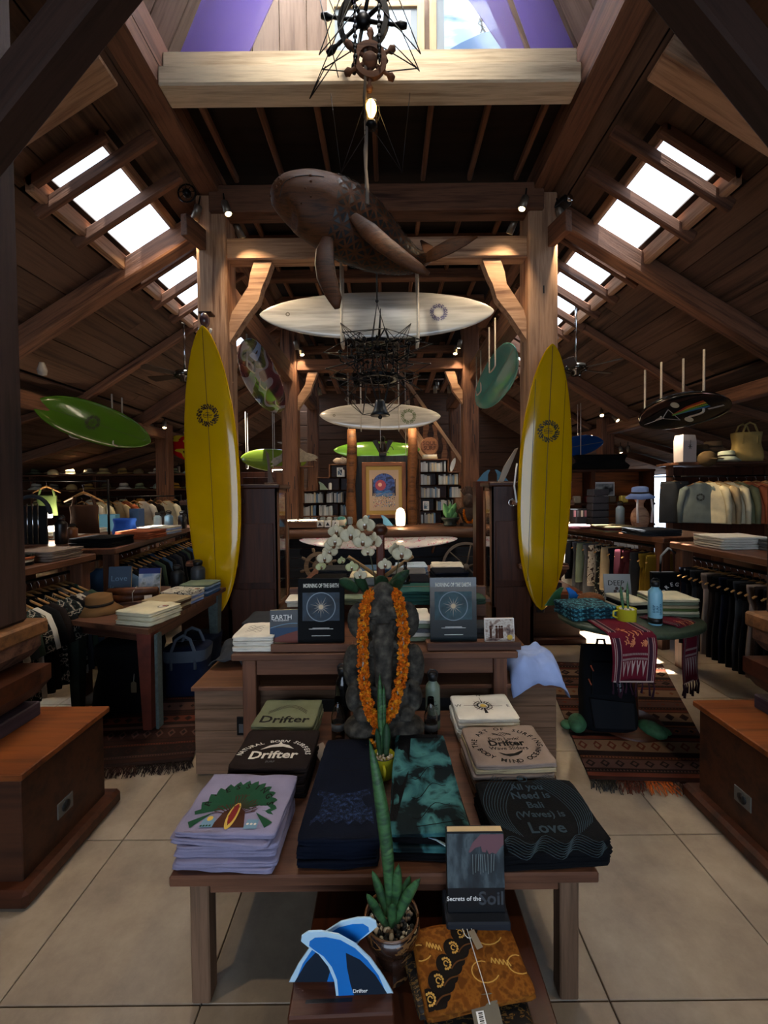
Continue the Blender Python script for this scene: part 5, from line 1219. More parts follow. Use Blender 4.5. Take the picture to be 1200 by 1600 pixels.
q = MB(); q.box((0, .01, 0), (PW-.1, .01, PH-.1), plain('mat_gold', '#b8964a', .6), bev=0); q.obj('mat_board', po)
q = MB(); f0 = lambda x, y: Vector((x, .002, y)); f1 = lambda x, y: Vector((x, -.001, y)); f2 = lambda x, y: Vector((x, -.004, y)); f3 = lambda x, y: Vector((x, -.006, y))
rect(q, -.26, -.36, .26, .36, plain('poster_cream', '#c3a78c', .6), f0)
BLU = pattern('poster_blue', [(.4, '#27386e'), (.5, '#3f5ea8'), (.6, '#1c2247')], (12, 12, 12), 'noise', 4, .6, 'LINEAR', st=0)
shape(q, [(-.19, -.05), (.19, -.05), (.19, .14)]+[(.19*math.cos(pi*k/14), .14+.16*math.sin(pi*k/14)) for k in range(1, 14)]+[(-.19, .14)], BLU, f1)
disc(q, -.06, .09, .095, plain('poster_red', '#a8485c', .6), f2); disc(q, -.07, .10, .035, plain('poster_sun', '#e8b09a', .6), f3)
for k in range(5): line(q, [(-.15+.03*j, -.02-.02*k+.008*math.sin(j+k)) for j in range(11)], .012, plain('poster_sea', '#3f7fc0', .6), f2)
for sg in (-1, 1):
    for k in range(8): a = pi/2+sg*(.2+.35*k); line(q, [(sg*.20, -.02), (sg*.20+.07*math.cos(a), -.02+.09*math.sin(a))], .008, plain('poster_ink', '#23203a', .6), f3)
    rect(q, sg*.2-.008, -.1, sg*.2+.008, .2, MC['poster_ink'], f2)
for k in range(120):
    x, y = R.uniform(-.19, .19), R.uniform(-.30, -.08); disc(q, x, y, R.uniform(.004, .010), [MC['poster_ink'], WHT, MC['poster_red'], MC['poster_sea'], plain('poster_teal', '#2f6a6a', .6)][k % 5], f3, 6)
q.obj('artwork', po, kind='stuff')
# things on the counter
lamp = thing('glowing_jar_lamp', 'white rounded jar lamp glowing on the counter right of the orchids', 'lamp', (.215, 6.72, ZK))
q = MB(); q.lathe([(0, 0), (.06, 0), (.072, .03), (.078, .12), (.075, .20), (.055, .26), (.02, .285), (0, .287)], plain('lamp_glow', '#fff2d8', .5, emit=3.2, ecol='#ffe6b8'), n=20); q.obj('shade', lamp)
q = MB(); q.lathe([(0, -.01), (.07, -.01), (.07, .005), (0, .005)], DKW, n=18); q.obj('base', lamp)
pl = bpy.data.lights.new('jar_light', 'POINT'); pl.energy = 10; pl.color = (1, .78, .5); pl.shadow_soft_size = .05; plo = bpy.data.objects.new('jar_light', pl); COL.objects.link(plo); plo.parent = lamp; plo.location = (0, -.16, .14)
q = MB(); q.lathe([(0, 0), (.06, 0), (.085, .05), (.08, .11), (.045, .155), (0, .165)], pattern('painted_egg', [(.3, '#c9c2b0'), (.5, '#3f8a8a'), (.62, '#d19a3a')], (3, 3, 16), st=0, rough=.4), n=16); q.obj('painted_egg', None, (-.72+.0, 6.75, ZK), label='painted egg with teal and orange bands on the counter', cat='ornament')
for k in range(2):
    q = MB(); q.prism([(x*(1.1 if k else -1.1), y*1.1) for x, y in (fin_pts if k else fin_pts[::-1])], .012, plain('fin_steel', '#3f6a88', .25, coat=.5), rotx(pi/2)); q.obj('surfboard_fin', None, (-.30+.24*k, 6.8, ZK), label='blue grey fin on the counter below the poster, %s one' % ('right' if k else 'left'), cat='fin')
surfboard('white surfboard with pink scrolls laid along the counter front', (-1.32, 6.42, .755), (1.06, 6.42, .755), (0, -.55, 1), .42, .05, pattern('pink_scroll', [(0, '#b9b6b8'), (.47, '#c4c1c3'), (.5, '#b05f78'), (.53, '#c2bec0')], (5, 9, 9), 'noise', 1, .2, 'CONSTANT', coat=1, distort=1.5, st=0), rocker=.03)
for x in (-.9, .7):
    q = MB(); q.bar((x, 6.6, .55), (x, 6.3, .70), .03, .03, OLD); q.obj('board_bracket', label='wooden bracket under the pink scrolled board, %s end' % ('left' if x < 0 else 'right'), cat='bracket')
def wheel(label, loc, r, n, mat, spoke_out=.0, tube_r=.02, rim_w=.03, rot=(0, 0, 0), name='wagon_wheel', hub=.04, flat=False, handle=.0, parent_cat='wheel', group=None):
    t = thing(name, label, parent_cat, loc, rot, group)
    q = MB(); prof = [(r-rim_w, -tube_r), (r, -tube_r), (r, tube_r), (r-rim_w, tube_r)]; rings = []
    for k in range(33):
        a = 2*pi*k/32; rings.append([Vector((p[0]*math.cos(a), p[1], p[0]*math.sin(a))) for p in prof])
    q.loft(rings, mat, False, smooth=False); q.obj('rim', t)
    q = MB(); q.lathe([(0, -.03), (hub, -.03), (hub*1.1, 0), (hub, .03), (0, .03)], mat, (0, 0, 0), 16, rotx(pi/2)); q.obj('hub', t)
    for k in range(n):
        a = 2*pi*k/n+.3; c_, s_ = math.cos(a), math.sin(a); q = MB(); r1 = r-rim_w*.5
        if handle: q.tube([(hub*c_, 0, hub*s_), (r1*c_, 0, r1*s_), (r1*1.12*c_, 0, r1*1.12*s_), (r1*1.2*c_, 0, r1*1.2*s_), (r1*1.3*c_, 0, r1*1.3*s_), (r1*(1.3+handle)*c_, 0, r1*(1.3+handle)*s_)], [tube_r*.6, tube_r*.5, tube_r*.9, tube_r*.6, tube_r*1.1, tube_r*.7], mat, 7)
        else: q.tube([(hub*.8*c_, 0, hub*.8*s_), ((r-.01+spoke_out)*c_, 0, (r-.01+spoke_out)*s_)], [tube_r*.8, tube_r*.55], mat, 6)
        q.obj('spoke', t)
    return t
wheel('large grey spoked wagon wheel leaning on the counter front, right', (1.16, 6.25, .385), .36, 6, plain('old_iron', '#6a615a', .7, .1), tube_r=.016, rim_w=.035, rot=(-.05, 0, 0))
wheel('wooden ship wheel with stub handles leaning on the counter front, left', (-.98, 6.05, .45), .20, 8, wood('drift_wood', '#4a3d34', '#80705f', .8), tube_r=.022, rim_w=.055, rot=(-.08, 0, 0), name='ship_wheel', hub=.08, handle=.25)
q = MB(); q.box((-.98, 6.05, .085), (.42, .30, .17), OLD); q.obj('low_stool', label='low wooden block carrying the wooden ship wheel', cat='block')
# carved statue with garland and potted plant on counter right
cs = thing('carved_bust', 'dark carved bust with a fan crown and yellow garland on the counter right end', 'statue', (1.30, 6.8, ZK))
q = MB(); q.ball((0, 0, .16), (.12, .09, .16), OLD, 14, 10); q.ball((0, -.02, .38), (.095, .08, .12), OLD, 14, 10); q.ball((0, -.10, .37), (.02, .02, .03), OLD, 8, 6); q.ball((0, .0, .22), (.17, .08, .08), OLD, 12, 8); q.lathe([(0, -.02), (.14, -.02), (.13, .03), (0, .03)], OLD, n=18)
for s_ in (-1, 1): q.ball((s_*.035, -.085, .40), (.016, .012, .01), OLD, 8, 6)
q.box((0, -.092, .335), (.05, .012, .012), OLD)
melt('bust', q, .010, plain('dark_carving', '#3a2a22', .7, noise=.3, nscale=30), cs)
for k in range(9):
    a = pi*(.18+.64*k/8); q = MB(); q.bar((.07*math.cos(a), 0, .45+.03*math.sin(a)), (.14*math.cos(a), .01, .48+.14*math.sin(a)), .03, .018, MC['dark_carving'], .006); q.obj('crown_feather', cs)
for sg in (-1, 1):
    for k in range(4): q = MB(); leaf(q, (sg*.16, .02, .12), (sg*(.24+.05*k), .02, .36-.06*k), .05, MC['dark_carving'], n=6); q.obj('carved_leaf', cs)
q = MB()
for k in range(60):
    a = pi*k/59; 
    for j in range(2): blossom(q, (.09*math.cos(a)*1.0+R.uniform(-.01, .01), -.10, .24-.20*math.sin(a)+R.uniform(-.012, .012)), .016, MAR2 if k % 3 else MAR)
q.obj('garland', cs, kind='stuff')
pp = thing('potted_plant', 'leafy green plant in a dark bowl left of the carved bust', 'plant', (1.00, 6.72, ZK))
q = MB(); q.lathe([(0, 0), (.10, 0), (.11, .02), (.09, .05), (.14, .10), (.15, .13), (.13, .13), (0, .10)], plain('dark_pot', '#26302c', .4), n=18); q.obj('pot', pp)
for k in range(9):
    a = 2*pi*k/9; q = MB(); leaf(q, (0, 0, .1), (.11*math.cos(a), .05*math.sin(a), .20+.08*(k % 3)), .085, plain('fresh_leaf', '#5f9a62', .4), n=6, facing=Vector((.1, -1, .1))); q.obj('leaf', pp)
bowl = MB(); bowl.lathe([(0, 0), (.05, 0), (.02, .02), (.02, .08), (.08, .10), (.085, .12), (0, .11)], plain('brass_wood', '#7a5630', .5), n=16); bowl.obj('offering_bowl', None, (1.58, 6.75, ZK), label='small footed wooden offering bowl right of the carved bust', cat='bowl')
for k, (x, l) in enumerate(((-.92, 'left'), (-.8, 'middle'), (-.68, 'right'))):
    t = thing('sticker_box', 'small white box of stickers on the counter, %s of three' % l, 'box', (x-.12, 6.68, ZK)); q = MB(); q.box((0, 0, .05), (.10, .12, .10), WHT); q.obj('box', t)
    q = MB(); q.prism([(-.03, -.025), (.03, -.025), (.0, .03)], .002, plain('sticker_black', '#22252c', .5), rotx(pi/2), (0, -.061, .05)); q.obj('print', t)
for k in range(5):
    q = MB(); q.box((0, 0, .07), (.09, .1, .14), [plain('jar_grey', '#6b7275', .3), plain('jar_glass', '#a3a9a6', .2)][k % 2], bev=.02); q.obj('jar', None, (-1.05+.11*k, 7.0, ZK), label='small glass jar of trinkets behind the stickers, %s from left' % ['first', 'second', 'third', 'fourth', 'fifth'][k], cat='jar', group='jars on the counter')
# fins on top of right cabinet and carved fin
q = MB(); q.prism([(0, 0), (.05, 0), (.10, .10), (.20, .34), (.17, .33), (.06, .16)], .02, plain('bone_wood', '#a39684', .6), rotx(pi/2), bev=.05); q.obj('carved_fin', None, (1.08, 4.15, 1.572), label='curved pale carved fin standing on the right display cabinet', cat='carving')
for k in range(2):
    q = MB(); q.prism([(x*(1 if k else -1), y) for x, y in (fin_pts if k else fin_pts[::-1])], .01, plain('fin_steel', '#3f6a88', .25), rotx(pi/2)); q.obj('surfboard_fin', None, (1.33+.12*k, 5.6, 1.62), label='dark blue fin on the high ledge behind the right cabinet, %s one' % ('right' if k else 'left'), cat='fin')
q = MB(); q.box((1.36, 5.6, .81), (.42, .2, 1.62), DKW); q.obj('narrow_cupboard', label='dark narrow cupboard behind the right display cabinet', cat='cupboard')
q = MB(); q.prism([(-.03, 0), (.03, 0), (.0, .12), (-.02, .30), (-.05, .34), (-.03, .2)], .02, plain('horn_wood', '#5c4636', .6), rotx(pi/2), bev=.05); q.box((0, 0, .01), (.12, .06, .02), OLD); q.obj('carved_fin', None, (-1.12, 4.15, 1.575), label='slim dark carved horn standing on the left display cabinet', cat='carving')
q = MB(); q.box((-1.42, 4.9, 1.42), (.40, .3, .62), wood('crate_wood', '#4a2a1c', '#7a4a33', .6)); q.box((-1.42, 4.74, 1.42), (.34, .02, .5), DKW); q.obj('wooden_chest', label='reddish wooden chest showing above the left display cabinet', cat='chest')
q = MB(); q.box((-1.42, 4.9, .55), (.5, .4, 1.1), DKW); q.obj('base_cupboard', label='dark cupboard carrying the reddish chest', cat='cupboard')
# eagle figure above the poster
eg = thing('winged_figure', 'dark carved winged figure hanging above the framed poster', 'carving', (-.06, 7.70, 2.15))
q = MB(); q.ball((0, 0, .16), (.06, .05, .12), BLKM, 10, 8); q.ball((0, -.02, .30), (.045, .05, .05), BLKM, 10, 8); q.box((0, 0, .02), (.14, .10, .06), BLKM)
for sg in (-1, 1):
    for k in range(4): q.prism([(0, 0), (sg*.03, 0), (sg*(.10+.02*k), .14+.03*k), (sg*(.07+.02*k), .17+.03*k)][::sg], .02, BLKM, rotx(pi/2), (sg*.03, .01, .12-.03*k))
melt('figure', q, .009, plain('black_bronze', '#1d1814', .4, .5), eg, smooth=1)
# stairs at the back right
stt = thing('staircase', 'wooden staircase with wavy balusters rising left behind the right bookcase', 'staircase', (0, 0, 0))
sA, sB = Vector((2.38, 8.9, .05)), Vector((.10, 8.9, 3.35))
q = MB(); q.bar(sA, sB, .07, .24, OLDL); q.obj('stringer', stt); q = MB(); q.bar(sA+Vector((0, .8, 0)), sB+Vector((0, .8, 0)), .07, .24, OLDL); q.obj('stringer', stt)
q = MB(); q.bar(sA+Vector((.1, -.02, .75)), sB+Vector((.1, -.02, .75)), .05, .07, OLDL); q.obj('handrail', stt)
for k in range(12):
    p = sA.lerp(sB, (k+.5)/12); q = MB(); q.box(p+Vector((0, .4, .06)), (.26, .8, .035), OLD); q.obj('tread', stt)
    q = MB(); q.prism([(-.05, 0), (.05, 0), (.03, .2), (.07, .35), (.04, .5), (.06, .68), (-.06, .68), (-.02, .5), (-.05, .35), (-.06, .2)], .025, OLD, rotx(pi/2), (p.x+.06, p.y-.02, p.z+.08)); q.obj('baluster', stt)
# ================================================================ ORCHIDS AND TOTEM OVER THE STATUE
PET = plain('orchid_petal', '#c4b999', .6, noise=.12, nscale=30); PETY = plain('orchid_petal_yellow', '#b5b684', .6, noise=.12, nscale=30); LIP = plain('orchid_lip', '#6b4426', .5); STM = plain('orchid_stem', '#4a4a33', .6)
oc = thing('orchid_plant', 'white phalaenopsis orchid with arching sprays in a pot behind the statue', 'plant', (-.03, 2.06, ZT))
q = MB(); q.lathe([(0, 0), (.06, 0), (.075, .10), (.08, .45), (.07, .45), (0, .43)], plain('dark_pot2', '#1b1d1c', .5), n=18); q.obj('pot', oc)
def orch(px, py, Y, r, mat=PET, tilt=(0, 0)):
    p = at(px, py, Y)-Vector((-.03, 2.06, ZT)); M = Euler((tilt[0], 0, tilt[1])).to_matrix()
    q = MB()
    def pet(a, L, w):
        n = 6; dirx = Vector((math.cos(a), 0, math.sin(a))); side = Vector((-math.sin(a), 0, math.cos(a)))
        q.grid(lambda u, v: p+M @ (dirx*L*v+side*w*(u-.5)*2*max(.05, math.sin(pi*min(.985, v*.82+.16))**.6)+Vector((0, -.18*r*math.sin(v*2.6)+.25*r*(u-.5)**2, 0))), 5, n, mat, thick=.0012)
    pet(0, r*1.08, r*.62); pet(pi, r*1.08, r*.62); pet(pi/2, r*.98, r*.40); pet(pi/2+2.2, r*.92, r*.38); pet(pi/2-2.2, r*.92, r*.38)
    f = q.obj('flower', oc)
    q = MB(); q.ball(p+M @ Vector((0, -.012, -.2*r)), (.22*r, .012, .28*r), LIP, 8, 6); q.ball(p+M @ Vector((0, -.016, .02*r)), (.12*r, .01, .12*r), WHT, 8, 6); q.obj('lip', f)
for (x, y, Y, r, m_, tl) in ((548, 836, 1.92, .056, PET, (0, .1)), (572, 820, 1.98, .055, PET, (0, -.4)), (520, 850, 1.97, .05, PET, (.1, .5)), (586, 845, 1.94, .05, PET, (0, -.7)), (525, 830, 2.02, .045, PET, (0, .3)),
        (522, 850, 2.0, .04, PET, (0, .9)), (523, 846, 1.95, .042, PET, (0, .2)), (507, 872, 1.93, .040, PET, (0, .2)), (516, 861, 1.99, .042, PET, (.2, -.1)), (501, 885, 1.96, .030, PETY, (0, .6)),
        (628, 865, 1.93, .052, PET, (0, -.1)), (601, 882, 1.91, .036, PET, (0, .2)), (616, 858, 1.99, .040, PET, (0, .6)), (550, 886, 1.92, .034, PETY, (0, .0)), (533, 876, 1.95, .024, PETY, (0, .7)), (563, 898, 1.90, .034, PET, (0, -.1)), (567, 846, 1.90, .05, PET, (.1, .0)), (575, 862, 2.02, .036, PET, (0, .0))):
    orch(x, y, Y, r*.82, m_, tl)
def stem(pts):
    q = MB(); q.tube([at(*p)-Vector((-.03, 2.06, ZT)) for p in pts], .0028, STM, 6); q.obj('stem', oc)
stem([(590, 960, 2.06), (585, 900, 2.05), (575, 850, 2.03), (550, 828, 2.02), (525, 840, 2.01), (507, 865, 1.99), (500, 888, 1.98)])
stem([(585, 960, 2.06), (572, 920, 2.05), (560, 880, 2.03), (545, 872, 2.0), (530, 876, 1.98)]); stem([(610, 960, 2.06), (615, 920, 2.05), (622, 880, 2.0), (625, 862, 1.98), (603, 875, 1.95)])
for (x0, y0, x1, y1, w_) in ((560, 925, 530, 905, .05), (600, 930, 640, 890, .05), (575, 930, 555, 895, .045), (590, 925, 600, 900, .06), (612, 930, 625, 905, .05)):
    q = MB(); leaf(q, at(x0, y0, 2.03)-Vector((-.03, 2.06, ZT)), at(x1, y1, 1.98)-Vector((-.03, 2.06, ZT)), w_, LEAFD, n=8); q.obj('leaf', oc)
tot = thing('wooden_totem', 'tall reddish wooden totem with a leather band rising behind the orchids', 'totem', (-.045, 2.885, ZC))
q = MB(); q.box((0, 0, .22), (.055, .05, .40), wood('totem_wood', '#40180c', '#6b2f1a', .4), bev=.008); q.ball((0, 0, .44), (.05, .04, .045), DKW, 12, 8); q.box((0, 0, .03), (.09, .09, .06), DKW); q.obj('body', tot)
q = MB(); q.tube([(.11*math.cos(a), -.10*math.sin(a), .035) for a in [pi*k/12 for k in range(13)]], .0, DKW) if False else q.grid(lambda u, v: (.13*math.cos(pi*u), -.11*math.sin(pi*u), -.01+.065*v), 16, 1, plain('leather', '#4a2c22', .35), thick=.004); q.obj('leather_band', tot)
for sg in (-1, 1): q = MB(); q.tube([(0, .03, .10), (sg*.12, .02, .19), (sg*.22, .0, .26)], [.014, .012, .013], wood('bamboo', '#7a5a3a', '#a88458', .5), 8); q.obj('arm', tot)
q = MB(); q.ball((0, 0, .09), (.035, .035, .10), plain('black_gloss2', '#111214', .15, coat=.5), 12, 8); q.lathe([(.0, .17), (.012, .17), (.012, .23), (0, .23)], MC['black_gloss2'], n=10); q.obj('black_vase', None, (.12, 2.84, ZC), label='glossy black vase right of the totem', cat='vase')
# ================================================================ WHALE AND CHANDELIERS
WH = wood('whale_wood', '#2a1508', '#512d12', .6, 2.0, .0, .6)
wh = thing('carved_whale', 'carved brown wooden whale with a pierced pattern hanging under the loft', 'carving', tuple(at(550, 355, 3.35)))
W0 = at(550, 355, 3.35)
def wp(px, py, Y): return at(px, py, Y)-W0
spine = [(434, 322, 3.10, 8, 8), (440, 318, 3.12, 28, 22), (455, 316, 3.15, 40, 30), (485, 322, 3.2, 50, 38), (520, 336, 3.27, 56, 44), (555, 356, 3.35, 56, 46), (590, 380, 3.42, 46, 38), (620, 398, 3.5, 32, 28), (645, 408, 3.56, 19, 18), (662, 406, 3.6, 11, 12), (672, 402, 3.62, 7, 10)]
sp = []
for i in range(len(spine)-1):
    for j in range(4):
        t_ = j/4; a, b = spine[i], spine[i+1]; t_ = t_
        sp.append([a[k]+(b[k]-a[k])*t_ for k in range(5)])
sp.append(list(spine[-1]))
for _ in range(3): sp = [sp[0]]+[[(sp[i-1][k]+2*sp[i][k]+sp[i+1][k])/4 for k in range(5)] for i in range(1, len(sp)-1)]+[sp[-1]]
NR = 28; rings = []
for i, s_ in enumerate(sp):
    c = wp(s_[0], s_[1], s_[2]); d = wp(*sp[min(i+1, len(sp)-1)][:3])-wp(*sp[max(i-1, 0)][:3]); d.normalize()
    up = Vector((0, 0, 1)); up = (up-d*up.dot(d)).normalized(); sd = d.cross(up); h = s_[3]/667*3.3; w_ = s_[4]/667*3.3*1.05
    rings.append([c+up*h*math.cos(2*pi*k/NR)*(1 if math.cos(2*pi*k/NR) > 0 else 1.0)+sd*w_*math.sin(2*pi*k/NR) for k in range(NR)])
q = MB(); q.loft(rings, WH); q.obj('body', wh)
q = MB()                                       # pierced triangles on the rear half
n = len(rings)
for i in range(int(n*.38), int(n*.86), 2):
    for k in range(0, NR, 2):
        a, b, c_, d_ = rings[i][k], rings[i][(k+2) % NR], rings[i+2][(k+2) % NR], rings[i+2][k]; ctr = rings[i+1][(k+1) % NR]
        ax = wp(*sp[i][:3]); o_ = (ctr-ax).normalized()*.009
        tri = [(a, b, (c_+d_)/2), (c_, d_, (a+b)/2)]
        for T in ((a, b, ctr), (b, c_, ctr), (c_, d_, ctr), (d_, a, ctr)):
            g = (T[0]+T[1]+T[2])/3; q.add([g+(p-g)*.6+o_ for p in T], [[0, 2, 1]], BLK)
q.obj('pierced_pattern', wh, kind='stuff')
q = MB(); pts = [rings[i][5]*1.0+(rings[i][5]-wp(*sp[i][:3])).normalized()*.002 for i in range(1, 14)]; q.tube(pts, .0025, BLK, 5)
pts = [rings[i][NR-5]+(rings[i][NR-5]-wp(*sp[i][:3])).normalized()*.002 for i in range(1, 14)]; q.tube(pts, .0025, BLK, 5); q.obj('mouth_line', wh, kind='stuff')
q = MB()
for k in range(26):
    i = R.randint(2, 11); kk = R.choice(list(range(2, 11))+list(range(18, 27))); p = rings[i][kk]; q.ball(p, R.uniform(.006, .011), WH, 7, 5)
q.obj('bumps', wh, kind='stuff')
def flip(path, ws, name, nrm=Vector((0, -1, 0)), th=.02):
    P = [wp(*p) for p in path]; rr = []
    for i, p in enumerate(P):
        d = (P[min(i+1, len(P)-1)]-P[max(i-1, 0)]).normalized(); s_ = d.cross(nrm).normalized(); nn = s_.cross(d); w_ = ws[i]/667*3.3/2
        rr.append([p+s_*w_*math.cos(2*pi*k/12)+nn*th*(.35+.65*ws[i]/max(ws))*math.sin(2*pi*k/12) for k in range(12)])
    q = MB(); q.loft(rr, WH); q.obj(name, wh)
flip([(512, 372, 3.1), (508, 390, 3.06), (507, 410, 3.02), (510, 432, 2.99), (517, 452, 2.97), (524, 468, 2.96), (527, 482, 2.96)], [16, 26, 28, 28, 24, 19, 8], 'flipper')
flip([(552, 338, 3.08), (575, 360, 2.98), (600, 382, 2.92), (630, 404, 2.88), (655, 420, 2.86), (670, 428, 2.85)], [14, 26, 24, 20, 14, 5], 'flipper', Vector((.2, -1, -.4)))
flip([(660, 405, 3.58), (680, 396, 3.5), (705, 384, 3.45), (728, 376, 3.42), (746, 370, 3.4)], [18, 28, 28, 17, 3], 'fluke', Vector((0.1, -1, .25)), .012)
flip([(662, 404, 3.62), (672, 395, 3.75), (668, 386, 3.85), (658, 376, 3.95)], [14, 24, 20, 5], 'fluke', Vector((0, -1, .3)), .012)
q = MB(); q.prism([(0, 0), (.05, 0), (.055, .02)], .012, WH, rotx(pi/2), wp(578, 312, 3.33)); q.obj('back_fin', wh)
rope('thin pale rope holding the carved whale up to the loft, front one', [at(572, 318, 3.35), at(572, 318, 3.35)*1.0+Vector((0, 0, .9))], .008, group='ropes of the whale')
BW = plain('black_wire', '#0c0c0d', .5)
def star(mb, c, r, z, n=7, seed=1, drop=.1):
    rr = random.Random(seed); tips = []
    for k in range(n):
        a = 2*pi*k/n+rr.uniform(-.2, .2); tips.append(Vector((r*math.cos(a), r*math.sin(a)*.9, z+rr.uniform(-.06, .06)))+c)
    core = [Vector((.35*r*math.cos(2*pi*k/n+.45), .35*r*math.sin(2*pi*k/n+.45), z-drop if k % 2 else z+drop))+c for k in range(n)]
    for k in range(n):
        for j in (k-1, k, (k+1) % n): mb.tube([tips[k], core[j]], .0035, BW, 5)
        mb.tube([core[k], core[(k+1) % n]], .0035, BW, 5); mb.tube([core[k-1], core[(k+1) % n]], .003, BW, 5)
        mb.ball(tips[k], .007, BW, 6, 4)
def flatwheel(parent, c, r, nsp, name='wheel'):
    q = MB(); rr = []
    for k in range(29):
        a = 2*pi*k/28; rr.append([Vector((u*math.cos(a), u*math.sin(a), v))+c for u, v in ((r-.03, -.015), (r, -.015), (r, .015), (r-.03, .015))])
    q.loft(rr, BLKM, False, smooth=False)
    for k in range(nsp):
        a = 2*pi*k/nsp; q.tube([Vector((u*math.cos(a), u*math.sin(a), 0))+c for u in (0, r, r*1.1, r*1.2, r*1.35)], [.012, .01, .016, .012, .008], BLKM, 6)
    q.ball(c, .04, BLKM, 10, 6); return q.obj(name, parent)
c0 = at(590, 560, 3.7)
ch = thing('wire_chandelier', 'black wire star chandelier with ship wheels and a brass bell, below the whale', 'chandelier', tuple(c0))
Z0 = Vector((0, 0, 0))
q = MB(); star(q, Z0, .47, .10, 8, 3); q.obj('wire_star', ch); q = MB(); star(q, Z0, .45, -.12, 9, 8); q.obj('wire_star', ch); q = MB(); star(q, Z0, .38, -.30, 7, 5, .18); q.obj('wire_star', ch)
q = MB()
for k in range(3):
    a = 2.1*k+.6; tip = Vector((.36*math.cos(a), .2*math.sin(a), .34))
    for j in range(4): q.tube([tip, Vector((tip.x*(.2+.2*j), tip.y*.5, .13))], .0035, BW, 5)
for k in range(3): q.tube([(0, 0, .47), (.10*math.cos(2.1*k), .10*math.sin(2.1*k), .13)], .004, BW, 5)
q.obj('wire_peak', ch)
flatwheel(ch, Vector((0, 0, .10)), .19, 8); flatwheel(ch, Vector((0, 0, -.17)), .17, 8)
for k in range(10):
    a = 2*pi*k/10; q = MB(); r0, r1 = .2+.02*(k % 3), .26+.06*(k % 2)
    q.tube([Vector((.12*math.cos(a), .12*math.sin(a), .0)), Vector((r0*math.cos(a), r0*math.sin(a), -.06)), Vector((r1*math.cos(a), r1*math.sin(a), -.02)), Vector((r1*math.cos(a), r1*math.sin(a), .05))], .007, BLKM, 6); q.ball((r1*math.cos(a), r1*math.sin(a), .06), .02, BLKM, 8, 6); q.obj('arm', ch)
for k in range(6):
    a = 2*pi*k/6+.3; q = MB()
    for j in range(9): q.ball((.18*math.cos(a), .18*math.sin(a), .09-.028*j), (.007 if j % 2 else .012, .012 if j % 2 else .007, .016), BLKM, 6, 4)
    q.obj('chain', ch, kind='stuff')
q = MB(); q.tube([(0, 0, .47), (0, 0, .95)], .006, BLK); q.ball((0, 0, .49), .016, BLK, 8, 6); q.obj('cable', ch)
bell = thing('hanging_bell', 'dark metal bell hanging under the black wire chandelier', 'bell', tuple(at(594, 650, 3.5)))
q = MB(); q.lathe([(.0, .03), (.078, 0), (.082, .008), (.062, .035), (.046, .08), (.04, .115), (.03, .13), (0, .132)], plain('bell_metal', '#43484c', .35, .9), n=24); q.ball((0, 0, -.01), .018, BLK, 8, 6); q.obj('bell_body', bell)
q = MB(); q.tube([(0, 0, -.02), (.0, 0, -.26)], .002, ROPE, 5); q.tube([(0, 0, .13), (-.02, .15, .36), (-.03, .2, .52)], .004, BLK, 6); q.obj('cord', bell)
# upper chandelier of ship wheels
c1_ = at(578, 95, 2.75)
c2_ = thing('ship_wheel_chandelier', 'tall hanging piece of dark ship wheels, chains and wires with a caged bulb', 'chandelier', tuple(c1_))
def vwheel(c, r, n, tilt, hd, mat=BLKM):
    M = Euler(tilt).to_matrix(); q = MB(); rr = []
    for k in range(29):
        a = 2*pi*k/28; rr.append([M @ Vector((u*math.cos(a), v, u*math.sin(a)))+Vector(c) for u, v in ((r-.035, -.018), (r, -.018), (r, .018), (r-.035, .018))])
    q.loft(rr, mat, False, smooth=False); o = q.obj('wheel', c2_)
    q = MB(); q.ball(c, (.05, .04, .05), mat, 12, 8); q.obj('hub', o)
    for k in range(n):
        a = 2*pi*k/n+.5; dv = Vector((math.cos(a), 0, math.sin(a))); q = MB(); q.tube([M @ (dv*u)+Vector(c) for u in (.04, r, r*1.12, r*1.22, r*1.45, r*1.7)], [.013, .011, .012, .010, .024, .016], mat, 8); q.obj('spoke', o)
vwheel((0, 0, 0), .105, 6, (.1, 0, .1), .1, OLD); vwheel((-.04, .05, .30), .17, 8, (.15, 0, -.2), .1)
q = MB()
for sx in (-1, 1):
    T1 = Vector((sx*.30-.0, 0, -.05)); 
    for e in ((sx*.05, 0, .35), (sx*.12, 0, .55), (sx*.02, 0, .12), (sx*.10, .05, -.02)): q.tube([T1+Vector((sx*.02, 0, .09)) if e[2] > .3 else T1, e], .0035, BW, 5)
    T2 = Vector((sx*.40, .1, -.14)) if sx < 0 else Vector((.32, .1, .03))
    for e in ((sx*.06, 0, .5), (sx*.15, 0, .1), (sx*.28, 0, -.03)): q.tube([T2, e], .0035, BW, 5)
    T3 = Vector((sx*.20, .1, -.62))
    for e in ((sx*.05, 0, -.3), (sx*.25, 0, -.2), (0, 0, -.4)): q.tube([T3, e], .002, BW, 5)
q.tube([(-.36, 0, .6), (-.2, 0, -.1)], .0035, BW, 5); q.tube([(-.34, 0, .6), (-.12, 0, .05)], .0035, BW, 5)
q.obj('wires', c2_)
for x in (-.09, .06):
    q = MB()
    for j in range(22): q.ball((x, -.03, .6-.03*j), (.008 if j % 2 else .015, .015 if j % 2 else .008, .019), BLKM, 6, 4)
    q.obj('chain', c2_, kind='stuff')
q = MB(); q.tube([(-.03+.006*math.sin(k*1.7), 0, .1-.11*k) for k in range(10)], [.012+.003*math.sin(k*2.3) for k in range(10)], plain('driftwood_stick', '#6d6258', .9), 7); q.obj('stick', c2_)
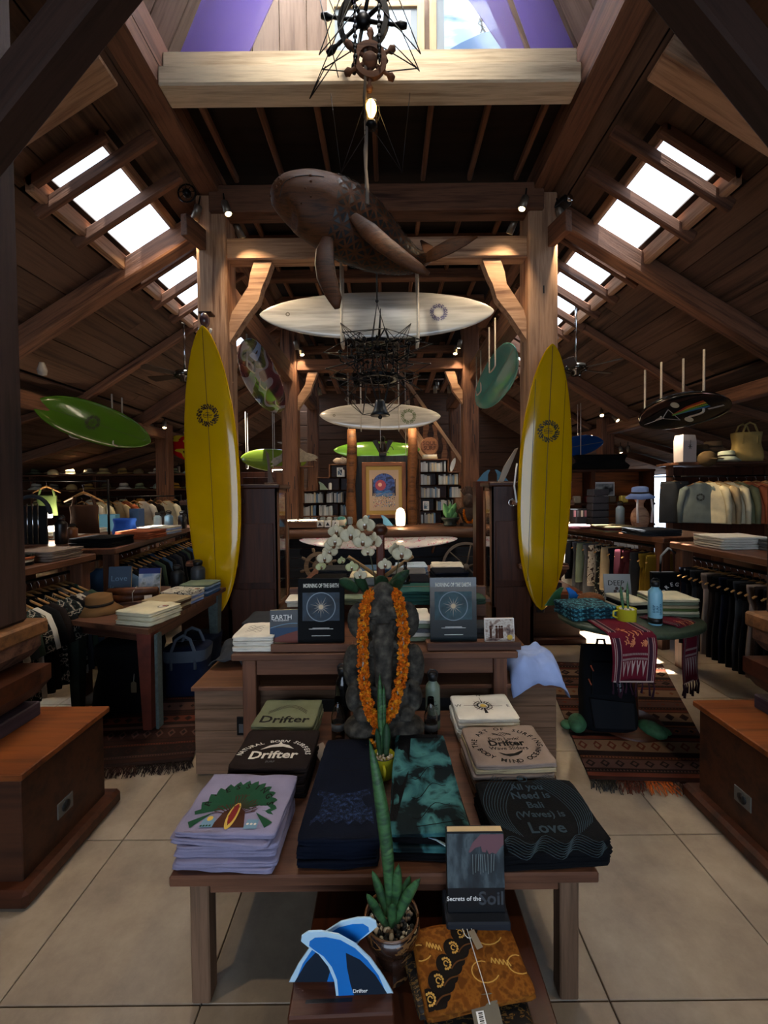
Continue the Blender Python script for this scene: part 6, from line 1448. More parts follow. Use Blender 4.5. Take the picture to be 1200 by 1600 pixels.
q = MB(); q.lathe([(0, -.02), (.02, -.01), (.033, .02), (.033, .05), (.018, .08), (0, .09)], plain('bulb_glow', '#ffd88a', emit=14, ecol='#ffc767'), tuple(at(580, 178, 2.75)-c1_), 14); q.obj('bulb', c2_)
bp_ = at(580, 178, 2.75)-c1_
q = MB()
for k in range(8):
    a = 2*pi*k/8; q.tube([bp_+Vector((r_*math.cos(a), r_*math.sin(a), z)) for r_, z in ((.012, .09), (.05, .05), (.055, .0), (.045, -.04), (.06, -.07))], .002, BLKM, 4)
q.lathe([(0, -.05), (.03, -.05), (.04, -.08), (.0, -.09)], BLKM, tuple(bp_), 12); q.obj('cage', c2_)
# ================================================================ SPOTLIGHTS, FANS
def lamp_pt(name, loc, e, col=(1, .72, .42), r=.03, kind='POINT', dirn=None, ang=1.4):
    l = bpy.data.lights.new(name, kind); l.energy = e; l.color = col; l.shadow_soft_size = r
    o = bpy.data.objects.new(name, l); COL.objects.link(o); o.location = loc
    if kind == 'SPOT': l.spot_size = ang; l.spot_blend = .6; o.rotation_euler = Vector(dirn).to_track_quat('-Z', 'Y').to_euler()
    return o
BULB = plain('bulb_warm', '#ffe2ae', emit=30, ecol='#ffdd9c')
ALM = plain('spot_housing', '#7d7468', .4, .7)
def spot(label, loc, dirn, e, s=1.0, ang=1.6, col=(1, .74, .45), emit=True):
    t = thing('spotlight', label, 'spotlight', loc, Vector(dirn).to_track_quat('-Z', 'Y').to_euler(), 'spotlights in the roof')
    q = MB(); q.lathe([(0, .06*s), (.02*s, .06*s), (.028*s, .05*s), (.030*s, -.05*s), (.026*s, -.05*s), (.024*s, .0), (0, .0)], ALM, n=14); q.obj('housing', t)
    q = MB(); q.lathe([(0, -.040*s), (.023*s, -.040*s), (.023*s, -.046*s), (0, -.048*s)], BULB, n=12); q.obj('lens', t)
    q = MB(); q.tube([(0, 0, .05*s), (0, .02, .12*s)], .006*s, BLKM, 6); q.obj('arm', t)
    if e:
        o = lamp_pt('spot_lamp', Vector(loc)+Vector(dirn).normalized()*.06, e, col, .025, 'SPOT', dirn, ang)
    return t
SP_ = [((307, 333, 4.15), (-.5, .3, -1), 160, 'outer side of the left main post'), ((354, 326, 4.10), (.35, -.12, -1), 160, 'inner side of the left main post'), ((374, 362, 4.5), (.4, .6, -1), 130, 'behind the left main post, lower'),
       ((818, 318, 4.10), (-.35, -.12, -1), 160, 'inner side of the right main post'), ((800, 355, 4.5), (-.4, .6, -1), 130, 'behind the right main post, lower'), ((876, 336, 4.15), (.5, .3, -1), 180, 'outer side of the right main post')]
for (x, y, Y), d, e, l in SP_: spot('small metal spotlight on the '+l, tuple(at(x, y, Y)), d, e, 1.25)
for k, ((x, y, Y), d, e) in enumerate([((463, 540, 7.2), (.2, .3, -1), 110), ((471, 550, 7.3), (.3, -.3, -1), 0), ((718, 538, 7.2), (-.2, .2, -1), 110), ((712, 548, 7.3), (-.2, -.3, -1), 0), ((483, 613, 8.0), (.2, .3, -1), 90), ((499, 612, 8.2), (.2, .2, -1), 0), ((553, 632, 7.4), (.0, .7, -1), 110),
        ((637, 632, 7.4), (.1, .7, -1), 110), ((683, 603, 8.5), (0, .2, -1), 40), ((680, 609, 8.4), (0, .2, -1), 0), ((702, 609, 8.6), (0, .2, -1), 0),
        ((234, 668, 7.8), (-.5, -.5, -1), 330), ((257, 664, 7.9), (.2, -.4, -1), 200), ((115, 706, 8.5), (-.1, .1, -1), 260), ((262, 727, 9.5), (0, 0, -1), 40), ((279, 734, 9.6), (0, 0, -1), 0), ((940, 646, 7.9), (-.3, -.8, -1), 330), ((962, 654, 7.9), (.4, -.9, -1), 260),
        ((970, 703, 9), (0, -.2, -1), 40), ((982, 702, 9), (.2, 0, -1), 0), ((1037, 655, 5.6), (.7, .1, -1), 110)]):
    spot('far small glowing spotlight, number %d counted from the nave outwards' % (k+1) if False else 'small glowing ceiling spotlight %s' % ['high on the left inner post', 'just below the left inner post one', 'high on the right inner post', 'just below the right inner post one', 'on the warm far left post', 'right side of the warm far left post', 'above the poster, left log', 'above the poster, right log', 'by the stairs, top', 'by the stairs, left', 'by the stairs, right', 'left of the slim left aisle post', 'right of the slim left aisle post', 'alone above the hat shelves', 'far behind the yellow board, left one', 'far behind the yellow board, right one', 'brightest, on the slim right aisle post', 'right of the slim right aisle post', 'far right aisle pair, left one', 'far right aisle pair, right one', 'above the long-sleeved shirts'][k], tuple(at(x, y, Y)), d, e, 1.3)
cm = at(880, 318, 4.1); t = thing('ceiling_camera', 'black ceiling camera box beside the right main post', 'camera', tuple(cm), (0, .3, .4)); q = MB(); q.box((0, 0, 0), (.10, .13, .07), BLK, bev=.01); q.lathe([(0, 0), (.03, 0), (.032, .03), (.02, .035), (0, .035)], CHR, (0, -.06, 0), 14, rotx(pi/2)); q.obj('body', t)
cm = at(292, 302, 3.95); t = thing('ceiling_speaker', 'black wall fan hanging in the dark beside the left main post', 'fan', tuple(cm)); q = MB(); q.tube([(.08*math.cos(2*pi*k/16), 0, .08*math.sin(2*pi*k/16)) for k in range(17)], .008, BLKM, 6); q.ball((0, 0, 0), .04, BLKM, 10, 8)
for k in range(8): a = 2*pi*k/8; q.tube([(0, -.02, 0), (.08*math.cos(a), -.02, .08*math.sin(a))], .003, BLKM, 4)
q.obj('cage', t)
def fan(label, px, py, Y, L=.5):
    p = at(px, py, Y); t = thing('ceiling_fan', label, 'fan', tuple(p), (0, 0, .35)); zt = ZR(abs(p.x))-p.z
    q = MB(); q.tube([(0, 0, .03), (0, 0, zt)], .014, CHR, 10); q.obj('rod', t)
    q = MB(); q.lathe([(0, zt-.07), (.05, zt-.07), (.07, zt), (0, zt)], CHR, n=16); q.obj('canopy', t)
    q = MB(); q.lathe([(0, -.09), (.06, -.09), (.07, -.05), (.12, -.04), (.15, 0), (.12, .045), (.05, .06), (0, .06)], plain('dark_chrome', '#4a4a48', .18, .9), n=24); q.obj('motor', t)
    for k in range(5):
        a = 2*pi*k/5; M = rotz(a) @ rotx(.2); q = MB(); q.prism([(.16, -.05), (L*1.1, -.075), (L*1.15, 0), (L*1.1, .075), (.16, .05)], .008, plain('fan_blade', '#2b1d15', .5), M, (0, 0, -.01), bev=.01); q.box(M @ Vector((.14, 0, -.01)), (.1, .03, .012), BLKM, M); q.obj('blade', t)
fan('dark ceiling fan with a chrome rod in the right aisle', 900, 576, 5.6); fan('ceiling fan with a chrome rod beside the left yellow board', 289, 586, 5.8)
# jar lamp at left purlin
q = MB(); q.lathe([(0, 0), (.04, .01), (.05, .06), (.035, .11), (.03, .14), (0, .14)], plain('lamp_glassy', '#8a8580', .1, coat=.5), n=14); p = at(66, 577, 4.6); o = q.obj('jar_lamp', None, (p.x, p.y, p.z-.07), label='small unlit glass jar lamp under the left purlin', cat='lamp')
# framed pictures and glass in the loft
for (x0, y0, x1, y1, l, hue) in ((512, 28, 663, 95, 'left, partly behind the chandelier', 0), (670, 8, 835, 95, 'right, showing a surfer on a blue wave', 1)):
    a, b = at(x0, y0, 4.36), at(x1, y1, 4.36); w_, h_ = b.x-a.x, a.z-b.z; t = thing('framed_picture', 'large framed picture in the loft, '+l, 'picture', ((a.x+b.x)/2, 4.33, (a.z+b.z)/2+.05)); h_ += .15
    q = MB()
    for s_ in (-1, 1): q.box((s_*(w_/2-.035), 0, 0), (.07, .04, h_), wood('pale_frame', '#8a6f52', '#b5976f')); q.box((0, 0, s_*(h_/2-.035)), (w_, .038, .07), wood('pale_frame', '#8a6f52', '#b5976f'))
    q.obj('frame', t); q = MB(); q.box((0, .01, 0), (w_-.1, .01, h_-.1), plain('grey_mat', '#6c7478', .6)); q.obj('mat_board', t)
    q = MB(); ff = lambda x, y: Vector((x, -.001, y)); fg = lambda x, y: Vector((x, -.004, y))
    rect(q, -w_*.36, -h_*.38, w_*.36, h_*.34, pattern('wave_photo', [(.35, '#4f7296'), (.5, '#a9bfcc'), (.62, '#7d98ad')], (2, 2, 6), 'noise', 4, .4, 'LINEAR', st=0), ff)
    if hue:
        shape(q, [(-w_*.36, -h_*.38), (w_*.36, -h_*.38), (w_*.36, -h_*.1), (w_*.2, -h_*.05), (0, -h_*.12), (-w_*.2, -h_*.25)], plain('wave_blue', '#3f5f86', .4), fg)
        f5 = lambda x, y: Vector((x+.0, -.006, y)); disc(q, -.01, .04, .018, BLK, f5, 8); line(q, [(-.01, .03), (.0, -.04), (.03, -.08)], .016, BLK, f5); line(q, [(.03, -.04), (-.04, .0), (-.02, .08)], .008, BLK, f5); line(q, [(0, -.04), (-.02, -.09)], .012, BLK, f5)
    q.obj('photo', t)
gm, gt_, gb = newmat('purple_sheen_glass'); MC['purple_sheen_glass'] = gm
gb.inputs['Base Color'].default_value = (.25, .18, 1.0, 1); gb.inputs['Transmission Weight'].default_value = .75; gb.inputs['Roughness'].default_value = .35; gb.inputs['Alpha'].default_value = .55  # purple of sunlight caught in the panes, put into the glass colour
gp_ = thing('glass_railing', 'glass panels with painted-in purple sunlight behind the high cross beam of the loft', 'glass', (0, 3.42, 4.72))
for pts in ([(-1.68, 0), (-1.15, 0), (-.62, 1.1), (-1.2, 1.1)], [(.85, 1.1), (1.25, 0), (1.55, 0), (1.55, 1.1)], [(.35, 1.1), (.8, 1.1), (1.2, 0), (1.1, 0)]):
    q = MB(); q.prism(pts, .01, gm, rotx(pi/2)); q.obj('pane', gp_)
# ================================================================ SIDE AISLES: BUILDERS
HNG = wood('hanger_wood', '#7a5026', '#b98a52', .5)
def ringloft(mb, levels, mat, seed=0, n=22, rip=.006):
    rings = []
    for (z, a, b, y0) in levels:
        rings.append([Vector((b*math.sin(2*pi*k/n)*(1+.25*nz(k*.7, z*6, seed)) + rip*nz(k*.9, z*3, seed+4, 1)*2, y0+a*math.cos(2*pi*k/n), z)) for k in range(n)])
    mb.loft(rings, mat)
def hanger(parent, w=.20, hook=.07):
    q = MB(); q.tube([(0, -w, -.075), (0, -.04, -.012), (0, 0, 0), (0, .04, -.012), (0, w, -.075)], [.006, .011, .012, .011, .006], HNG, 8); q.obj('hanger', parent)
    q = MB(); q.tube([(0, 0, 0), (0, 0, hook*.6), (0, .012, hook*.85), (0, .004, hook), (0, -.012, hook*.95)], .0022, CHR, 5); q.obj('hook', parent.children[0] if False else parent)
GP = {}
def garment(kind, mat, seed=0):
    key = (kind, mat.name, seed)
    q = MB()
    if kind in ('shirt', 'jumper', 'jacket'):
        L = {'shirt': .62, 'jumper': .64, 'jacket': .68}[kind]; b = {'shirt': .022, 'jumper': .024, 'jacket': .036}[kind]
        ringloft(q, [(-L, .235, b*1.3, 0), (-L*.97, .24, b*1.4, 0), (-L*.6, .225, b*1.2, 0), (-L*.3, .215, b, 0), (-.14, .215, b, 0), (-.085, .19, b*.9, 0), (-.045, .12, b*.8, 0), (-.012, .075, b*.8, 0), (-.02, .06, b*.5, 0)], mat, seed)
        sl = {'shirt': .22, 'jumper': .54, 'jacket': .56}[kind]
        for s_ in (-1, 1): q.tube([(0, s_*.16, -.08), (0, s_*.215, -.13), (.004, s_*(.25 if sl < .3 else .262), -.10-sl*.5), (0, s_*(.27 if sl < .3 else .262), -.10-sl)], [.035, .055, .05 if sl < .3 else .04, .055 if sl < .3 else .032], mat, 10)
    elif kind == 'trousers':
        ringloft(q, [(-.62, .085, .02, -.05), (-.45, .09, .02, -.045), (-.25, .10, .02, -.02), (-.10, .13, .022, 0), (-.02, .14, .02, 0), (-.0, .14, .014, 0)], mat, seed)
        ringloft(q, [(-.62, .08, .02, .06), (-.45, .09, .02, .05), (-.25, .10, .022, .025), (-.12, .11, .022, .01)], mat, seed+2)
    elif kind == 'folded':
        ringloft(q, [(-.46, .16, .02, 0), (-.44, .165, .024, 0), (-.2, .16, .02, 0), (-.03, .15, .02, 0), (0, .145, .012, 0)], mat, seed)
    elif kind == 'tank':
        ringloft(q, [(-.34, .15, .02, 0), (-.2, .13, .018, 0), (-.12, .14, .018, 0), (-.10, .13, .012, 0)], mat, seed)
        for s_ in (-1, 1): q.tube([(0, s_*.11, -.115), (0, s_*.09, -.05), (0, s_*.085, -.03)], .012, mat, 7)
    return q
def hang(kind, mat, loc, rz, label, group, seed=0, scale=1.0, cat=None):
    key = (kind, mat.name, seed % 2); nm = {'shirt': 'hanging_shirt', 'jumper': 'hanging_jumper', 'jacket': 'hanging_jacket', 'trousers': 'hanging_trousers', 'folded': 'hanging_trousers', 'tank': 'tank_top'}[kind]
    if key in GP: return dup(GP[key], loc, (0, 0, rz), label, group, (scale,)*3)
    t = thing(nm, label, cat or {'shirt': 'shirt', 'jumper': 'jumper', 'jacket': 'jacket', 'trousers': 'trousers', 'folded': 'trousers', 'tank': 'top'}[kind], loc, (0, 0, rz), group); t.scale = (scale,)*3
    garment(kind, mat, seed).obj('garment_body', t); hanger(t, .19 if kind not in ('folded', 'trousers') else .15); GP[key] = t; return t
NTH = ['first', 'second', 'third', 'fourth', 'fifth', 'sixth', 'seventh', 'eighth', 'ninth', 'tenth', 'eleventh', 'twelfth', 'thirteenth', 'fourteenth', 'fifteenth', 'sixteenth', 'seventeenth', 'eighteenth', 'nineteenth', 'twentieth', '21st', '22nd', '23rd', '24th', '25th', '26th', '27th', '28th', '29th', '30th']
def rail(A, B, n, kinds, mats, where, group, z, yaw=0, raill='', step=None):
    A, B = Vector(A), Vector(B); d = (B-A); ang = math.atan2(d.y, d.x)
    q = MB(); q.tube([A+Vector((0, 0, .0)), B], .012, BLKM, 8); q.obj('clothes_rail', label='dark metal clothes rail '+raill, cat='rail')
    for k in range(n):
        p = A.lerp(B, (k+.5)/n); m = mats[k % len(mats)]; kd = kinds[k % len(kinds)]
        col = m.name.replace('cloth_', '').replace('blackc', 'black').replace('dgrey', 'charcoal').replace('choc', 'dark brown').replace('ltblue', 'light blue').replace('skyb', 'sky blue').replace('_', ' ')
        word = {'shirt': 'shirt', 'jumper': 'jumper', 'jacket': 'jacket', 'trousers': 'trousers', 'folded': 'folded trousers', 'tank': 'top'}[kd]
        hang(kd, m, (p.x, p.y, p.z-.072), ang+yaw+R.uniform(-.06, .06), '%s %s on a hanger, %s from %s' % (col, word, NTH[min(k, 29)], where), group, k)
def gondola(label, x, y0, y1, w, z, yaw=0, mats=TBL):
    t = thing('clothes_counter', label, 'counter', (x, (y0+y1)/2, 0), (0, 0, yaw)); L = y1-y0
    q = MB(); q.box((0, 0, z-.025), (w, L, .05), mats, bev=.006); q.obj('top', t)
    for sy in (-1, 1):
        for sx in (-1, 1): q = MB(); q.box((sx*(w/2-.07), sy*(L/2-.08), (z-.05)/2), (.09, .09, z-.05), mats); q.obj('leg', t)
    q = MB(); q.box((0, 0, .30), (w-.3, L-.2, .03), mats); q.obj('low_board', t)
    q = MB(); q.box((0, 0, z-.12), (.04, L-.2, .10), mats); q.obj('centre_rail', t)
    return t
def lathething(name, label, cat, loc, prof, mat, n=20, sq=1, rot=(0, 0, 0), group=None, wav=0):
    t = MB(); t.lathe(prof, mat, n=n, sq=sq)
    if wav: t.v = [v+Vector((0, 0, wav*math.hypot(v.x, v.y)*nz(v.x*8, v.y*8, wav*9))) for v in t.v]
    return t.obj(name, None, loc, rot, label=label, cat=cat, **({'group': group} if group else {}))
def hat(kind, col, loc, label, rz=0, s=1.0, group=None):
    m = pattern('straw_'+col.strip('#'), [(.4, col), (.6, col)], (60, 60, 60), st=.6) if kind == 'straw' else cloth('hat_'+col.strip('#'), col)
    t = thing({'straw': 'straw_hat', 'bucket': 'bucket_hat', 'cap': 'cap'}[kind], label, 'hat', loc, (R.uniform(-.06, .06), R.uniform(-.06, .06), rz), group); t.scale = (s,)*3
    q = MB()
    if kind == 'straw': q.lathe([(.155, .012), (.17, .02), (.085, .018), (.08, .05), (.07, .10), (.05, .112), (0, .108)], m, n=26); q.v = [v+Vector((0, 0, .02*nz(v.x*9, v.y*9, len(label)))) for v in q.v]
    elif kind == 'bucket': q.lathe([(.135, .0), (.14, .004), (.09, .045), (.082, .055), (.078, .11), (.06, .12), (0, .122)], m, n=26); q.v = [v+Vector((0, 0, .012*nz(v.x*12, v.y*12, len(label)))) for v in q.v]
    else: q.ball((0, 0, .03), (.09, .095, .085), m, 18, 12)
    q.obj('crown', t)
    q = MB()
    if kind == 'cap': q.prism([(-.07, 0), (-.06, -.06), (0, -.085), (.06, -.06), (.07, 0)], .006, m, rotx(.12), (0, -.075, .035)); q.obj('visor', t)
    else: q.lathe([(.087, .05), (.0875, .05), (.0835, .068), (.083, .068)], plain('hat_band', '#2c2622', .8), n=26, caps=False); q.obj('band', t)
    return t
# ================================================================ LEFT AISLE
tl = thing('painted_leg_table', 'dark topped table with green and red painted legs on the left, covered with clothes', 'table', (-1.82, 3.18, 0))
q = MB(); q.prism([(-.36, -.36), (.36, -.60), (.40, .55), (-.38, .65)], .032, TBL, None, (0, 0, .658)); q.obj('top', tl)
GPA = plain('green_paint', '#26332d', .6, noise=.3, nscale=12); RPA = plain('red_brown_paint', '#5a2416', .6, noise=.3, nscale=12); GPP = plain('grey_green_paint', '#4a5552', .6, noise=.2)
for (x, y, m_) in ((.30, -.50, RPA), (-.31, -.28, GPA), (.33, .48, GPP), (-.31, .55, GPA)):
    q = MB(); q.loft([[Vector((x+sx*w, y+sy*w, z)) for sx, sy in ((-1, -1), (1, -1), (1, 1), (-1, 1))] for z, w in ((0, .026), (.64, .045))], m_, smooth=False); q.obj('leg', tl)
q = MB(); q.box((.365, -.50, .32), (.02, .06, .60), GPP); q.obj('leg_edging', tl)
q = MB(); q.bar((-.31, -.29, .60), (.31, -.50, .60), .025, .07, TBL); q.bar((.32, -.48, .60), (.35, .48, .60), .025, .07, TBL); q.obj('apron', tl)
ZL = .676
STR = pattern('palm_stripe', [(.0, '#c9c2b0'), (.5, '#cfc8b6'), (.55, '#1b1b1d'), (.6, '#c9c2b0')], (26, 26, 26), 'noise', 3)
def d_badge(mb, f):
    disc(mb, .09, .02, .034, plain('badge_dark', '#3a3a30', .8), f); disc(mb, .09, .02, .028, INKW, lambda x, y: f(x, y)+Vector((0, 0, .001))); disc(mb, .10, .025, .017, plain('badge_red', '#8f4a3a', .8), lambda x, y: f(x, y)+Vector((0, 0, .002)))
GL = 'folded clothes along the painted leg table'
stack(3, -1.56, 2.78, ZL, .27, .27, .030, C['cream'], TB('cream shirt', 'near corner of the painted leg table'), GL, deco=d_badge, rot=-.25)
stack(4, -1.57, 3.03, ZL, .26, .20, .021, [C['brown'], C['sand']], TB('tan or brown shirt', 'behind the cream ones, painted leg table'), GL, rot=-.2)
stack(5, -1.57, 3.25, ZL, .25, .20, .018, [C['ltblue'], C['white'], C['ltblue'], C['white'], STR], TB('lilac or white printed shirt', 'middle of the painted leg table edge'), GL, rot=-.15, deco=d_badge)
stack(5, -1.55, 3.52, ZL, .25, .22, .018, [C['denim'], C['skyb'], C['denim'], C['skyb'], C['sage']], TB('pale denim shirt', 'far end of the painted leg table'), GL, rot=-.1)
hat('bucket', '#7a5a38', (-2.02, 2.98, ZL), 'brown bucket hat at the near left corner of the painted leg table', s=1.02)
q = MB()
for k in range(2): q.tube([(-.18, -.02+.05*k, .04+.045*k), (-.05, .0, .045+.045*k), (.18, .02-.03*k, .05+.045*k)], [.03, .034, .028], plain('kraft', '#5c3218', .5, noise=.3, nscale=18), 12)
q.tube([(.02, -.045, .02), (.02, -.05, .09), (.03, .0, .13), (.04, .04, .08)], .003, ROPE, 5); q.obj('wrapped_roll', None, (-1.92, 3.20, ZL), (0, 0, .12), label='two brown leather rolls tied with string on the painted leg table', cat='roll')
q = MB(); q.box((-1.72, 3.05, .74), (.05, .09, .0012), plain('tag_white', '#a59d94', .8), rotz(.5) @ rotx(.6), 0); q.obj('paper_tag', label='pale paper tag hanging from the brown leather rolls', cat='tag')
def d_loveis(mb, f, w, h): text(mb, 'Love', .062, plain('dusty_blue_ink', '#6f8aa0', .8), lambda x, y: f(x-.005, y+.03, 1)); text(mb, 'is...', .055, MC['dusty_blue_ink'], lambda x, y: f(x-.035, y-.04, 1))
book('dull blue book reading Love is, propped behind the bucket hat', (-2.12, 3.36, ZL), .165, .25, .02, plain('dull_blue', '#33475c', .6), (-.14, .0, .18), d_loveis)
def d_coast(mb, f, w, h):
    rect(mb, -w/2, -h/2, w/2, h*.3, pattern('coast_print', [(.4, '#7f9ab8'), (.52, '#c4ccd0'), (.6, '#4f5a48')], (8, 8, 8), 'noise', 4, .5, 'LINEAR', st=0), f); rect(mb, -w/2, h*.3, w/2, h/2, plain('royal_blue', '#24306a', .6), f)
book('book with a coast photo and blue band, right of the Love is book', (-1.93, 3.44, ZL), .165, .22, .022, plain('coast_cover', '#3a4250', .5), (-.16, 0, .12), d_coast)
bottle('black short bottle beside the coast photo book', (-1.78, 3.60, ZL), .052, .22, plain('matt_black', '#131415', .5)); bottle('dark grey wide bottle right of the black short one', (-1.63, 3.66, ZL), .058, .25, plain('slate_steel', '#33363a', .45))
# under the table: dark bags
def bag(label, loc, w, d, h, mat, rz=0, handles=True, band=None, seed=1):
    t = thing('tote_bag', label, 'bag', loc, (0, 0, rz)); q = MB(); rings = []
    for i in range(9):
        z = h*i/8; k = 1+.06*math.sin(i)-.10*(i/8); rings.append([Vector((w/2*k*math.copysign(abs(math.cos(a))**.5, math.cos(a))*(1+.06*nz(a, i*.4, seed, 2)), d/2*k*math.copysign(abs(math.sin(a))**.5, math.sin(a))*(1+.08*nz(a, i*.4, seed+3, 2)), z)) for a in [2*pi*j/24 for j in range(24)]])
    q.loft(rings, mat); q.obj('bag_body', t)
    if band: q = MB(); q.loft([[p*1.01+Vector((0, 0, 0)) for p in rings[i]] for i in (6, 7, 8)], band, False); q.obj('rim_band', t)
    if handles:
        for sy in (-1, 1): q = MB(); q.tube([(-w*.25, sy*d*.42, h*.6), (-w*.24, sy*d*.42, h), (-w*.15, sy*d*.4, h*1.25), (0, sy*d*.36, h*1.33), (w*.15, sy*d*.4, h*1.25), (w*.24, sy*d*.42, h), (w*.25, sy*d*.42, h*.6)], .012, band or mat, 7); q.obj('handle', t)
    return t
NAV = cloth('bag_navy', '#151d33'); BBK = cloth('bag_black', '#0b0c0e')
bag('navy cool bag with grey rim and loop handles under the painted leg table', (-1.52, 3.22, 0), .34, .26, .34, NAV, .1, band=cloth('bag_grey', '#4d5560'))
bag('big black bag under the near end of the painted leg table', (-1.83, 3.02, 0), .42, .34, .46, BBK, .1, handles=False, seed=5)
bag('dark blue bag behind the black one under the painted leg table', (-1.62, 3.62, 0), .38, .3, .3, cloth('bag_dkblue', '#1a2335'), 0, handles=False, seed=7)
q = MB(); q.prism([(-.018, -.035), (.018, -.035), (.018, .03), (0, .042), (-.018, .03)], .0015, plain('tan_tag', '#5e513e', .8), rotx(pi/2)); q.tube([(0, 0, .04), (.004, 0, .09)], .0012, ROPE, 4); p = at(209, 1074, 2.80); q.obj('hang_tag', None, tuple(p), label='small tan swing tag on the big black bag', cat='tag')
gondola('long wooden clothes counter at the left edge above hanging patterned shirts', -2.62, 2.15, 3.25, .80, 1.05)
gondola('long wooden clothes counter in the middle of the left aisle above dark jackets', -2.86, 3.45, 6.1, .80, 1.05, .16)
PATT = pattern('cloth_floral', [(0, '#15171a'), (.5, '#2b3a36'), (.56, '#b0a595'), (.6, '#1d2022')], (28, 28, 28), 'noise', 4)
PAT2 = pattern('cloth_leafy', [(0, '#9a9184'), (.45, '#b5ac9c'), (.55, '#3a2f2c')], (24, 24, 24), 'noise', 3)
rail((-2.36, 2.25, .93), (-2.36, 3.15, .93), 15, ['shirt'], [PATT, C['blackc'], PAT2, C['dgrey'], C['green'], PATT, C['white'], C['blackc'], C['choc'], PATT], 'the near end of left edge rail', 'shirts on the left edge rail', .9, raill='under the left edge counter')
_A = Vector((-2.42, 3.62, .95)); _B = Vector((-2.80, 5.95, .95))
rail(_A, _B, 22, ['jacket', 'shirt', 'jacket'], [C['denim'], C['blackc'], C['navy'], C['dgrey'], C['blackc'], C['navy'], C['green'], C['blackc']], 'the near end of left middle rail', 'dark jackets on the left middle rail', .9, raill='under the left middle counter')
GLT = 'folded shirts on the left aisle counters'
stack(4, -2.42, 2.62, 1.052, .26, .30, .018, [C['blackc'], C['white'], C['rust'], PATT], TB('mixed dark shirt', 'near end of the left edge counter'), GLT)
stack(4, -2.38, 2.98, 1.052, .30, .30, .018, C['taupe'], TB('taupe shirt', 'far end of the left edge counter'), GLT)
stack(2, -2.58, 3.1, 1.052, .2, .2, .02, C['white'], TB('white shirt', 'behind the taupe ones'), GLT)
stack(4, -2.50, 3.75, 1.052, .36, .34, .02, C['blackc'], TB('black shirt', 'near end of the left middle counter'), GLT)
stack(4, -2.50, 4.35, 1.052, .34, .34, .02, C['rust'], TB('rust brown shirt', 'behind the black ones, left middle counter'), GLT)
stack(4, -2.58, 4.85, 1.052, .34, .34, .02, [C['ltblue'], C['white']], TB('blue and white shirt', 'behind the rust ones, left middle counter'), GLT)
for k, (x, y, r, h, c_, l) in enumerate([(-2.98, 3.9, .05, .26, '#0d0e10', 'black bottle with a sticker'), (-2.66, 5.2, .05, .24, '#5f7f96', 'steel blue bottle'), (-2.62, 5.45, .045, .22, '#14161a', 'black bottle'), (-2.85, 5.3, .045, .22, '#8ba3ad', 'pale blue bottle'), (-2.72, 5.7, .045, .22, '#1b2530', 'navy bottle'), (-2.95, 5.6, .045, .22, '#2b2d30', 'charcoal bottle'), (-3.1, 4.2, .045, .16, '#6f4a30', 'brown cup bottle')]):
    bottle(l+' standing on the left middle counter, %s' % NTH[k], (x, y, 1.052), r, h, plain('bt'+c_.strip('#'), c_, .35), group='bottles on the left middle counter')
bag('bright blue folded bag on the left middle counter', (-2.92, 4.75, 1.052), .22, .16, .18, cloth('bright_blue', '#2f5fc0'), 0, handles=False, seed=9)
# display table, boxes and stands further left
gondola('low wooden display table further left carrying boxes and shirts', -4.4, 5.3, 6.9, 1.5, .98)
for k, (x, y, w, h, c_, l) in enumerate([(-3.9, 6.0, .22, .24, '#5f9fc4', 'sky blue'), (-4.15, 6.1, .2, .22, '#c9a94e', 'yellow'), (-4.35, 6.3, .22, .2, '#7fa9b8', 'pale blue'), (-3.75, 6.4, .16, .3, '#3d5a86', 'dark blue')]):
    q = MB(); q.box((0, 0, h/2), (w, .12, h), plain('box'+c_.strip('#'), c_, .5)); o = q.obj('gift_box', None, (x, y, .982), (0, 0, R.uniform(-.2, .2)), label='%s cardboard box upright on the far left display table' % l, cat='box', group='boxes on the far left table')
for k in range(9):
    X, Y = -4.95+.31*(k % 4), 5.5+.34*(k//4)
    stack(2, X, Y, .982, .24, .26, .03, [C['white'], C[['white', 'taupe', 'cream', 'rust', 'grey', 'white', 'blackc', 'white', 'sand'][k]]], TB('pale folded shirt', '%s pile on the far left display table' % NTH[k]), 'shirts on the far left table', deco=d_scrawl if k % 2 else None)
for k, (x, y) in enumerate([(84, 826), (70, 805)]):
    p = at(x, y, 4.9); t = thing('table_lamp', 'small glowing white lamp among the clothes at the far left, %s' % ['lower', 'upper'][k], 'lamp', (p.x, p.y, .985+.0)); h_ = p.z-.985
    q = MB(); q.lathe([(0, 0), (.05, 0), (.05, .012), (.008, .02), (.008, h_), (0, h_)], BLKM, n=12); q.obj('stand', t)
    q = MB(); q.lathe([(.0, h_-.02), (.07, h_-.03), (.075, h_+.01), (.05, h_+.03), (0, h_+.035)], plain('lamp_white', '#fff3df', .5, emit=7), n=18); q.obj('shade', t)
    if k == 0: lamp_pt('lamp_light', (p.x, p.y-.1, p.z+.12), 14, (1, .85, .65), .06)
# low table carrying these lamps
table('lamp_table', 'small table at the far left carrying the glowing lamps', -4.3, -3.4, 4.5, 5.1, .985, 4)
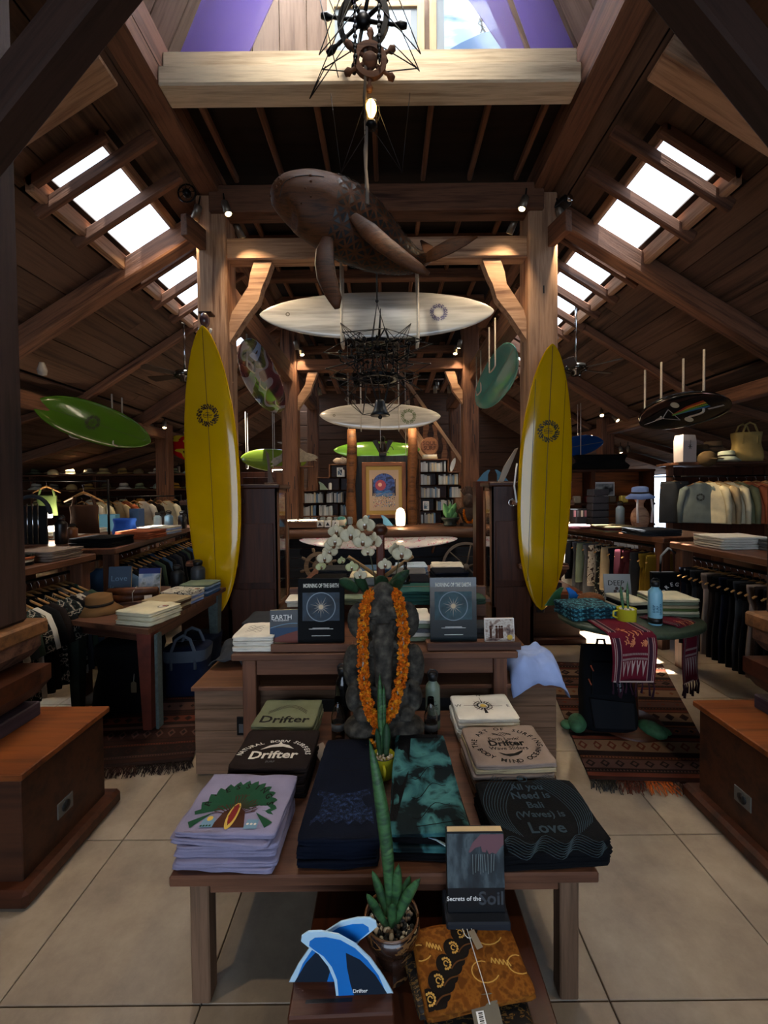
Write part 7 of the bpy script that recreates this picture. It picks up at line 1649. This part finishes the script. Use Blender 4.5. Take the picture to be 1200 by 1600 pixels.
# hats and shelving at the back left
hs_ = thing('hat_shelves', 'long dark wooden shelves loaded with hats along the back of the left aisle', 'shelf', (-5.3, 8.7, 0))
for z in (1.28, 1.60, 1.90): q = MB(); q.box((0, 0, z-.015), (3.9, .42, .03), TBL); q.obj('shelf_board', hs_)
for x in (-1.93, -.65, .65, 1.93): q = MB(); q.box((x, .1, .97), (.06, .2, 1.94), TBL); q.obj('upright', hs_)
q = MB(); q.box((0, .2, .97), (3.9, .02, 1.9), DKW); q.obj('back_board', hs_)
HC = ['#b59a62', '#8a8f6a', '#c9b88a', '#a07a3e', '#9aa08a', '#c4bca6', '#6b5a3e', '#b98a3a', '#7f7460', '#d0c8b4', '#5a6048']
n = 0
for zi, z in enumerate((1.28, 1.60, 1.90)):
    for k in range(11):
        x = -7.05+.345*k+R.uniform(-.03, .03); c_ = HC[(k*3+zi*5) % len(HC)]; kd = ['straw', 'bucket', 'straw', 'cap', 'straw'][(k+zi) % 5]
        hat(kd, c_, (x, 8.62, z+.004), '%s %s on the %s hat shelf, %s from left' % ({'#b59a62': 'tan', '#8a8f6a': 'olive', '#c9b88a': 'sand', '#a07a3e': 'golden brown', '#9aa08a': 'grey green', '#c4bca6': 'cream', '#6b5a3e': 'dark khaki', '#b98a3a': 'amber', '#7f7460': 'taupe', '#d0c8b4': 'off white', '#5a6048': 'moss'}[c_], kd.replace('straw', 'straw hat').replace('bucket', 'bucket hat'), ['lowest', 'middle', 'top'][zi], NTH[k]), R.uniform(-1, 1), 1.0, 'hats on the back left shelves')
rail((-5.0, 6.9, 1.46), (-3.6, 7.4, 1.46), 12, ['tank', 'shirt', 'shirt'], [C['choc'], C['white'], C['cream'], C['blackc'], C['sand'], C['rust'], C['moss'], C['white']], 'left of the inner left rack', 'clothes on the inner left rack', 1.44, yaw=.9, raill='of the inner left rack')
for X, Y in ((-5.02, 6.88), (-3.58, 7.42)):
    q = MB(); q.tube([(X, Y, 0), (X, Y, 1.48)], .016, BLKM, 8); q.lathe([(0, 0), (.14, 0), (.14, .012), (0, .015)], BLKM, (X, Y, 0), 14); q.obj('rack_stand', label='thin black stand of the inner left rack, %s one' % ('left' if X < -4 else 'right'), cat='stand')
hang('tank', C['moss'], (-3.98, 5.0, 1.60), 1.4, 'moss green tank top on a hanger beside the left edge post', 'tops at the far left'); hang('tank', C['brown'], (-3.30, 4.65, 1.52), 1.4, 'wide brown top on a hanger left of the hats', 'tops at the far left', scale=1.3)
q = MB(); q.tube([(-4.4, 5.0, 1.675), (-3.0, 4.6, 1.64)], .010, BLKM, 7); q.tube([(-4.4, 5.0, 0), (-4.4, 5.0, 1.69)], .012, BLKM, 7); q.tube([(-3.0, 4.6, 1.05), (-3.0, 4.6, 1.66)], .012, BLKM, 7); q.obj('top_rack', label='thin black rack holding the green and brown tops', cat='rack')
# mirror case row in far left: striped stand
q = MB()
for k in range(4): q.tube([(-3.38+.05*k, 3.95, 1.05), (-3.38+.05*k, 3.95, 1.42)], .008, CHR, 6)
q.box((-3.3, 3.97, 1.22), (.28, .02, .36), BLK); q.tube([(-3.3+.17*math.cos(a), 3.97, 1.32+.17*math.sin(a)) for a in [pi*k/12 for k in range(13)]], .018, C['dgrey'], 8); q.obj('display_rack', label='black display stand with chrome rods beside the left edge post', cat='stand')
# ================================================================ RIGHT AISLE
rt = thing('oval_table', 'small oval green topped table on the right with scarves hanging from it', 'table', (1.52, 2.68, 0))
OV = plain('green_table', '#2d3a2a', .5, noise=.2)
q = MB(); q.lathe([(0, 0), (.40, 0), (.425, .015), (.425, .03), (.41, .04), (0, .04)], OV, (0, 0, .66), 40, sq=.82); q.obj('top', rt)
q = MB(); q.lathe([(0, 0), (.22, 0), (.20, .03), (.06, .06), (.05, .3), (.07, .55), (.16, .66), (0, .66)], DKW, n=20); q.obj('pedestal', rt)
ZO = .702
RED = cloth('scarf_red', '#5a1423'); IKW = plain('ikat_cream', '#a08a86', .9); IKO = plain('ikat_orange', '#b9724e', .9); PURP = plain('scarf_purple', '#2e1724', .9)
def scarf(label, X, Ytop, Yedge, w, drop, rz, seed):
    t = thing('ikat_scarf', label, 'scarf', (X, Yedge, ZO), (0, 0, rz)); top = Ytop-Yedge; Ltot = top+drop
    def P(x, s, off=0):           # s: distance along cloth from the inner end
        wv = .008*math.sin(x*30+seed)+.012*nz(x*7, s*5, seed)
        if s < top: return Vector((x, top-s, .006+off))
        d_ = s-top; k = 1-.12*math.sin(min(1, d_/drop)*pi*.5)*(x/(w/2))**2
        return Vector((x*k+.01*math.sin(d_*9+seed), -.012-min(.02, d_*.3)+wv*min(1, d_*8)-off, .006-d_))
    q = MB(); q.grid(lambda u, v: P((u-.5)*w, v*Ltot), 14, 22, RED, thick=.003); q.obj('weave', t)
    q = MB(); f = lambda x, y, o=.005: P(x, y, o)
    for xx in (-.44, -.40, -.30, .30, .40, .44):
        line(q, [(w*xx, Ltot*k/16) for k in range(17)], .0035 if abs(xx) != .3 else .003, IKW, f)
    for sx in (-1, 1): line(q, [(sx*w*.35, Ltot*k/16) for k in range(17)], w*.07, PURP, f)
    for k in range(26): x, y = (R.uniform(-.24, .24)*w, top+R.uniform(-.06, .05)); line(q, [(x, y), (x+.012, y+.008), (x+.004, y+.02)], .006, IKO, lambda a, b: P(a, b, .006))
    for yb in (.42, .52): 
        for k in range(30): line(q, [(-.27*w+.54*w*k/29, top+drop*yb-.006), (-.27*w+.54*w*k/29, top+drop*yb+.006)], .0022, IKW, lambda a, b: P(a, b, .006))
    for k in range(5):
        xc = (-.22+.11*k)*w; y0 = top+drop*.56; y1 = top+drop*.90; shape(q, [(xc-.045*w, y0), (xc+.045*w, y0), (xc, y1)], IKW, lambda a, b: P(a, b, .006)); shape(q, [(xc-.02*w, y0), (xc+.02*w, y0), (xc, y0+.04)], RED, lambda a, b: P(a, b, .0068))
    line(q, [(-.46*w, Ltot-.004), (.46*w, Ltot-.004)], .008, IKW, f); q.obj('woven_pattern', t, kind='stuff')
    for k in range(9):
        x = (-.46+.115*k)*w; q = MB(); p = P(x, Ltot); q.tube([p, p+Vector((.006*math.sin(k), -.004, -.03)), p+Vector((.010*math.sin(k*2), 0, -.065-.012*(k % 3)))], [.003, .004, .007], PURP, 6); q.obj('tassel', t)
scarf('dark red woven scarf with fringe hanging off the front of the oval table', 1.335, 2.62, 2.345, .26, .26, .0, 1.0)
scarf('dark red woven scarf with fringe hanging off the right end of the oval table', 1.745, 2.70, 2.49, .20, .33, .55, 3.0)
GO = 'folded clothes on the oval table'
TQ = pattern('cloth_turquoise', [(0, '#132c36'), (.48, '#1d4a5a'), (.54, '#4a8a94'), (.6, '#163642')], (40, 40, 40), 'noise', 4)
stack(3, 1.26, 2.70, ZO, .30, .24, .026, TQ, TB('turquoise printed sarong', 'left on the oval table'), GO, 'cloth', 'folded_sarong', rot=.1, amp=.012)
stack(6, 1.80, 2.74, ZO, .26, .24, .019, [C['sage'], C['cream'], C['moss'], C['sand']], TB('pale green shirt', 'right on the oval table'), GO, rot=-.05)
stack(3, 1.60, 2.84, ZO, .14, .26, .026, [C['cream'], C['blackc'], C['cream']], TB('cream and black shirt', 'behind the yellow mug'), GO, rot=.1)
def d_side(mb, f):
    for k, s_ in enumerate(('DRIFTER', 'SURF', 'SHOP')):
        vs_, fs = text_geo(s_, .018, .02); mb.add([f(.010-.018*k+.0*v.x-v.y, v.x*1.0-.01) for v in vs_], fs, plain('teal_ink', '#1d4d66', .6))
bottle('pale blue steel bottle with a black loop cap on the oval table', (1.575, 2.50, ZO), .038, .27, plain('pale_blue_steel', '#7fb3c6', .35), deco=d_side, label_band=(.04, .16, plain('cap_black', '#0e0f12', .4)))
m2 = thing('potted_snake_plant', 'small snake plant in a yellow enamel mug on the oval table', 'plant', (1.44, 2.56, ZO))
q = MB(); q.lathe([(0, 0), (.048, 0), (.054, .005), (.055, .078), (.057, .081), (.053, .081), (.05, .06), (0, .06)], YEL, n=28); mo = q.obj('mug', m2)
q = MB(); q.tube([(-.055, 0, .066), (-.078, 0, .062), (-.080, 0, .035), (-.055, 0, .022)], .006, YEL); q.obj('handle', mo)
pebbles('pebble', m2, (0, 0), .046, 50, .005, .008, [PEB], .070)
for b_, t_, w_ in (((-.015, 0, .06), (-.03, .01, .22), .018), ((.012, 0, .06), (.012, .01, .24), .016)): q = MB(); leaf(q, b_, t_, w_, LEAFM); q.obj('leaf', m2)
for k in range(2):
    q = MB(); q.prism([(x*(.8 if k else -.8), y*.8) for x, y in (fin_pts if k else fin_pts[::-1])], .01, FINB if k else plain('fin_green', '#2f5a3a', .3), rotx(pi/2)); q.obj('surfboard_fin', None, (1.20+.06*k, 2.95, ZO), (0, 0, .2), label='%s fin standing behind the turquoise sarongs' % ('blue' if k else 'green'), cat='fin')
q = MB(); q.ball((0, 0, .05), (.09, .07, .05), plain('suede', '#6b4226', .8, noise=.2), 14, 10); q.obj('suede_pouch', None, (1.38, 2.88, ZO), label='brown suede pouch behind the yellow mug on the oval table', cat='pouch')
def d_deep(mb, f, w, h):
    rect(mb, -w/2, -h/2, w/2, h/2, plain('cover_pale', '#9a9b98', .6), f); text(mb, 'DEEP', .05, INKB, lambda x, y: f(x-.01, y+h*.18, 1)); 
    for k in range(8): disc(mb, -.03+.012*k, -h*.2+.02*(k % 3), .012, plain('cover_brown', '#4a3530', .6), lambda a, b: f(a, b, 1), 8)
book('pale magazine reading DEEP propped at the back of the oval table', (1.62, 2.98, ZO), .18, .20, .008, plain('cover_pale', '#9a9b98', .6), (-.18, 0, -.1), d_deep)
# backpack
bpk = thing('backpack', 'black backpack leaning under the oval table on the striped rug', 'backpack', (1.37, 2.62, .012), (-.28, 0, -.10))
BPK = cloth('pack_black', '#0c0e12'); BPG = plain('pack_panel', '#0a0c11', .75)
q = MB(); rings = []
for i in range(15):
    z = .50*i/14; k = 1-.30*(i/14)**2.2-.1*(1-min(1, i/2)); rings.append([Vector((.165*k*math.copysign(abs(math.cos(a))**.6, math.cos(a))*(1+.04*nz(a, i*.3, 2, 2)), .095*k*math.copysign(abs(math.sin(a))**.6, math.sin(a))*(1+.05*nz(a, i*.3, 6, 2)), z)) for a in [2*pi*j/28 for j in range(28)]])
q.loft(rings, BPK); q.obj('pack_body', bpk)
q = MB(); q.prism([(-.12, .02), (.12, .02), (.125, .17), (-.13, .19)], .02, BPG, rotx(pi/2), (0, -.09, 0), bev=.05); q.obj('lower_panel', bpk)
q = MB(); q.prism([(-.115, .21), (.115, .21), (.10, .40), (-.10, .40)], .022, BPK, rotx(pi/2), (0, -.088, 0), bev=.06); q.obj('front_pocket', bpk)
for z, x in ((.38, -.11), (.30, -.13)): q = MB(); q.tube([(x, -.102, z), (x+.012, -.108, z-.035)], .004, plain('zip_orange', '#a04a2a', .6), 6); q.obj('zip_pull', bpk)
q = MB(); vs_, fs = text_geo('DAKINE', .034, .03); q.add([Vector((.045+v.y*.9, -.1015, .285-v.x)) for v in vs_], fs, plain('logo_grey', '#6f747a', .5)); q.obj('lettering', bpk)
q = MB(); q.tube([(-.03, -.0, .48), (-.02, -.01, .53), (.02, -.01, .53), (.03, 0, .48)], .008, BPK, 7); q.obj('grab_handle', bpk)
for sg, l in ((-1, 'left'), (1, 'right')):
    q = MB(); q.ball((0, 0, .04), (.055, .09, .045), plain('turtle_green', '#2f5a3a', .7, noise=.25, nscale=30), 12, 8); q.ball((sg*.06, -.03, .03), (.035, .05, .02), MC['turtle_green'], 10, 6); q.obj('plush_toy', None, (1.37+sg*(.215 if sg > 0 else .20), 2.58-.04*sg, .012), (0, 0, sg*.5), label='green stuffed toy shape showing %s of the backpack' % l, cat='toy')
# rugs
def rug(label, A, B, Cc, D, stripes, fringe, name='kilim_rug', amp=.006, seed=1):
    A, B, Cc, D = [Vector(p) for p in (A, B, Cc, D)]
    t = thing(name, label, 'rug', (0, 0, 0))
    def P(u, v, off=0): p = A.lerp(B, u).lerp(D.lerp(Cc, u), v); return Vector((p.x, p.y, .012+off+abs(nz(p.x, p.y, seed, 3))*amp))
    q = MB(); q.grid(lambda u, v: P(u, v), 20, 30, stripes[0], thick=.006); q.obj('weave', t)
    f = lambda u, v: P(u, v, .0012); f2 = lambda u, v: P(u, v, .002)
    q = MB(); v = .02; k = 0
    while v < .98:
        h = [.02, .012, .05, .012, .02, .07][k % 6]; m = stripes[1+k % (len(stripes)-1)]
        for j in range(12): shape(q, [(j/12, v), ((j+1)/12, v), ((j+1)/12, min(.99, v+h)), (j/12, min(.99, v+h))], m, f)
        if h > .04:
            for j in range(9):
                u0 = (j+.5)/9; a, b = .038, h*.42; shape(q, [(u0-a, v+h/2), (u0, v+h/2-b), (u0+a, v+h/2), (u0, v+h/2+b)], stripes[(k+3) % len(stripes)], f2); shape(q, [(u0-a*.5, v+h/2), (u0, v+h/2-b*.5), (u0+a*.5, v+h/2), (u0, v+h/2+b*.5)], stripes[(k+1) % len(stripes)], lambda x, y: P(x, y, .0028))
        elif k % 2:
            for j in range(40): shape(q, [((j+.1)/40, v+h*.15), ((j+.5)/40, v+h*.85), ((j+.9)/40, v+h*.15)], stripes[(k+2) % len(stripes)], f2)
        v += h+.006; k += 1
    q.obj('stripes', t, kind='stuff')
    q = MB(); dn = (A-D).normalized()
    for j in range(170):
        u = j/169; p = P(u, 0); m = fringe[int(u*len(fringe)*.999)]; L = .05+.05*R.random(); a = R.uniform(-.5, .5); d_ = Vector((dn.x*math.cos(a)-dn.y*math.sin(a), dn.x*math.sin(a)+dn.y*math.cos(a), 0))
        q.tube([p, p+d_*L*.6+Vector((0, 0, .004)), p+d_*L+Vector((0, 0, -.006))], .0022, m, 4)
    q.obj('fringe', t, kind='stuff')
RG = [cloth('rug_'+n, c) for n, c in (('brown', '#2b1712'), ('rust', '#54281a'), ('black', '#130f0e'), ('dusty', '#4a332c'), ('orange', '#603820'), ('dark', '#1f1412'), ('tan', '#6a5340'))]
rug('striped dark kilim rug with an orange fringe on the right floor', flr(922, 1222), flr(1135, 1228), flr(1035, 1040), flr(845, 1036), RG, [BLK, RG[1], cloth('fringe_orange', '#a8521f'), RG[3], BLK])
rug('patterned red brown rug under the painted leg table on the left', flr(120, 1208), flr(300, 1192), flr(352, 1030), flr(200, 1030), [RG[5], RG[0], RG[3], RG[5], RG[1], RG[0]], [RG[0], RG[5]], seed=4)
# right counters
gondola('wooden clothes counter at the right edge above hanging dark trousers', 2.80, 2.30, 3.62, .80, 1.05)
gondola('long wooden clothes counter in the middle of the right aisle with pale trousers below', 2.66, 3.95, 6.3, .80, 1.05, .22)
rail((2.52, 2.42, .93), (2.52, 3.50, .93), 18, ['trousers'], [C['blackc'], C['dgrey'], C['blackc'], C['navy'], C['blackc'], C['choc'], C['taupe']], 'the near end of right edge rail', 'dark trousers on the right edge rail', .9, raill='under the right edge counter')
_c = Vector((2.66, 5.125)); _r = Matrix.Rotation(.22, 2)
_p0 = _c+_r @ Vector((-.32, -1.1)); _p1 = _c+_r @ Vector((-.32, 1.1))
rail((_p0.x, _p0.y, .95), (_p1.x, _p1.y, .95), 22, ['folded', 'trousers'], [C['mustard'], C['mustard'], C['dgrey'], C['maroon'], C['maroon'], C['navy'], C['sand'], PATT, PAT2, C['grey'], C['sage'], C['grey'], C['blackc'], C['white'], C['sage'], C['blackc']], 'the near end of right middle rail', 'trousers on the right middle rail', .9, raill='under the right middle counter')
GRT = 'folded clothes on the right aisle counters'
stack(5, 2.62, 3.25, 1.052, .36, .30, .018, C['white'], TB('white and lilac shirt', 'far end of the right edge counter'), GRT)
stack(4, 2.86, 2.95, 1.052, .32, .30, .02, C['grey'], TB('grey shirt', 'near end of the right edge counter'), GRT)
stack(3, 2.60, 4.20, 1.052, .40, .34, .02, C['dgrey'], TB('charcoal trousers', 'near end of the right middle counter'), GRT, 'trousers', 'folded_trousers')
stack(3, 2.44, 4.60, 1.052, .34, .34, .02, [C['khaki'], C['maroon']], TB('khaki or maroon shirt', 'before the blue hat bust'), GRT)
stack(2, 2.20, 4.95, 1.052, .30, .26, .02, [C['maroon'], C['pink']], TB('pink printed shirt', 'left of the blue hat bust'), GRT, deco=d_scrawl)
stack(2, 1.98, 5.75, 1.052, .26, .24, .03, C['white'], TB('white rolled shirt', 'beside the golden board'), GRT, deco=d_scrawl)
hat('cap', '#9a8a6a', (2.18, 5.45, 1.052), 'beige cap on the right middle counter', .4, 1.1)
p = at(1000, 815, 4.75)
bs = thing('wooden_bust', 'carved wooden bust wearing a pale blue bucket hat on the right middle counter', 'bust', (p.x, 4.75, 1.052))
q = MB(); q.ball((0, 0, .12), (.10, .08, .14), OLDL, 14, 10); q.tube([(0, 0, .2), (0, 0, .32)], .035, OLDL, 10); q.ball((0, 0, .36), (.06, .065, .08), OLDL, 12, 8)
melt('bust', q, .01, OLDL, bs)
hat('bucket', '#6f86b8', (p.x-.0, 4.75, 1.40), 'pale blue bucket hat with white straps on the carved wooden bust', 0, 1.05)
q = MB()
for s_ in (-1, 1): q.tube([(s_*.075, -.08, 0), (s_*.085, -.09, -.12), (s_*.075, -.085, -.27)], [.010, .012, .014], WHT, 6)
q.obj('hat_straps', None, (p.x, 4.75, 1.40), label='two white straps hanging from the pale blue bucket hat', cat='strap')
# tall blocks, boxes and bottle on right middle counter
for k, (x, y, h, r_, c_, l) in enumerate([(940, 822, .5, .10, '#33383c', 'dark grey fabric display column'), (962, 815, .24, .05, '#6f8796', 'blue grey bottle')]):
    p = at(x, y, 5.3)
    if k: bottle(l+' beside the grey column on the right', (p.x, 5.2, 1.052), r_, .30, plain('bgb', c_, .4))
    else:
        t = thing('display_column', l+' on the right middle counter', 'display', (p.x, 5.4, 1.052))
        for j in range(5): q = MB(); q.box((0, 0, .05+.09*j), (.22, .14, .085), C['dgrey'], rotz(.05*j), bev=.01); q.obj('folded_layer', t)
q = MB(); q.box((0, 0, .10), (.40, .16, .20), C['dgrey'], bev=.008); p = at(915, 818, 5.5); cb = q.obj('sticker_crate', None, (p.x, 5.55, 1.052), (0, 0, .1), label='dark crate with small pink labels on the right middle counter', cat='crate')
for k in range(8): q = MB(); q.box((-.17+.048*k, -.084, .14), (.03, .004, .08), [plain('pinkish', '#9a6b74', .6), C['grey'], C['white']][k % 3], bev=0); q.obj('hanging_tag', cb)
# back right unit with pictures and dark bag
ru = thing('open_wall_unit', 'tall open wooden wall unit with small photos behind the golden board on the right', 'shelf', (3.5, 7.4, 0))
for x in (-1.0, 0, 1.0): q = MB(); q.box((x, 0, .92), (.07, .35, 1.84), PED); q.obj('upright', ru)
for z in (.9, 1.25, 1.82): q = MB(); q.box((0, 0, z), (2.1, .36, .04), PED); q.obj('shelf_board', ru)
q = MB(); q.box((0, .17, 1.2), (2.05, .02, 1.25), wood('warm_panel', '#4a2512', '#8a4c25', .5)); q.obj('back_board', ru)
for k, (x, w_, z) in enumerate([(2.85, .22, 1.45), (3.85, .36, 1.48), (2.95, .3, 1.28), (3.3, .3, 1.28)][:2]):
    q = MB(); q.box((0, 0, 0), (w_, .02, .26), WHT); q.box((0, -.012, 0), (w_-.05, .006, .2), pattern('bw_photo', [(.4, '#1c1c1c'), (.5, '#c9c9c4'), (.6, '#4a4a48')], (3, 3, 14), 'noise', 3, .5, 'LINEAR', st=0)); q.obj('small_picture', None, (x, 7.55, z+.02), label='small black and white photo on the right wall unit, %s one' % ('left' if k == 0 else 'right'), cat='picture')
for k in range(8):
    q = MB(); c_ = ['#7a1c22', '#c9c4b8', '#1c1c1e', '#b0a48c', '#5a1c20', '#8f8f90', '#3a3226', '#c4b45c'][k]; q.box((0, 0, .06), (.12, .1, .12), plain('gd'+c_.strip('#'), c_, .6), bev=.015); q.obj('goods_box', None, (2.65+.2*k, 7.3, 1.27), (0, 0, R.uniform(-.3, .3)), label='small goods box on the right wall unit, %s from left' % NTH[k], cat='box', group='goods on the right wall unit')
bag('black duffel bag lying on top of the right wall unit', (3.65, 7.3, 1.845), .9, .3, .24, BBK, 0, handles=False, seed=21)
bag('white and navy tote bag on top of the right wall unit beside the golden board', (2.78, 7.3, 1.84), .22, .12, .26, C['white'], 0, handles=False)
# high shelf with hats and bags, jumpers beneath
hs2 = thing('high_shelf', 'high wooden shelf carrying hats and bags in the right aisle', 'shelf', (4.65, 5.9, 0), (0, 0, -.12))
q = MB(); q.box((0, 0, 1.835), (1.5, .5, .035), TBL); q.obj('shelf_board', hs2)
for x in (-.6, .7): q = MB(); q.box((x, .18, .91), (.07, .07, 1.82), TBL); q.obj('upright', hs2)
q = MB(); q.box((.1, .24, 1.0), (1.3, .02, 1.6), DKW); q.obj('back_board', hs2)
def onsh(px): 
    p = at(px, 735, 5.8); return p.x
t = thing('paper_bag', 'white paper bag with a black flower print on the high right shelf', 'bag', (onsh(1066), 5.75, 1.855), (0, 0, .25)); q = MB(); q.loft([[Vector((sx*.11*k, sy*.07*k, z)) for sx, sy in ((-1, -1), (1, -1), (1, 1), (-1, 1))] for z, k in ((0, 1), (.28, 1.02), (.36, .9))], plain('white_paper', '#9a969a', .7), smooth=False); q.obj('bag_body', t)
q = MB()
for k in range(6): a = k*1.05; line(q, [(0, .20), (.035*math.cos(a), .20+.035*math.sin(a))], .008, BLK, lambda x, y: Vector((x, -.075, y)))
line(q, [(0, .2), (.01, .29)], .008, BLK, lambda x, y: Vector((x, -.075, y))); q.obj('print', t)
hat('cap', '#4a3d2a', (onsh(1092), 5.65, 1.855), 'brown cap beside the white paper bag on the high shelf', .3, 1.2); hat('bucket', '#a9b3a4', (onsh(1122), 5.66, 1.855), 'pale grey green bucket hat in the middle of the high shelf', .2, 1.15)
hat('bucket', '#3a2f24', (onsh(1105), 5.95, 1.95), 'dark brown hat at the back of the high shelf, left one', .2, 1.3); hat('bucket', '#4d4034', (onsh(1130), 5.98, 2.0), 'brown hat at the back of the high shelf, right one', .2, 1.3)
q = MB(); q.box((onsh(1117), 6.0, 1.90), (.5, .2, .09), DKW); q.obj('hat_riser', label='dark riser box under the two rear hats on the high shelf', cat='box')
bag('khaki canvas tote bag at the right end of the high shelf', (onsh(1156), 5.7, 1.855), .34, .2, .38, cloth('canvas_khaki', '#8f7b4c'), -.2, seed=12)
JM = [C['grey'], C['cream'], C['sand'], C['cream'], C['olive'], C['rust'], C['rust'], C['peach']]
JM[0] = cloth('cloth_grey_green', '#6f7a78')
q = MB(); q.tube([(3.95, 5.72, 1.66), (5.35, 5.58, 1.66)], .012, BLKM, 8); q.obj('clothes_rail', label='clothes rail under the high shelf of hats', cat='rail')
for k in range(8):
    m_ = JM[k]; X = 4.18+.115*k
    t = hang('jumper', m_, (X, 5.70-.012*k, 1.588), pi/2-1.05+(.75 if k == 0 else 0), '%s long-sleeved jumper under the high shelf, %s from left' % (['grey green', 'cream', 'sand', 'pale cream', 'olive', 'rust orange', 'rust', 'peach'][k], NTH[k]), 'long-sleeved jumpers under the high shelf', k, .86)
p = at(1054, 775, 5.9); hang('folded', C['dgrey'], (p.x, 5.9, 1.6), pi/2-.1, 'dark grey trousers on a hanger left of the jumpers', 'long-sleeved jumpers under the high shelf', 1, 1.25)
_j = [o_ for o_ in bpy.data.objects if o_.get('label', '').startswith('grey green long-sleeved')][0]
q = MB(); emblem(q, lambda x, y: Vector((.033, x, y-.24)), 0, 0, .05, BLK); q.obj('chest_print', _j)
q = MB(); emblem(q, lambda x, y: Vector((-.033, x, y-.24)), 0, 0, .05, BLK); q.obj('back_print', _j)
q = MB(); q.tube([(3.7, 5.92, 1.665), (4.15, 5.9, 1.665)], .01, BLKM, 7); q.obj('rail_arm', label='short rail arm holding the dark grey trousers', cat='rail')
t = thing('tote_bag', 'black tote bag with white round lettering hanging beside the right middle counter', 'bag', tuple(at(1050, 925, 3.55)), (0, 0, 0)); q = MB(); q.prism([(-.17, -.2), (.17, -.2), (.18, .17), (-.18, .17)], .05, BBK, rotx(pi/2), bev=.05); q.obj('bag_body', t)
q = MB(); arc_text(q, 'HOTEGIAP', .042, WHT, lambda x, y: Vector((x, -.028, y)), .085, pi*.9, pi*.1, .02, cy=-.02) if False else arc_text(q, 'OREGON', .045, WHT, lambda x, y: Vector((x, -.028, y)), .09, pi*.9, pi*.1, .02, cy=-.02); disc(q, 0, -.03, .03, WHT, lambda x, y: Vector((x, -.028, y)), 6); line(q, [(0, -.05), (0, -.10)], .012, WHT, lambda x, y: Vector((x, -.028, y))); q.obj('print', t)
for s_ in (-1, 1): q = MB(); q.tube([(s_*.1, 0, .16), (s_*.08, .02, .30), (0, .05, .36)], .01, BBK, 6); q.obj('strap', t)
